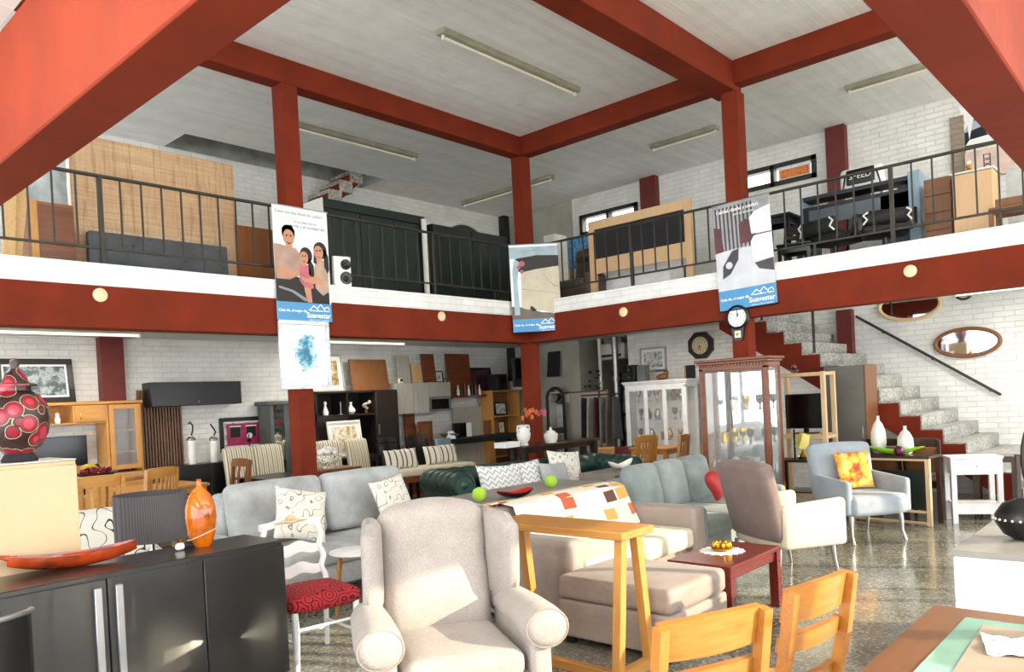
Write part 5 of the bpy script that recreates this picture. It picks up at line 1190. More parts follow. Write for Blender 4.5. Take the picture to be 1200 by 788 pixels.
def house_art(t, w, h):
    fl = [rect(-w*.36, w*.36, h*.18, h*.82)]; flat('house_front', fl, -.017, 'art_magenta', t)
    [flat('shutter', [r__], -.0185, 'matblack', t) for r__ in (rect(-w*.28, -w*.08, h*.42, h*.72), rect(w*.06, w*.26, h*.42, h*.72))]; flat('frame_lines', [rect(-w*.3, -w*.06, h*.72, h*.755), rect(w*.04, w*.28, h*.72, h*.755), rect(-w*.4, w*.4, h*.13, h*.18), ell(w*.12, h*.45, w*.06, h*.08)], -.02, 'paper', t); flat('lamp_post', [rect(w*.09, w*.11, h*.12, h*.5), ell(w*.1, h*.3, w*.05, h*.05)], -.0215, 'matblack', t)
wall_pic('magenta house front picture in a wide black frame on the brick wall', 257, 489, 312, 529, YW-.005, 'black', 'art_grey', .06, .02, 0, house_art)
# dark wardrobe post behind the left column
a = WY(321, 468, 360, 590, 10.35)
t = thing('tall_mirror_stand', 'slim dark grey corniced wardrobe half hidden behind the left red column', 'wardrobe', (a[0]+.35, 10.55, 0)); hh = a[3]
part('body', MB().box(-.28, .42, -.12, .24, 0, hh-.08, .004), 'offwhite', t) if False else None
for x in (-.32, .1): part('post', MB().box(x-.03, x+.03, -.15, .2, 0, hh-.08, .004), M.setdefault('greengrey', plain('green_grey_paint', '#5c605a', .5)), t)
part('cornice', MB().box(-.4, .18, -.18, .22, hh-.08, hh-.02, .01), M['greengrey'], t); part('mirror_glass', MB().box(-.29, .07, .0, .012, .1, hh-.08, 0), 'mirror', t); part('base', MB().box(-.3, .1, -.13, .18, 0, .1, .004), M['greengrey'], t)
# black table with striped chairs
def bz(px, py, Y): return PY(px, py, Y)
table('dining_table', 'black dining table with striped chairs behind the light grey sofa', (5.68, 9.25, 0), 0, 1.0, .8, .76, 'black', 'black', .03, .035)
P = bz(291, 525, 9.9); p_ = parsons('dining_chair', 'striped upholstered chair at the far side of the black table, left one', (P.x, 9.93, 0), 0, 'striped', 'blackbrown', h=PY(291, 524, 10.1).z+.0)
P = bz(326, 525, 9.9); dup(p_, (P.x, 9.93, 0), 0, 'striped upholstered chair at the far side of the black table, beside the red column')
dup(p_, (6.36, 9.05, 0), 92, 'striped upholstered chair at the end of the black table, behind the red column')
# oak round table group at left
rx, ry = PY(115, 560, 8.3).x, 8.3
t = thing('round_table', 'round honey oak pedestal table with fruit bowl at left', 'table', (rx, ry, 0)); rz_ = PY(112, 560, 8.3).z
part('tabletop', MB().lathe([(0, rz_-.035), (.46, rz_-.035), (.47, rz_-.02), (.46, rz_), (0, rz_)], 36), 'oakx', t); part('pedestal', MB().lathe([(.25, 0), (.25, .04), (.06, .1), (.05, .4), (.09, .6), (.12, rz_-.035)], 20), 'oak', t)
t = thing('fruit_bowl', 'shallow dark bowl heaped with red and yellow fruit on the round oak table', 'bowl', (rx-.05, ry-.1, rz_)); part('bowl', MB().lathe([(.06, 0), (.16, .03), (.2, .06), (.19, .06), (.15, .035), (0, .02)], 24), 'espresso', t)
fr = random.Random(2)
for i in range(9): a_ = i*.7; r_ = .0 if i == 8 else .11; solo('apple', MB().lathe([(0, .004), (.02, 0), (.036, .02), (.038, .042), (.02, .062), (.005, .056), (0, .054)], 12), M.setdefault('apple', plain('apple_red', '#7d1f2c', .25, var=.3, sc=25)), 'dark red apple in the fruit bowl on the round oak table', 'fruit', (rx-.05+r_*math.cos(a_), ry-.1+r_*math.sin(a_), rz_+.045+(.035 if i == 8 else 0)), 0, 'apples in the fruit bowl')
for i in range(3): b = MB(); b.tube([(-.08+.04*k_, .0, .02+.03*(1-(k_-2)**2/4)) for k_ in range(5)], [.006, .016, .018, .016, .005], 8); solo('banana', b, M.setdefault('banana', plain('banana_yellow', '#d9b43a', .45)), 'yellow banana lying on the red fruit in the oak table bowl', 'fruit', (rx-.13, ry-.18+.035*i, rz_+.085), 10, 'bananas in the fruit bowl')
sc_ = chair('dining_chair', 'honey oak slat back chair right of the pale cabinet, nearest the round table', (PY(110, 600, 7.6).x, 7.62, 0), 172, 'oakx', 'oakx', .46, .43, .46, PY(110, 560, 7.4).z, 'slats', 6)
dup(sc_, (PY(168, 600, 7.9).x, 7.95, 0), 205, 'honey oak slat back chair above the grey drum lampshade', scale=None)
dup(sc_, (PY(116, 560, 9.0).x, 9.1, 0), 5, 'honey oak slat back chair on the far side of the round fruit table')
pillow('cushion', 'small pale pink cushion on the oak chair by the pale cabinet', 'creamfab', (PY(110, 600, 7.6).x-.03, 7.66, .462), 172, .32, -20, .1)
tb = table('dining_table', 'honey oak rectangular table between the wall unit and the black sideboard', (4.02, 9.3, 0), 0, .9, .75, .8, 'oakx', 'oak')
chair('dining_chair', 'brown chair with central splat at the end of the rectangular oak table', (4.78, 9.2, 0), -88, 'walnut', 'walnut', .44, .42, .46, 1.02, 'slats', 2)
# cream patterned armchair behind the lamp
t = thing('armchair', 'cream armchair with black swirl pattern behind the grey drum lampshade', 'armchair', (2.28, 6.2, 0), -15)
part('seat', MB().rbox((0, -.02, .38), (.6, .6, .18), .05, (0, 0, .02)), 'swirl', t); b = MB(); b.M = Matrix.Translation((0, .28, .62)) @ Matrix.Rotation(R(-10), 4, 'X'); b.rbox((0, 0, 0), (.72, .13, .56), .05, (0, .02, .02)); part('backrest', b, 'swirl', t)
for s in (-1, 1): part('arm', MB().rbox((s*.33, -.03, .44), (.09, .58, .3), .04), 'swirl', t)
legs4(t, .58, .54, .3, 'walnut', .025, .016, .02)
# ---------------------------------------------------------------- black cabinet wall and what is on it
KY = 10.32
a = WY(371, 458, 467, 530, KY); kx0, kx1, kh = a[0], a[1], a[3]; kw = kx1-kx0
t = thing('storage_unit', 'wide black brown cabinet wall with open niches behind the red column', 'cabinet', ((kx0+kx1)/2, KY, 0)); dp = YW-KY-.02
b = MB(); b.box(-kw/2, kw/2, dp-.02, dp, 0, kh, 0)
for x in (-kw/2, -kw/2+.36*kw, .2*kw, kw/2-.03): b.box(x, x+.03, 0, dp-.02, 0, kh, 0)
zn = PY(420, 485, KY).z
for z in (0, kh-.03, zn-.03): b.box(-kw/2, kw/2, 0, dp-.02, z, z+.03, 0)
b.box(-kw/2, .2*kw, 0, dp-.02, .82, .85, 0); part('carcass', b, 'blackbrown', t)
for x0, x1 in ((-.5*kw+.004, -.15*kw), (-.14*kw, .2*kw)): o = part('door', MB().box(x0, x1, -.018, 0, .03, .8, .003), 'blackbrown', t); part('handle', MB().box((x0+x1)/2-.05, (x0+x1)/2+.05, -.03, -.018, .7, .71, 0), 'steel', o)
o = part('door', MB().box(.21*kw, kw/2-.004, -.018, 0, .03, kh-.03, .003), 'blackbrown', t); part('handle', MB().box(.21*kw+.03, .21*kw+.045, -.035, -.018, 1.15, 1.32, .002), 'steel', o)
part('door', MB().box(-.5*kw+.004, -.155*kw, -.018, 0, .86, zn-.035, .003), 'blackbrown', t)
nx = lambda px: PY(px, 480, KY+.08).x
vase('swan_vase', 'slim white bird shaped vase in the top niche of the black cabinet, leftmost', 'ceramic', (nx(383), KY+.12, zn), [(.04, 0), (.05, .05), (.03, .1), (.015, .16), (.03, .2), (.0, .23)], 'vase', 14)
vase('carafe', 'white round bellied carafe in the top niche of the black cabinet', 'ceramic', (nx(413), KY+.12, zn), [(.04, 0), (.075, .04), (.07, .08), (.025, .13), (.022, .18), (.035, .2), (.0, .19)], 'vase', 18)
t = thing('flower_bouquet', 'small beige flower ornament in the top niche of the black cabinet', 'ornament', (nx(431), KY+.12, zn)); part('pot', MB().lathe([(.03, 0), (.04, .05), (.03, .06)], 12), 'brass', t)
for i in range(9): part('bloom', MB().ball((.07*math.cos(i*.8)*(i/9+.2), .05*math.sin(i*.8), .09+.013*i), .026, None, None, 8, 6), 'creamfab', t)
for i in range(1): t = thing('candlestick', 'thin dark candlestick between the white vases in the black cabinet niche', 'candlestick', (nx(401), KY+.12, zn)); part('stem', MB().lathe([(.04, 0), (.04, .01), (.008, .02), (.012, .1), (.008, .11), (.015, .2), (.02, .21), (0, .2)], 12), 'steel', t)
solo('price_card', MB().box(-.04, .04, -.003, 0, 0, .07, 0), 'paper', 'small white card standing at the right of the black cabinet niche', 'card', (nx(442), KY+.05, zn))
a = WY(389, 493, 428, 526, KY-.35)
framed('picture', 'street scene picture in a white frame standing in front of the black cabinet', ((a[0]+a[1])/2, KY-.28, .852), 0, a[1]-a[0], a[3]-.852, 'offwhite', 'art_line', .03, .06, -8)
table('console_table', 'black narrow table under the street scene picture', ((a[0]+a[1])/2, KY-.25, 0), 0, 1.1, .36, .85, 'blackbrown', 'blackbrown')
# boards and pictures leaning on top of cabinets
a = WY(386, 417, 406, 458, KY+.2); framed('picture', 'gilt landscape picture with cream mount, partly behind the blue bouquet picture', (a[0]-.05, KY+.22, kh+.001), 0, .7, a[3]-kh+.02, 'greyoak', 'art_gold', .03, .07, -7)
a = WY(412, 421, 455, 457, KY+.2); leaning('wood_board', 'dark brown veneered board leaning on top of the black cabinet', ((a[0]+a[1])/2, KY+.2, kh), 0, a[1]-a[0], a[3]-kh, .03, 'walnut', -9)
# mahogany console with tureen
my = 8.2; a = WY(373, 549, 425, 600, my); mh = a[3]
table('console_table', 'reddish mahogany table with slatted sides between the column and the grey sofa', ((a[0]+a[1])/2, my+.2, 0), 0, a[1]-a[0], .42, mh, 'mahogany', 'mahogany', .03, .025, .05)
t = thing('tureen', 'white flower painted ceramic tureen heaped with white blooms on the mahogany table', 'tureen', ((a[0]+a[1])/2-.03, my+.2, mh)); part('bowl', MB().lathe([(.09, 0), (.1, .015), (.05, .03), (.13, .08), (.16, .13), (.15, .17), (.14, .17), (0, .12)], 24, 1, .7), 'floralgold', t)
part('handle', MB().tube([(.15, 0, .1), (.21, 0, .12), (.2, 0, .17), (.15, 0, .16)], .012, 8), 'ceramic', t); part('handle', MB().tube([(-.15, 0, .1), (-.21, 0, .12), (-.2, 0, .17), (-.15, 0, .16)], .012, 8), 'ceramic', t)
for i in range(12): part('bloom', MB().ball((.12*math.cos(i*2.4)*math.sqrt(i/12), .08*math.sin(i*2.4)*math.sqrt(i/12), .2+.05*(1-i/12)), .042, None, None, 8, 6), 'ceramic', t)
# striped chairs and bench with striped cushions
P = PY(433, 530, 9.45); dup(p_, (P.x, 9.45, 0), 12, 'striped upholstered chair in front of the black cabinet, right of the tureen')
P = PY(391, 530, 9.45); dup(p_, (P.x+.02, 9.5, 0), -12, 'striped upholstered chair in front of the black cabinet, behind the white tureen')
bz_ = .66; bx0, bx1 = PY(452, 545, 8.9).x, 8.72
t = thing('bench', 'long mahogany bench with cream seat pad and striped cushions behind the green sofa', 'bench', ((bx0+bx1)/2, 8.85, 0)); bw = bx1-bx0
part('seat_pad', MB().rbox((0, 0, bz_-.04), (bw, .6, .1), .04), 'creamfab', t); part('frame', MB().box(-bw/2, bw/2, -.28, .28, bz_-.18, bz_-.09, .004), 'mahogany', t); legs4(t, bw, .56, bz_-.18, 'mahogany', .03, None, .05)
for px, L in ((445, 'striped bolster cushion at the left end of the mahogany bench'), (476, 'striped cushion on the mahogany bench, second from its left end'), (510, 'striped cushion on the mahogany bench, third from its left end'), (560, 'long striped cushion lying at the right of the mahogany bench')):
    P = PY(px, 540, 8.95); pillow('cushion', L, 'stripedx', (min(bx1-.36, max(bx0+.25, P.x)), 8.95, bz_+.012), 0, .3, -14, .13, 0, w=.62 if px == 560 else .44)
# dark chairs and dark tables farther back
dk = chair('dining_chair', 'black chair with curved steel back rail before the dark boards', (PY(470, 520, 9.75).x, 9.8, 0), 10, 'blackbrown', 'black', .48, .44, .46, PY(470, 513, 9.9).z, 'panel')
dup(dk, (PY(492, 520, 9.9).x, 9.72, 0), -5, 'black chair with curved back, second along the dark table')
P = PY(546, 520, 9.2); bl = chair('dining_chair', 'pale blue backed chair with floral panel behind the mahogany bench', (P.x, 9.45, 0), 15, 'blackbrown', M.setdefault('bluefab', fabric('blue_grey_fabric', '#7f98a8')), .48, .46, .46, PY(538, 514, 9.4).z, 'pad', pad=1)
tzd = PY(614, 523, 6.9).z
table('dining_table', 'long dark table carrying the white urn and the white box', (8.75, 6.96, 0), 0, 1.75, .34, tzd, 'espresso', 'blackbrown', .035, .04)
table('console_table', 'long black table in front of the grey panels by the back wall', (PY(560, 500, 10.2).x, 10.1, 0), 0, 2.0, .42, .98, 'matblack', 'matblack', .04, .03)
for px, L, hh in ((512, 'dark grey bowl on the back table between the dark chairs', .1), (530, 'second dark bowl on the back table by the pale blue chair', .08)):
    P = PY(px, 505, 10.05); vase('bowl', L, 'steel', (max(P.x, PY(560, 500, 10.2).x-.9), 10.08, .98), [(.05, 0), (.06, .01), (.14, hh*.7), (.15, hh), (.14, hh), (.05, .02), (0, .02)], 'bowl')
P = PY(495, 505, 10.0); t = thing('card_sign', 'small white tent card on the back table before the framed door', 'card', (PY(560, 500, 10.2).x-.93, 9.98, .98)); part('card', MB().prism([(-.05, 0), (0, .14), (.05, 0)], -.07, .07, 'x'), 'paper', t)
ux = PY(614, 520, 6.95)
t = thing('urn', 'white two handled ceramic urn with orange orchid left of the corner column', 'vase', (ux.x, 6.95, tzd)); uh = PY(614, 498, 6.95).z-tzd
part('body', MB().lathe([(.06, 0), (.065, .015), (.05, .03), (.085, uh*.3), (.1, uh*.55), (.08, uh*.78), (.05, uh*.88), (.07, uh), (.06, uh), (0, uh*.9)], 24), 'ceramic', t)
for s in (-1, 1): part('handle', MB().tube([(s*.06, 0, uh*.9), (s*.12, 0, uh*.95), (s*.13, 0, uh*.75), (s*.09, 0, uh*.6)], .012, 8), 'ceramic', t)
def orchid(label, loc, pts, col, n=7):
    t = thing('orchid', label, 'flower', loc); part('stem', MB().tube(pts, .006, 6), M.setdefault('stemgreen', plain('stem_green', '#3a5a2c')), t); r_ = random.Random(n)
    for i in range(n):
        k_ = len(pts)-1-(i % 2); c = Vector(pts[k_])+Vector((r_.uniform(-.07, .07), r_.uniform(-.05, .05), r_.uniform(-.1, .06))); b = MB()
        for j in range(5): a_ = j*1.2566; b.ball((c.x+.022*math.cos(a_), c.y-.01, c.z+.022*math.sin(a_)), .018, .006, .018, 7, 5)
        part('bloom', b, col, t)
M['orangefl'] = plain('orange_petal', '#d9703a', .6, var=.15); M['pinkfl'] = plain('pink_petal', '#c95a6a', .6, var=.15)
orchid('orange orchid spray rising from the white two handled urn', (ux.x, 6.95, tzd+uh*.92), [(0, 0, 0), (-.03, 0, .12), (-.02, -.02, .2), (.12, -.05, .2)], 'orangefl', 9)
bx = PY(595, 521, 6.95); t = thing('box', 'flat white box lying on the long dark table beside the urn', 'box', (bx.x, 6.96, tzd)); part('body', MB().box(-.15, .15, -.1, .1, 0, .05, .003), 'paper', t); part('lid', MB().box(-.153, .153, -.103, .103, .05, .075, .003), 'paper', t)
px_ = PY(645, 526, 6.95); t = thing('pot', 'squat cream pot with rounded lid right of the corner column', 'pot', (px_.x, 6.93, tzd)); ph = PY(645, 508, 6.95).z-tzd; pr = .1
part('body', MB().lathe([(pr*.75, 0), (pr, ph*.5), (pr*1.02, ph), (pr*.9, ph), (0, ph*.95)], 22), 'creamfab' if False else 'ceramic', t); part('lid', MB().lathe([(pr*.85, ph), (pr*.6, ph+.03), (pr*.2, ph+.05), (pr*.15, ph+.09), (0, ph+.09)], 20), 'ceramic', t)
orchid('pink and white orchid rising behind the cream pot by the corner column', (px_.x+.02, 7.075, tzd), [(0, 0, 0), (.0, 0, .3), (-.03, 0, .42), (-.07, 0, .46)], 'pinkfl', 6)
# ---------------------------------------------------------------- kitchen cupboards and boards at the back
GY = YW-.34
a = WY(465, 449, 503, 485, GY); z0, z1 = a[2], a[3]
def wall_cup(label, x0, x1, z0, z1, doors, glassd=False, mat='greyoak'):
    w_ = x1-x0; h_ = z1-z0; t = thing('kitchen_cupboard', label, 'cupboard', ((x0+x1)/2, YW-.02, z0)); part('body', MB().box(-w_/2, w_/2, -.3, 0, 0, h_, .003), mat, t)
    for i in range(doors):
        a_, c_ = -w_/2+w_*i/doors+.002, -w_/2+w_*(i+1)/doors-.002
        if not glassd: o = part('door', MB().box(a_, c_, -.32, -.3, .002, h_-.002, .002), mat, t); part('handle', MB().box((a_+c_)/2-.04, (a_+c_)/2+.04, -.332, -.32, .02, .028, 0), 'steel', o)
        else:
            f = MB(); f.box(a_, c_, -.32, -.3, 0, .04, 0); f.box(a_, c_, -.32, -.3, h_-.04, h_, 0); f.box(a_, a_+.05, -.32, -.3, .04, h_-.04, 0); f.box(c_-.05, c_, -.32, -.3, .04, h_-.04, 0); o = part('door', f, 'steel', t); part('pane', MB().box(a_+.05, c_-.05, -.312, -.308, .04, h_-.04, 0), 'screen', o)
wall_cup('grey oak two door kitchen wall cupboard right of the black cabinet', a[0], a[1]-.004, z0, z1, 2)
c = WY(503, 448, 528, 465, GY); wall_cup('small grey oak wall cupboard above the glass fronted one', a[1]+.004, c[1], c[2], c[3], 1)
d = WY(503, 466, 528, 482, GY); wall_cup('small steel framed glass fronted wall cupboard', a[1]+.004, c[1], d[2], c[2]-.004, 1, True)
for (x0_, y0_, x1_, y1_, m_, L, rl) in ((464, 417, 479, 448, 'greyoak', 'grey oak board leaning on the kitchen cupboards, leftmost', -6), (481, 427, 493, 448, 'pine', 'short orange pine board leaning on the kitchen cupboards', -7), (494, 415, 509, 447, 'mahogany', 'tall framed brown cupboard door leaning on the kitchen cupboards', -7)):
    q = WY(x0_, y0_, x1_, y1_, YW-.16); leaning('wood_board', L, ((q[0]+q[1])/2, YW-.2, z1 if x0_ < 500 else c[3]), 0, (q[1]-q[0])*.98, q[3]-z1, .022, m_, rl)
q = WY(511, 435, 520, 447, YW-.2); framed('picture', 'small black and white picture on top of the kitchen cupboards', ((q[0]+q[1])/2, YW-.17, c[3]), 0, q[1]-q[0], q[3]-c[3], 'black', 'art_grey', .02, .03, -6)
q = WY(466, 442, 472, 449, YW-.3); t = thing('small_clock', 'tiny white and black desk clock at the left of the kitchen cupboards', 'clock', (q[0]+.08, YW-.28, z1)); part('case', MB().box(-.04, .04, -.03, .03, 0, .09, .006), 'ceramic', t); part('dial', MB().box(-.03, .03, -.032, -.03, .03, .075, 0), 'black', t)
for (x0_, y0_, x1_, y1_, m_, L) in ((473, 484, 485, 520, 'mahogany', 'tall mahogany board standing below the grey oak cupboard'), (530, 477, 568, 512, 'greyoak', 'wide grey oak panels standing below the dark landscape picture')):
    q = WY(x0_, y0_, x1_, y1_, YW-.1); leaning('wood_board', L, ((q[0]+q[1])/2, YW-.16, 0), 0, q[1]-q[0], q[3], .03, m_, -2)
q = WY(486, 494, 503, 520, YW-.2); t = thing('cupboard_door', 'framed reddish cupboard door standing below the grey oak cupboard', 'door', ((q[0]+q[1])/2, YW-.28, 0)); w_ = q[1]-q[0]; hh = q[3]
part('frame', MB().box(-w_/2, w_/2, -.02, 0, 0, hh, .004), 'mahogany', t); part('panel', MB().box(-w_/2+.06, w_/2-.06, -.026, -.02, .1, hh-.06, .004), 'walnut', t)
q = WY(531, 494, 551, 508, YW-.3); t = thing('television', 'small dark framed screen with white side card on the back table', 'television', (PY(541, 500, 10.2).x, 10.2, .98)); w_ = q[1]-q[0]; part('housing', MB().box(-w_/2, w_/2*.4, -.03, .02, 0, .27, .004), 'black', t); part('card', MB().box(w_/2*.45, w_/2, -.03, -.02, 0, .26, 0), 'paper', t); part('screen', MB().box(-w_/2+.02, w_/2*.35, -.033, -.03, .02, .25, 0), 'screen', t)
# tall boards, dark landscape picture, bottles on the shelf unit
q = WY(523, 415, 550, 464, YW-.08); bs = PY(535, 464, YW-.3).z
t = thing('bottle_shelf', 'dark red wall shelf carrying bottles and the dark landscape picture', 'shelf', (PY(552, 465, 10.6).x, YW-.01, bs-.04)); part('board', MB().box(-.75, .5, -.3, 0, 0, .04, .003), 'cherry', t)
for x in (-.6, .4): part('bracket', MB().bar((x, -.26, 0), (x, 0, -.2), .025, .025), 'iron', t)
leaning('wood_board', 'tall red brown board leaning on the wall above the dark red shelf', ((q[0]+q[1])/2, YW-.12, bs), 0, q[1]-q[0], q[3]-bs, .03, 'mahogany', -4)
q2 = WY(551, 431, 578, 463, YW-.1); framed('picture', 'dusk landscape picture in a black frame on the dark red shelf', ((q2[0]+q2[1])/2, YW-.05, bs), 0, q2[1]-q2[0], q2[3]-bs, 'black', 'art_dark', .05, 0, -3)
for i in range(7): P = PY(536+4.2*i, 460, YW-.2); vase('bottle', 'small bottle on the dark red wall shelf before the boards', ['ceramic', 'espresso', 'walnut'][i % 3], (P.x, YW-.22, bs), [(.03, 0), (.032, .1+.02*(i % 3)), (.012, .15+.02*(i % 3)), (.012, .2+.02*(i % 3)), (0, .2+.02*(i % 3))], 'bottle', 12, group='bottles on the dark red shelf')
# bookcase with picture in the corner
q = WY(580, 457, 612, 520, 10.3)
t = thing('bookcase', 'oak open bookcase in the far corner beside the corner column', 'bookcase', ((q[0]+q[1])/2, 10.35, 0)); w_ = q[1]-q[0]; hh = q[3]
for x in (-w_/2, w_/2-.03): part('side', MB().box(x, x+.03, 0, .34, 0, hh, .002), 'oak', t)
for z in (.05, .5, .92, 1.3, hh-.03): part('shelf', MB().box(-w_/2+.03, w_/2-.03, 0, .33, z, z+.025, .001), 'oakx', t)
part('back', MB().box(-w_/2+.03, w_/2-.03, .32, .335, 0, hh, 0), 'walnut', t)
for z, w2, L, ar in ((1.325, .36, 'dark oval print lying in the upper shelf of the corner bookcase', 'art_grey'), (.945, .22, 'cream print standing in the middle shelf of the corner bookcase', 'art_line')): framed('picture', L, ((q[0]+q[1])/2-.02, 10.5, z), 0, w2, .27, 'black', ar, .03, 0, -4)
solo('storage_box', MB().box(-.12, .12, -.1, .1, 0, .3, .006), 'walnut', 'brown box in the middle shelf of the corner bookcase left of the print', 'box', ((q[0]+q[1])/2-.32, 10.5, .947))
q = PY(586, 452, 10.4); t = thing('speaker', 'square black loudspeaker on the corner bookcase', 'speaker', (q.x+.02, 10.5, hh)); part('cabinet', MB().box(-.15, .15, -.15, .15, 0, .32, .01), 'matblack', t); b = MB().at((0, -.15, .2), (90, 0, 0)); b.lathe([(.08, 0), (.08, .012), (.03, .004), (0, .012)], 18); part('driver', b, 'black', t)
q = PY(606, 448, 10.4); vase('cylinder_box', 'white drum shaped tin on the corner bookcase behind the column', 'offwhite', (q.x+.1, 10.52, hh), [(.16, 0), (.165, .01), (.165, .17), (.15, .18), (0, .185)], 'tin')
q = WY(596, 414, 616, 447, 10.0); t = thing('television', 'black tilted screen hanging from the soffit beside the corner column', 'television', ((q[0]+q[1])/2+.1, 9.95, ZS), 12)
part('pole', MB().cyl(0, 0, -.28, 0, .02), 'iron', t); part('ceiling_plate', MB().lathe([(.07, -.02), (.07, 0)], 14), 'iron', t); part('housing', MB().box(-.4, .4, -.05, .02, -.85, -.28, .008), 'black', t); part('screen', MB().box(-.37, .37, -.053, -.05, -.82, -.31, 0), 'screen', t)
# ---------------------------------------------------------------- right rear wall behind the corner column
def RX(x0, y0, x1, y1, X=XW-.05): return WX(x0, y0, x1, y1, X)
q = RX(641, 412, 655, 442, XW-.1); leaning('noticeboard', 'black board with small white marks leaning high on the rear wall', (XW-.1, (q[0]+q[1])/2, q[2]), -90, q[1]-q[0], q[3]-q[2], .03, 'matblack', -8, 'board')
q = RX(642, 455, 661, 510, XW-.3); t = thing('arched_mirror', 'arched dark cheval mirror standing right of the corner column', 'mirror', (XW-.3, (q[0]+q[1])/2, 0), -90); w_ = q[1]-q[0]; hh = q[3]
ar_ = [(-w_/2, .1)]+[(w_/2*math.cos(PI-PI*i/14), hh-w_/2+w_/2*math.sin(PI-PI*i/14)) for i in range(15)]+[(w_/2, .1)]
b = MB(); b.tube([(x, 0, z) for x, z in ar_], .03, 8, True); part('frame', b, 'matblack', t); b = MB(); b.prism(list(reversed(ar_)), .0, .01); part('mirror_glass', b, 'mirror', t)
for s in (-1, 1): part('foot', MB().box(s*w_/2-.02, s*w_/2+.02, -.16, .16, 0, .1, .004), 'matblack', t)
q = RX(660, 460, 720, 500, XW-.14); t = thing('panel_screen', 'tall grey oak panels in a thin wooden frame along the rear wall', 'panel', (XW-.08, (q[0]+q[1])/2+.25, 0), -90); w_ = 1.35; hh = q[3]+.03
part('panel', MB().box(-w_/2, w_/2, -.02, 0, 0, hh-.03, 0), 'greyoak', t); part('post', MB().box(-w_/2-.03, -w_/2, -.03, .01, 0, hh, .003), 'oak', t); part('post', MB().box(w_/2, w_/2+.03, -.03, .01, 0, hh, .003), 'oak', t); part('rail', MB().box(-w_/2, w_/2, -.03, .01, hh-.03, hh, .003), 'walnut', t)
q = RX(659, 462, 664, 472, XW-.12); solo('notice', MB().box(-.06, .06, -.004, 0, 0, .16, 0), 'paper', 'small white notice with dark spot pinned on the grey oak panels', 'notice', (XW-.108, q[0], q[2]), -90)
t = thing('branch_sticker', 'black leafy branch wall sticker on the grey rear wall', 'sticker', (XW-.004, PX(690, 430, XW).y, PX(690, 470, XW).z), -90); rs = random.Random(4)
flat('branch', [[(-.02+.1*i, .12*i), (.0+.1*i, .12*i), (.1+.1*i-.02, .12*(i+1)), (.08+.1*i-.02, .12*(i+1))] for i in range(-1, 3)], -.001, 'matblack', t)
flat('leaves', [ell(rs.uniform(-.12, .25), rs.uniform(-.25, .6), rs.uniform(.02, .05), rs.uniform(.012, .03), 8) for _ in range(26)], -.0012, 'matblack', t)
q = RX(683, 405, 709, 422, XW-.15); t = thing('air_conditioner', 'old cream air conditioner unit high in the wall opening', 'air conditioner', (XW+.45, AY0+.56, q[2]), -90); w_ = .62; part('housing', MB().rbox((0, -.1, .16), (w_, .22, .32), .05), 'offwhite', t); part('grille', MB().box(-w_/2+.06, w_/2-.06, -.216, -.21, .05, .1, 0), 'iron', t)
part('bracket', MB().box(-.2, .2, -.1, -.06, .31, ZS-q[2], 0), 'steel', t)
for px, L in ((703, 'white vertical pipe in the wall opening, left one'), (721, 'thicker grey vertical pipe in the wall opening, right one')):
    q = PX(px, 420, XW+.08); t = thing('pipe', L, 'pipe', (XW+.08, max(AY0+.06, min(AY1-.08, q.y)), 0)); part('tube', MB().cyl(0, 0, 0, ZS-.001, .035 if px < 710 else .06), 'offwhite' if px < 710 else 'steel', t); part('collar', MB().cyl(0, 0, 1.9, 1.98, .045 if px < 710 else .075), 'steel', t)
t = thing('annex_shelf', 'red brown wall shelf with small items inside the wall opening', 'shelf', (XW+1.0, AY0+.55, 0), -90)
for x in (-.5, .46): part('side', MB().box(x, x+.04, 0, .3, 0, 2.1, 0), 'cherry', t)
for z in (.5, 1.2, 1.75, 2.06): part('board', MB().box(-.46, .46, 0, .3, z, z+.04, 0), 'cherry', t)
part('back_panel', MB().box(-.46, .46, .28, .295, .5, 1.7, 0), 'offwhite', t)
q = PX(714, 500, 11.2); t = thing('coat_rack', 'dark coat stand hung with clothes left of the white display cabinet', 'coat rack', (11.35, 7.98, 0)); part('pole', MB().cyl(0, 0, .02, 1.72, .02), 'espresso', t); part('base', MB().lathe([(.2, 0), (.2, .02), (.03, .04), (0, .04)], 20), 'espresso', t); part('crossbar', MB().box(-.02, .02, -.4, .4, 1.62, 1.65, .004), 'espresso', t)
cl = ['#3a3a3c', '#6d5f52', '#8c8a86', '#5a2024', '#b9b4a8', '#2c3036']
for i in range(6):
    y = 7.98-.36+.135*i; L_ = .75+.08*((i*2) % 3); b = MB(); b.grid(lambda u, v: (.17*math.sin(PI*(u-.5))*(.75+.35*v)+.02*math.sin(11*u), .04*math.cos(PI*(u-.5))+.012*math.sin(16*u+2*i)*v, 1.6-.06*abs(2*u-1)-L_*v), 14, 8, .008)
    solo('garment', b, fabric('garment_%d' % i, cl[i]), ['dark grey coat hanging at the right end of the coat stand', 'brown jacket hanging second on the coat stand', 'light grey coat hanging third on the coat stand', 'dark red striped garment hanging on the coat stand', 'cream shirt hanging on the coat stand', 'navy coat hanging at the left end of the coat stand'][i], 'garment', (11.35, y, .0))
t = cabinet('low_cabinet', 'dark red brown low cabinet in front of the coat stand', (10.95, 7.3, 0), -60, .6, .4, .74, 'cherry', 2)
P = PZ(676, 505, .95); chair('dining_chair', 'dark wooden armchair with arched back beyond the cream pot', (11.3, 8.75, 0), 30, 'blackbrown', 'blackbrown', .52, .46, .46, .98, 'panel')
P = PZ(718, 516, .8); t = cabinet('bedside_cabinet', 'small orange wood bedside cabinet left of the oak slat chairs', (10.2, 7.15, 0), -60, .36, .34, .78, 'oakx', 0, handle='brass', drawers=3)
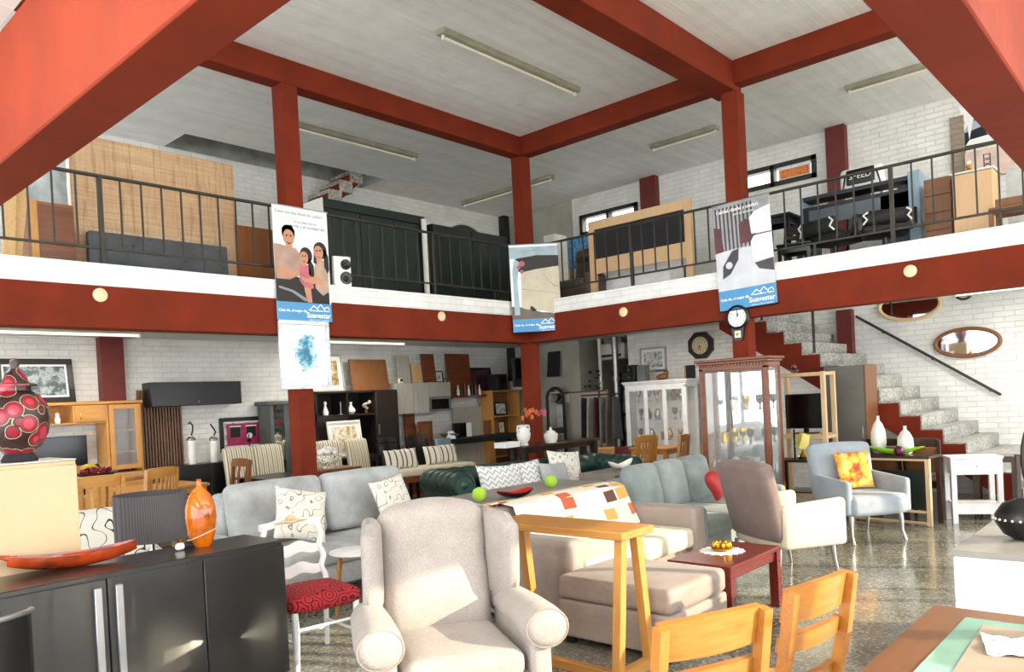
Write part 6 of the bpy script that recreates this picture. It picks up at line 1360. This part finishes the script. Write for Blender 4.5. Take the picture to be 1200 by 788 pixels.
# ---------------------------------------------------------------- blue bouquet picture on the left column
a = WY(329, 376, 388, 456, CY0-.05)
framed('picture', 'blue bouquet print in a silver frame hanging below the family banner', ((a[0]+a[1])/2, CY0-.012, a[2]), 0, a[1]-a[0], a[3]-a[2], M.setdefault('silverframe', plain('silver_frame', '#c9cfd1', .4, .3, var=.1, sc=20)), 'art_blue', .045, .03)
a = WY(322, 393, 330, 456, CY0+.12); solo('wood_board', MB().box(0, .05, 0, .16, 0, a[3]-a[2], .003), 'walnut', 'narrow brown board fixed to the left side of the column behind the blue bouquet print', 'board', (4.712-.052, CY0+.01, a[2]))
# ================================================================ MEZZANINE, LEFT SIDE
BY = 7.95
a = WY(85, 230, 277, 300, BY); zt_ = PY(200, 179, BY).z
t = thing('board_panel', 'huge rough sawn wooden panel standing behind the left railing', 'board', ((a[0]+a[1])/2, BY, ZM)); w_ = a[1]-a[0]
part('panel', MB().box(-w_/2, w_/2, 0, .05, 0, zt_-ZM, .004), 'plank', t); part('edge_strip', MB().box(-w_/2-.012, -w_/2, -.002, .052, 0, zt_-ZM, 0), 'offwhite', t)
a = WY(106, 275, 268, 300, BY-.25); zt_ = PY(180, 277, BY-.25).z
t = thing('wrapped_headboard', 'black headboard wrapped in clear plastic before the rough wooden panel', 'headboard', ((a[0]+a[1])/2, BY-.22, ZM)); w_ = a[1]-a[0]
part('board', MB().rbox((0, .04, (zt_-ZM)/2), (w_, .1, zt_-ZM-.02), .02), 'matblack', t); b = MB(); rb_ = random.Random(6)
b.grid(lambda u, v: ((u-.5)*(w_+.03), -.03-.014*math.sin(33*u+14*v)*math.sin(17*v+15*u)-.012*math.sin(61*u-17*v), .01+(zt_-ZM)*v), 90, 24, .002); part('wrapping', b, M.setdefault('wrap', glass('thin_plastic', (.6, .64, .7), .05, .05)), t); part('label', MB().box(.0, .12, -.062, -.06, .13, .21, 0), 'paper', t, 'white paper label')
a = WY(30, 232, 88, 292, 7.85); zt_ = PY(60, 237, 7.85).z
t = cabinet('cabinet', 'reddish brown cabinet left of the rough wooden panel on the mezzanine', ((a[0]+a[1])/2+.02, 8.05, ZM), 0, a[1]-a[0]-.04, .4, zt_-ZM, 'brownveneer', 0, z0=.03); w_ = a[1]-a[0]-.04
part('back_panel', MB().box(-w_/2+.06, w_/2-.02, -.2, -.185, .06, zt_-ZM-.03, .002), 'mahogany', t); part('stile', MB().box(-w_/2, -w_/2+.06, -.21, -.185, .0, zt_-ZM, .002), 'oak', t)
a = WY(279, 266, 316, 320, 7.9); t = cabinet('cabinet', 'brown cabinet on the mezzanine beside the family banner', ((a[0]+a[1])/2+.05, 8.1, ZM), 0, a[1]-a[0]+.1, .4, a[3]-ZM, 'brownveneer', 1, handle='brass', z0=.03)
a = WY(28, 200, 90, 290, 8.55); leaning('wrapped_mattress', 'pale blue plastic wrapped mattress standing behind the reddish brown cabinet', ((a[0]+a[1])/2, 8.5, ZM), 0, a[1]-a[0]+.1, a[3]-ZM, .16, 'plasticwhite', -3, 'mattress')
for i, (px, L, tl) in enumerate(((4, 'rough pine plank leaning at the far left of the mezzanine, leftmost', 5), (11, 'rough pine plank leaning at the far left of the mezzanine, second', 9), (18, 'white laminated plank leaning at the far left of the mezzanine', 3))):
    P = PY(px, 260, 7.8); b = MB(); b.M = Matrix.Rotation(R(tl), 4, 'Y') @ Matrix.Rotation(R(-4), 4, 'X'); b.box(-.05, .05, -.03, 0, 0, 1.35-.1*i, .004); zmn = min(v[2] for v in b.v); b.v = [(x, y, z-zmn) for x, y, z in b.v]
    solo('plank', b, 'pine' if i < 2 else 'offwhite', L, 'board', (P.x, 7.78+.06*i, ZM))
# dark wardrobe backs
DY = 8.25
a = WY(380, 240, 497, 300, DY); zl, zr = PY(384, 231, DY).z, PY(494, 256, DY).z
t = thing('wardrobe', 'large dark green wardrobe left of the pale batten on the mezzanine', 'wardrobe', ((a[0]+a[1])/2, DY+.25, ZM)); w_ = a[1]-a[0]; h_ = (zl+zr)/2-ZM
part('body', MB().box(-w_/2, w_/2, -.24, .25, .05, h_-.1, .004), 'darkgreen', t); part('top_band', MB().box(-w_/2-.01, w_/2+.01, -.27, .25, h_-.12, h_, .006), 'darkgreen', t); part('plinth', MB().box(-w_/2+.02, w_/2-.02, -.2, .22, 0, .05, 0), 'matblack', t)
for i in range(3): part('door', MB().box(-w_/2+w_*i/3+.004, -w_/2+w_*(i+1)/3-.004, -.258, -.24, .06, h_-.13, .003), 'darkgreen', t)
P = PY(382, 250, DY); part('side_strip', MB().box(-w_/2-.03, -w_/2-.01, -.27, .25, 0, h_, .002), 'offwhite', t)
a2 = WY(508, 265, 594, 320, DY); zl, zr = PY(512, 259, DY).z, PY(590, 278, DY).z; zc = PY(552, 258, DY).z
t = thing('wardrobe', 'dark green wardrobe with arched cream top edge beside the corner column', 'wardrobe', ((a2[0]+a2[1])/2, DY+.25, ZM)); w_ = a2[1]-a2[0]; h_ = (zl+zr)/2-ZM
part('body', MB().box(-w_/2, w_/2, -.24, .25, .05, h_-.02, .004), 'darkgreen', t); part('plinth', MB().box(-w_/2+.02, w_/2-.02, -.2, .22, 0, .05, 0), 'matblack', t)
for i in range(2): part('door', MB().box(-w_/2+w_*i/2+.004, -w_/2+w_*(i+1)/2-.004, -.258, -.24, .06, h_-.03, .003), 'darkgreen', t)
arc = [(-w_*.2+w_*.55*i/16, h_-.02+.15*math.sin(PI*i/16)) for i in range(17)]
b = MB(); b.prism(arc, .0, .03); part('arched_top', b, 'darkgreen', t); part('arch_trim', MB().tube([(x, .0, z+.008) for x, z in arc], .012, 6), 'creamfab', t)
P = PY(503, 300, DY-.15); solo('batten', MB().box(-.035, .035, -.02, .02, 0, PY(503, 256, DY-.15).z-ZM, .003), 'offwhite', 'pale upright batten between the two dark green wardrobes', 'batten', (P.x, DY-.17+.1, ZM))
P = PY(401, 333, CY0+.06); t = thing('speaker', 'white loudspeaker with two black drivers on the kerb beside the family banner', 'speaker', (P.x, CY0+.045, ZK), -12)
sw = .2; sh2 = PY(401, 300, CY0).z-ZK
part('cabinet', MB().box(-sw/2-.02, sw/2, -.03, .03, 0, sh2, .01), 'white', t)
for z, r_ in ((sh2*.27, .075), (sh2*.72, .062)): b = MB().at((.03, -.03, z), (90, 0, 0)); b.lathe([(r_, 0), (r_, .014), (r_*.85, .018), (r_*.3, .004), (0, .014)], 20); part('driver', b, 'black', t)
# ---------------------------------------------------------------- mezzanine, right side
def RZ(px, py, X): return PX(px, py, X)
def rbx(x0, y0, x1, y1, X):
    a = WX(x0, y0, x1, y1, X); return (a[0]+a[1])/2, a[1]-a[0], a[2], a[3]
X_ = 9.35
c, w_, z0_, z1_ = rbx(691, 240, 812, 330, X_); zt_ = (PX(691, 259, X_).z+PX(812, 234, X_).z)/2
t = thing('framed_panel', 'large pale wood frame with black upper and beige lower panel behind the railing', 'panel', (X_, c, ZM), -90); h_ = zt_-ZM; fw = .1
for s in (-1, 1): part('post', MB().box(s*(w_/2-fw/2)-fw/2, s*(w_/2-fw/2)+fw/2, -.03, .03, 0, h_, .004), 'beigeply', t)
part('top_rail', MB().box(-w_/2+fw, w_/2-fw, -.03, .03, h_-.13, h_, .004), 'beigeply', t)
zb1 = PX(760, 299, X_).z-ZM; zb2 = PX(760, 318, X_).z-ZM
zk1 = PX(750, 294, X_).z-ZM; zk2 = PX(750, 312, X_).z-ZM
part('black_panel', MB().box(-w_/2+fw, w_/2-fw, -.005, .02, zk1, h_-.13, 0), 'matblack', t, 'matt black upper panel'); part('beige_panel', MB().box(-w_/2+fw, w_/2-fw, -.005, .02, zk2, zk1, 0), 'beigeply', t, 'beige lower panel')
c, w_, z0_, z1_ = rbx(707, 312, 785, 330, 9.75); t = cabinet('chest', 'white chest of drawers behind the large pale wood frame', (9.95, c, ZM), -90, w_, .4, PX(745, 305, 9.75).z-ZM, 'white', 0, handle=None, z0=.03, drawers=3)
c, w_, z0_, z1_ = rbx(652, 292, 700, 335, 9.6)
t = thing('recliner', 'brown leather recliner seen from behind the right railing', 'armchair', (9.75, PX(674, 300, 9.6).y+.02, ZM), -90); hz_ = PX(675, 294, 9.6).z-ZM
part('base', MB().rbox((0, 0, .25), (.75, .7, .36), .05), 'recliner', t); b = MB(); b.M = Matrix.Translation((0, .3, .62)) @ Matrix.Rotation(R(-10), 4, 'X'); b.rbox((0, 0, 0), (.62, .18, .62), .07, (0, .03, .02)); part('backrest', b, 'recliner', t)
b = MB(); b.M = Matrix.Translation((0, .33, hz_-.02)) @ Matrix.Rotation(R(-10), 4, 'X'); b.rbox((0, 0, 0), (.6, .2, .24), .08, (0, .02, .02)); part('headrest', b, 'recliner', t)
for s in (-1, 1): part('arm', MB().rbox((s*.38, -.02, .38), (.16, .72, .44), .06), 'recliner', t)
part('seat_cushion', MB().rbox((0, -.06, .47), (.58, .6, .14), .05, (0, 0, .02)), 'recliner', t)
c, w_, z0_, z1_ = rbx(664, 276, 693, 300, 10.3); t = thing('headboard', 'blue patterned cloth headboard behind the brown recliner', 'headboard', (10.35, c, ZM), -90); h_ = PX(678, 278, 10.3).z-ZM
part('panel', MB().rbox((0, 0, h_-.25), (w_, .08, .5), .04), 'bluepat', t)
for s in (-1, 1): part('leg', MB().box(s*w_*.4-.03, s*w_*.4+.03, -.02, .02, 0, h_-.4, .003), 'walnut', t)
c, w_, z0_, z1_ = rbx(636, 275, 649, 300, 10.4); cabinet('tall_cabinet', 'narrow white cabinet top showing beside the corner column', (10.6, c, ZM), -90, w_, .35, PX(642, 275, 10.4).z-ZM, 'offwhite', 1, z0=.03)
# black dining set
table('dining_table', 'black wooden table stored beside the mattress banner', (9.85, PX(925, 270, 9.7).y+.2, ZM), -90, .5, .5, PX(915, 252, 9.7).z-ZM, 'black', 'black')
bc_ = chair('dining_chair', 'black wooden chair standing on the mezzanine left of the office desk', (9.35, PX(931, 275, 9.35).y-.02, ZM), -80, 'black', 'black', .4, .4, .45, PX(930, 262, 9.35).z-ZM, 'slats', 3)
# office desk with hutch
DX = 9.95
yl, yr = PX(939, 260, DX).y, PX(1080, 240, DX).y; w_ = yl-yr; h_ = (PX(941, 233, DX).z+PX(1068, 204, DX).z)/2-ZM; zr2 = (PX(941, 244, DX).z+PX(1060, 222, DX).z)/2-ZM; zp = (PX(950, 268, DX).z+PX(1040, 245, DX).z)/2-ZM
t = thing('office_desk', 'dark grey office desk with upper shelf rail behind the right railing', 'desk', (DX, (yl+yr)/2, ZM), -90)
M['deskblue'] = plain('desk_blue_grey', '#8ba3b4', .4); M['deskdark'] = plain('desk_dark', '#1a2026', .45); M['deskgrey'] = plain('desk_grey', '#5b646b', .45)
part('end_panel', MB().box(-w_/2, -w_/2+.03, -.02, .5, 0, h_, .003), 'deskblue', t); part('end_panel', MB().box(w_/2-.12, w_/2, -.06, .5, 0, h_+.03, .003), 'deskblue', t)
part('top_rail', MB().box(-w_/2+.03, w_/2-.12, .0, .3, h_-.05, h_, .002), 'deskdark', t); part('desktop', MB().box(-w_/2+.03, w_/2-.12, -.02, .5, zr2-.04, zr2, .002), 'deskdark', t); part('modesty_panel', MB().box(-w_/2+.03, w_/2-.12, .0, .02, zp, zr2-.04, 0), 'deskgrey', t)
cx_ = w_/2-.12; part('pedestal', MB().box(cx_-.32, cx_, .0, .48, 0, zr2-.04, .002), 'deskgrey', t); part('inner_leg', MB().box(-w_/2+.03, -w_/2+.1, -.01, .4, 0, zr2-.04, .002), 'deskdark', t)
P = PX(1058, 213, DX+.15); solo('desk_box', MB().box(-.05, .05, -.05, .05, 0, .07, .004), 'black', 'small black box on the right end of the grey office desk', 'box', (DX+.15, P.y, ZM+zr2), -90)
def office_chair(label, loc, rz, mat, bh=1.15, trim='white', gaming=False):
    t = thing('office_chair', label, 'chair', loc, rz)
    for i in range(5): a_ = 2*PI*i/5; part('foot', MB().bar((0, 0, .1), (.26*math.cos(a_), .26*math.sin(a_), .05), .04, .03), 'black', t)
    part('gas_column', MB().cyl(0, 0, .08, .42, .025), 'black', t); part('seat', MB().rbox((0, 0, .47), (.5, .5, .12), .05, (0, 0, .02)), mat, t)
    for s in (-1, 1): part('armrest', MB().tube([(s*.25, .1, .45), (s*.3, .08, .5), (s*.31, .0, .68), (s*.3, -.18, .69)], .022, 8), 'black', t)
    b = MB(); b.M = Matrix.Translation((0, .27, (bh+.5)/2)) @ Matrix.Rotation(R(-8), 4, 'X')
    o_ = bh-.5
    b.rbox((0, 0, 0), (.5, .1, o_), .05, (0, .02, 0), n=6, warp=lambda p: (p[0]*(1+(.12*math.sin(p[2]/o_*5) if gaming else 0)-(.12*max(0, p[2]/o_))), p[1], p[2])); part('backrest', b, mat, t)
    b = MB(); b.M = Matrix.Translation((0, .27, (bh+.5)/2)) @ Matrix.Rotation(R(-8), 4, 'X')
    for s in (-1, 1): b.tube([(s*.24, .05, -o_*.4), (s*.2, .07, -o_*.1), (s*.24, .06, o_*.2), (s*.19, .05, o_*.42)], .012, 6)
    part('trim', b, trim, t); return t
P = PX(1016, 222, 10.75); gh = PX(1016, 198, 10.75).z-ZM
t = office_chair('black and white gaming chair with SPEED lettering behind the office desk', (10.75+.15, P.y, ZM), 90, 'white', gh, 'black', True)
part('black_patch', MB().rbox((0, .40, gh-.13), (.34, .03, .19), .014), 'black', t); part('black_patch', MB().rbox((0, .36, gh-.42), (.2, .05, .3), .02), 'black', t)
o = text('SPEED', .1, 'ink', t, 0, 0, 0); o.data.transform(Matrix.Translation((0, .4165, gh-.13)) @ Matrix.Rotation(PI, 4, 'Z'))
for px, rz, L in ((978, 70, 'black office chair with pale arm trim under the grey desk, left one'), (1037, 110, 'black office chair with white piping under the grey desk, right one')):
    P = PX(px, 262, DX-.42); office_chair(L, (DX-.42, P.y, ZM), rz, 'matblack', PX(px, 259 if px < 1000 else 251, DX-.42).z-ZM, 'ceramic')
X2 = 9.75
c, w_, z0_, z1_ = rbx(1083, 215, 1115, 262, X2); h_ = (PX(1085, 210, X2).z+PX(1113, 206, X2).z)/2-ZM
cabinet('chest', 'walnut chest of drawers between the office desk and the beige cabinet', (X2+.2, c, ZM), -90, w_, .4, h_, 'walnut', 0, handle=None, z0=.03, drawers=5)
X3 = 9.6
c, w_, z0_, z1_ = rbx(1114, 205, 1167, 265, X3); h_ = (PX(1114, 203, X3).z+PX(1167, 195, X3).z)/2-ZM
t = cabinet('cabinet', 'plain beige cabinet with white top at the right of the mezzanine', (X3+.2, c, ZM), -90, w_-.04, .4, h_-.02, 'beigeply', 1, handle=None, z0=.03); part('top_panel', MB().box(-w_/2, w_/2, -.22, .2, h_-.02, h_, .002), 'offwhite', t)
q = PX(1140, 197, X3+.1)
t = thing('figurine', 'small gold and white figurine on the beige mezzanine cabinet', 'ornament', (X3+.12, q.y+.04, ZM+h_), -90); part('body', MB().lathe([(.035, 0), (.04, .02), (.02, .05), (.03, .08), (.0, .1)], 14), 'brass', t); part('head', MB().ball((0, 0, .115), .022), 'ceramic', t)
q = PX(1153, 193, X3+.12)
t = thing('wire_stand', 'little black wire stand on the beige mezzanine cabinet', 'ornament', (X3+.12, q.y-.03, ZM+h_), -90)
b = MB()
for s in (-1, 1): b.tube([(s*.03, 0, 0), (s*.03, 0, .17)], .005, 6)
for i in range(3): b.tube([(.03*math.cos(u), 0, .03+.055*i+.025*math.sin(u)) for u in [2*PI*k_/10 for k_ in range(10)]], .004, 5, True)
part('frame', b, 'black', t)
c, w_, z0_, z1_ = rbx(1168, 192, 1225, 250, X3+.1); h2 = PX(1180, 192, X3+.1).z-ZM
t = thing('wardrobe', 'light grey wardrobe end at the right edge of the mezzanine', 'wardrobe', (X3+.55, c-.05, ZM), -90); part('body', MB().box(-w_/2, w_/2, -.2, .2, .9*0+.03, h2, .003), M.setdefault('palegrey', plain('pale_grey_laminate', '#b9bec0', .5)), t); part('plinth', MB().box(-w_/2+.02, w_/2-.02, -.18, .18, 0, .03, 0), 'matblack', t); part('door', MB().box(-w_/2+.003, w_/2-.003, -.218, -.2, .04, h2-.01, .002), M['palegrey'], t)
c, w_, z0_, z1_ = rbx(1174, 226, 1212, 260, 9.3)
t = thing('bar_chair', 'brown wooden chair back at the far right of the mezzanine railing', 'chair', (9.3, c, ZM), -90)
chh = PX(1190, 226, 9.3).z-ZM
part('seat', MB().box(-.22, .22, -.2, .2, .4, .43, .008), 'walnut', t); part('top_rail', MB().box(-.22, .22, .17, .2, chh-.08, chh, .004), 'walnut', t); part('back_rail', MB().box(-.2, .2, .175, .195, chh-.2, chh-.14, .003), 'walnut', t)
for s in (-1, 1): part('leg', MB().box(s*.2-.02, s*.2+.02, .165, .205, 0, chh-.02, .003), 'walnut', t); part('leg', MB().box(s*.2-.02, s*.2+.02, -.2, -.16, 0, .4, .003), 'walnut', t)
# weathered brick strip, poster and pink board on the far right wall
c, w_, z0_, z1_ = rbx(1114, 140, 1129, 205, XW-.02)
struct('trim_22', MB().box(XW-.03, XW-.001, c-w_/2-.02, c+w_/2, ZM, PX(1118, 138, XW).z, 0), M.setdefault('oldbrick', brick('weathered_brick', '#9a8a7a')))
c, w_, z0_, z1_ = rbx(1124, 138, 1172, 170, XW-.04)
t = thing('poster', 'dark blue poster with white figures on the upper right wall', 'poster', (XW-.006, c-.08, z0_), -90); w_ += .15; h_ = z1_-z0_
part('backing', MB().box(-w_/2, w_/2, -.02, 0, 0, h_, .002), M.setdefault('navy', plain('navy_print', '#141e2a', .3)), t)
flat('pale_sky', [[(-w_/2+.02, h_-.02), (-w_/2+.02, h_*.55), (0, h_*.7), (w_/2-.02, h_*.6), (w_/2-.02, h_-.02)]], -.021, M.setdefault('palesky', plain('print_pale_blue', '#9fb4bd', .4)), t)
flat('figure', [[(-.32, .1), (-.25, .35), (-.32, .6), (-.2, .5), (-.1, .55), (-.16, .3), (-.2, .1), (-.22, .3)]], -.0225, 'paper', t); flat('letter_shape', [ell(.12, .18, .13, .1), [(.1, .02), (-.25, -.0+.03), (-.2, .1), (.1, .12)]], -.0225, 'paper', t)
c, w_, z0_, z1_ = rbx(1131, 172, 1200, 206, XW-.06); solo('pink_board', MB().box(-w_/2, w_/2, -.03, 0, 0, z1_-z0_, .002), M.setdefault('pinkish', plain('pinkish_board', '#d9bdb2', .6)), 'pale pink board leaning under the dark blue poster', 'board', (XW-.036, c, z0_), -90)
c, w_, z0_, z1_ = rbx(902, 198, 951, 218, XW-.05)
a1, a0_ = PX(912, 205, XW+.02), PX(950, 200, XW+.02)
t = thing('window_sign', 'orange glazed sign with white border inside the right upper window', 'sign', (XW+.03, (a1.y+a0_.y)/2, w1[2]+.08), -90); w_ = abs(a1.y-a0_.y)*1.0; h_ = w1[3]-w1[2]-.17
w_ = min(w_, (w1[1]-w1[0])/2-.16)
part('border', MB().box(-w_/2, w_/2, -.004, .004, 0, h_, 0), 'paper', t); part('orange_field', MB().box(-w_/2+.03, w_/2-.03, -.006, -.004, .02, h_-.02, 0), 'tile_orange', t)
# ================================================================ BANNERS
def logo(t, x, z, s, y):
    b = MB()
    def stroke(p, q, w_=.006): b.bar((p[0], y, p[1]), (q[0], y, q[1]), w_*s*8, .0012, up=(0, 1, 0))
    for p, q in (((-.16, .03), (-.08, .10)), ((-.08, .10), (.0, .03)), ((-.03, .06), (.03, .12)), ((.03, .12), (.09, .05)), ((-.14, .03), (.06, .03)), ((.08, .03), (.1, .08)), ((.1, .08), (.15, .09)), ((.15, .09), (.17, .05)), ((.08, .03), (.17, .03))): stroke((x+p[0]*s*4, z+p[1]*s*4), (x+q[0]*s*4, z+q[1]*s*4))
    part('house_logo', b, 'ink', t)
def banner(label, loc, rz, w, h, roll, band=.165):
    t = thing('banner', label, 'banner', loc, 0); t.rotation_euler = (0, R(roll), R(rz))
    part('sheet', MB().box(-w/2, w/2, 0, .005, 0, h, 0), 'sheet', t)
    part('header_rod', MB().tube([(-w/2-.01, .0025, h), (w/2+.01, .0025, h)], .009, 8), 'steel', t); part('footer_rod', MB().tube([(-w/2-.01, .0025, 0), (w/2+.01, .0025, 0)], .009, 8), 'black', t)
    flat('blue_band', [rect(-w/2, w/2, 0, h*band)], -.001, 'bandblue', t)
    text('Cada día, el mejor día', .043*w/.75, 'ink', t, -w*.22, -.003, h*band*.55, bold=.0008, name='slogan'); text('Suavestar', .088*w/.75, 'ink', t, w*.25, -.003, h*band*.34, bold=.0014, name='brand_name'); text('calidad y confort en descanso', .024*w/.75, 'ink', t, w*.25, -.003, h*band*.1, name='small_print')
    logo(t, w*.26, h*band*.48, .22*w/.75, -.003)
    return t
def U(w, h): return lambda pts: [((u-.5)*w, v*h) for u, v in pts]
def E(w, h, u, v, ru, n=20, k=1.): return ell((u-.5)*w, v*h, ru*w, ru*w*k, n)
# family banner
p0, p1 = PY(327, 375, CY0-.06), PY(391, 378, CY0-.06); q0 = PY(316, 237, CY0-.06)
W_, H_ = p1.x-p0.x, q0.z-p0.z
t = banner('tall banner with a smiling family photo hanging at the left column', ((p0.x+p1.x)/2, CY0-.032, p0.z), 0, W_, H_, 0, .165); g = U(W_, H_)
text('Todos los días llenos de confort', .05*W_/.75, 'inkgrey', t, -.02, -.003, H_*.945, name='headline'); text('en tu casa con tu', .045*W_/.75, 'inkgrey', t, .08*W_, -.003, H_*.875, name='headline'); text('familia y en el mejor día', .05*W_/.75, 'inkgrey', t, .12*W_, -.003, H_*.835, name='headline')
def fp(nm, polys, y, m_): return flat(nm, polys, y, m_, t)
fp('dark_sofa_print', [g([(0, .165), (.97, .165), (.97, .27), (.8, .36), (.45, .38), (.2, .42), (0, .5)])], -.001, 'hair')
fp('man_shirt_print', [g([(0, .66), (.1, .66), (.2, .65), (.38, .64), (.5, .57), (.5, .42), (.25, .36), (.02, .36), (0, .45)])], -.0022, 'shirt')
fp('woman_body_print', [g([(.72, .3), (.70, .45), (.74, .55), (.9, .56), (.97, .45), (.97, .28), (.85, .24)])], -.0022, M.setdefault('beigep', plain('print_beige', '#b89a84', .5)))
fp('neck_print', [g([(.22, .7), (.31, .7), (.33, .64), (.2, .64)])], -.003, 'skin'); fp('neck_print', [g([(.76, .6), (.84, .6), (.86, .54), (.75, .54)])], -.004, 'skin'); fp('neck_print', [g([(.49, .54), (.56, .54), (.57, .49), (.48, .49)])], -.004, 'skin')
fp('woman_hair_print', [E(W_, H_, .835, .645, .125, k=1.1), g([(.90, .68), (.985, .60), (.99, .48), (.96, .44), (.90, .5)]), g([(.72, .66), (.70, .53), (.76, .52), (.77, .62)])], -.0034, 'hair')
fp('woman_face_print', [E(W_, H_, .80, .625, .088, k=1.25)], -.0046, 'skin')
fp('woman_features_print', [E(W_, H_, .77, .64, .016, 8), E(W_, H_, .83, .645, .016, 8), g([(.76, .592), (.80, .582), (.84, .596), (.80, .574)])], -.0058, 'hair')
fp('girl_hair_print', [E(W_, H_, .565, .585, .115, k=1.15), g([(.6, .58), (.70, .5), (.70, .38), (.6, .42)])], -.0034, 'hair')
fp('girl_face_print', [E(W_, H_, .525, .565, .08, k=1.2)], -.0046, 'skin'); fp('girl_features_print', [E(W_, H_, .5, .578, .014, 8), E(W_, H_, .55, .58, .014, 8), g([(.49, .538), (.525, .528), (.56, .541), (.525, .52)])], -.0058, 'hair')
fp('girl_dress_print', [g([(.45, .5), (.6, .5), (.66, .4), (.68, .3), (.55, .28), (.42, .36)])], -.0034, 'pinkprint')
fp('man_hair_print', [E(W_, H_, .265, .765, .115, k=1.1), g([(.16, .75), (.15, .8), (.2, .83), (.33, .835), (.38, .79), (.37, .73)])], -.0034, 'hair'); fp('man_face_print', [E(W_, H_, .265, .725, .098, k=1.3)], -.0046, 'skin'); fp('man_features_print', [E(W_, H_, .23, .742, .016, 8), E(W_, H_, .30, .742, .016, 8), g([(.21, .69), (.265, .678), (.32, .69), (.265, .664)])], -.0058, 'hair')
fp('man_arm_print', [g([(.05, .44), (.12, .47), (.3, .43), (.42, .46), (.44, .42), (.3, .38), (.1, .36)])], -.0046, 'skin'); fp('woman_arm_print', [g([(.42, .40), (.55, .38), (.72, .41), (.86, .38), (.86, .33), (.7, .34), (.5, .35)])], -.0058, 'skin')
fp('chair_frame_print', [g([(.05, .3), (.3, .27), (.55, .2), (.56, .18), (.5, .18), (.28, .25), (.05, .28)])], -.0046, 'inkgrey'); fp('girl_leg_print', [g([(.5, .3), (.62, .3), (.64, .17), (.55, .17)])], -.0046, 'skin')
# corner banner with a bed
P = Vector((8.47, 7.07, 0)); d_ = math.hypot(P.x, P.y)
def at_pt(px, py): r_ = ray(px, py); k_ = d_/math.hypot(r_.x, r_.y); return EYE+r_*k_
zb_, zt_ = at_pt(630, 389).z, at_pt(626, 286).z
W_ = .70; H_ = zt_-zb_; Cc = at_pt(628, 340)
t = banner('banner with a cream bed photo hanging at the corner column', (Cc.x, Cc.y, zb_), -45, W_, H_, -.5, .15); g = U(W_, H_)
fp = lambda nm, polys, y, m_: flat(nm, polys, y, m_, t)
text('Tu descanso ideal', .05, 'inkgrey', t, -.02, -.004, H_*.93, name='headline')
fp('pale_sky_print', [g([(0, .84), (1, .86), (1, .97), (0, .97)])], -.001, M['palesky']); fp('dark_wall_print', [g([(.1, .70), (.12, .84), (.55, .87), (1, .86), (1, .72), (.5, .66)])], -.0022, 'hair'); fp('floor_print', [g([(.0, .15), (1, .15), (1, .2), (.6, .22), (.3, .28), (0, .3)])], -.0022, M.setdefault('brownprint', plain('print_brown', '#6a5c50', .5)))
fp('curtain_print', [g([(.05, .2), (.16, .2), (.14, .6), (.2, .8), (.1, .84), (.05, .7)])], -.0034, M['palesky']); fp('bed_print', [g([(.2, .28), (.22, .68), (.5, .71), (1, .74), (1, .17), (.62, .24), (.3, .26)])], -.0034, 'creamfab'); fp('bed_fold_print', [g([(.22, .50), (1, .42), (1, .415), (.22, .49)]), g([(.62, .68), (.9, .52), (1, .50), (1, .495), (.88, .51)])], -.0046, 'beigep')
fp('flower_print', [E(W_, H_, .25, .78, .06), E(W_, H_, .18, .74, .04), E(W_, H_, .24, .69, .04)], -.0046, 'pinkprint'); fp('bed_leg_print', [g([(.36, .27), (.4, .3), (.48, .26), (.5, .24), (.42, .23)])], -.0058, 'hair')
# mattress banner at the right column
Xb = CX0-.06
p0, p1 = PX(843, 367, Xb), PX(910, 354, Xb); q0, q1 = PX(833, 240, Xb), PX(898, 229, Xb)
W_ = p0.y-p1.y; H_ = ((q0.z+q1.z)-(p0.z+p1.z))/2
roll = math.degrees(math.atan2(((p0.y+p1.y)-(q0.y+q1.y))/2, H_))
t = banner('banner with stacked white mattress photo hanging at the right column', (CX0-.032, (p0.y+p1.y)/2, (p0.z+p1.z)/2), -90, W_, H_, -.5*0-2, .19); g = U(W_, H_)
fp = lambda nm, polys, y, m_: flat(nm, polys, y, m_, t)
M['greyprint'] = plain('print_mid_grey', '#9a9a9c', .4, var=.12); M['darkprint'] = plain('print_dark', '#3a3436', .4, var=.2); M['maroonprint'] = plain('print_maroon', '#5a2a2e', .4, var=.2)
fp('room_print', [rect(-W_/2, W_/2, H_*.55, H_)], -.001, 'greyprint')
fp('curtain_print', [rect(-W_/2+W_*(.04+.07*i), -W_/2+W_*(.07+.07*i), H_*.56, H_*.97) for i in range(10)], -.0022, 'darkprint')
fp('floor_print', [g([(0, .19), (1, .19), (1, .5), (.6, .58), (0, .55)])], -.0022, M.setdefault('lightprint', plain('print_light_grey', '#d0d2d6', .4, var=.05)))
fp('armchair_print', [g([(.45, .6), (.45, .78), (.55, .82), (.72, .8), (.74, .6)])], -.0034, 'maroonprint'); fp('armchair_print', [g([(0, .55), (0, .8), (.12, .78), (.16, .56)])], -.0034, 'maroonprint')
fp('mattress_print', [g([(.66, .67), (.64, .82), (.74, .87), (1, .9), (1, .66)]), g([(.66, .42), (.64, .60), (.7, .65), (1, .65), (1, .42)])], -.0046, 'ink'); fp('mattress_seam_print', [g([(.66, .655), (1, .66), (1, .652), (.66, .648)]), g([(.68, .4), (1, .42), (1, .3), (.75, .34)])], -.0058, 'darkprint')
fp('bench_print', [g([(.1, .3), (.12, .42), (.3, .55), (.42, .56), (.4, .46), (.25, .34)])], -.0046, 'darkprint'); fp('ball_print', [E(W_, H_, .23, .42, .06), E(W_, H_, .06, .42, .05)], -.0058, 'lightprint')
text('Calidad, diseño y confort', .055*W_/.75, 'ink', t, -.06*W_, -.006, H_*.93, name='headline', bold=.001); text('para tu descanso', .04*W_/.75, 'ink', t, .05*W_, -.006, H_*.885, name='headline')
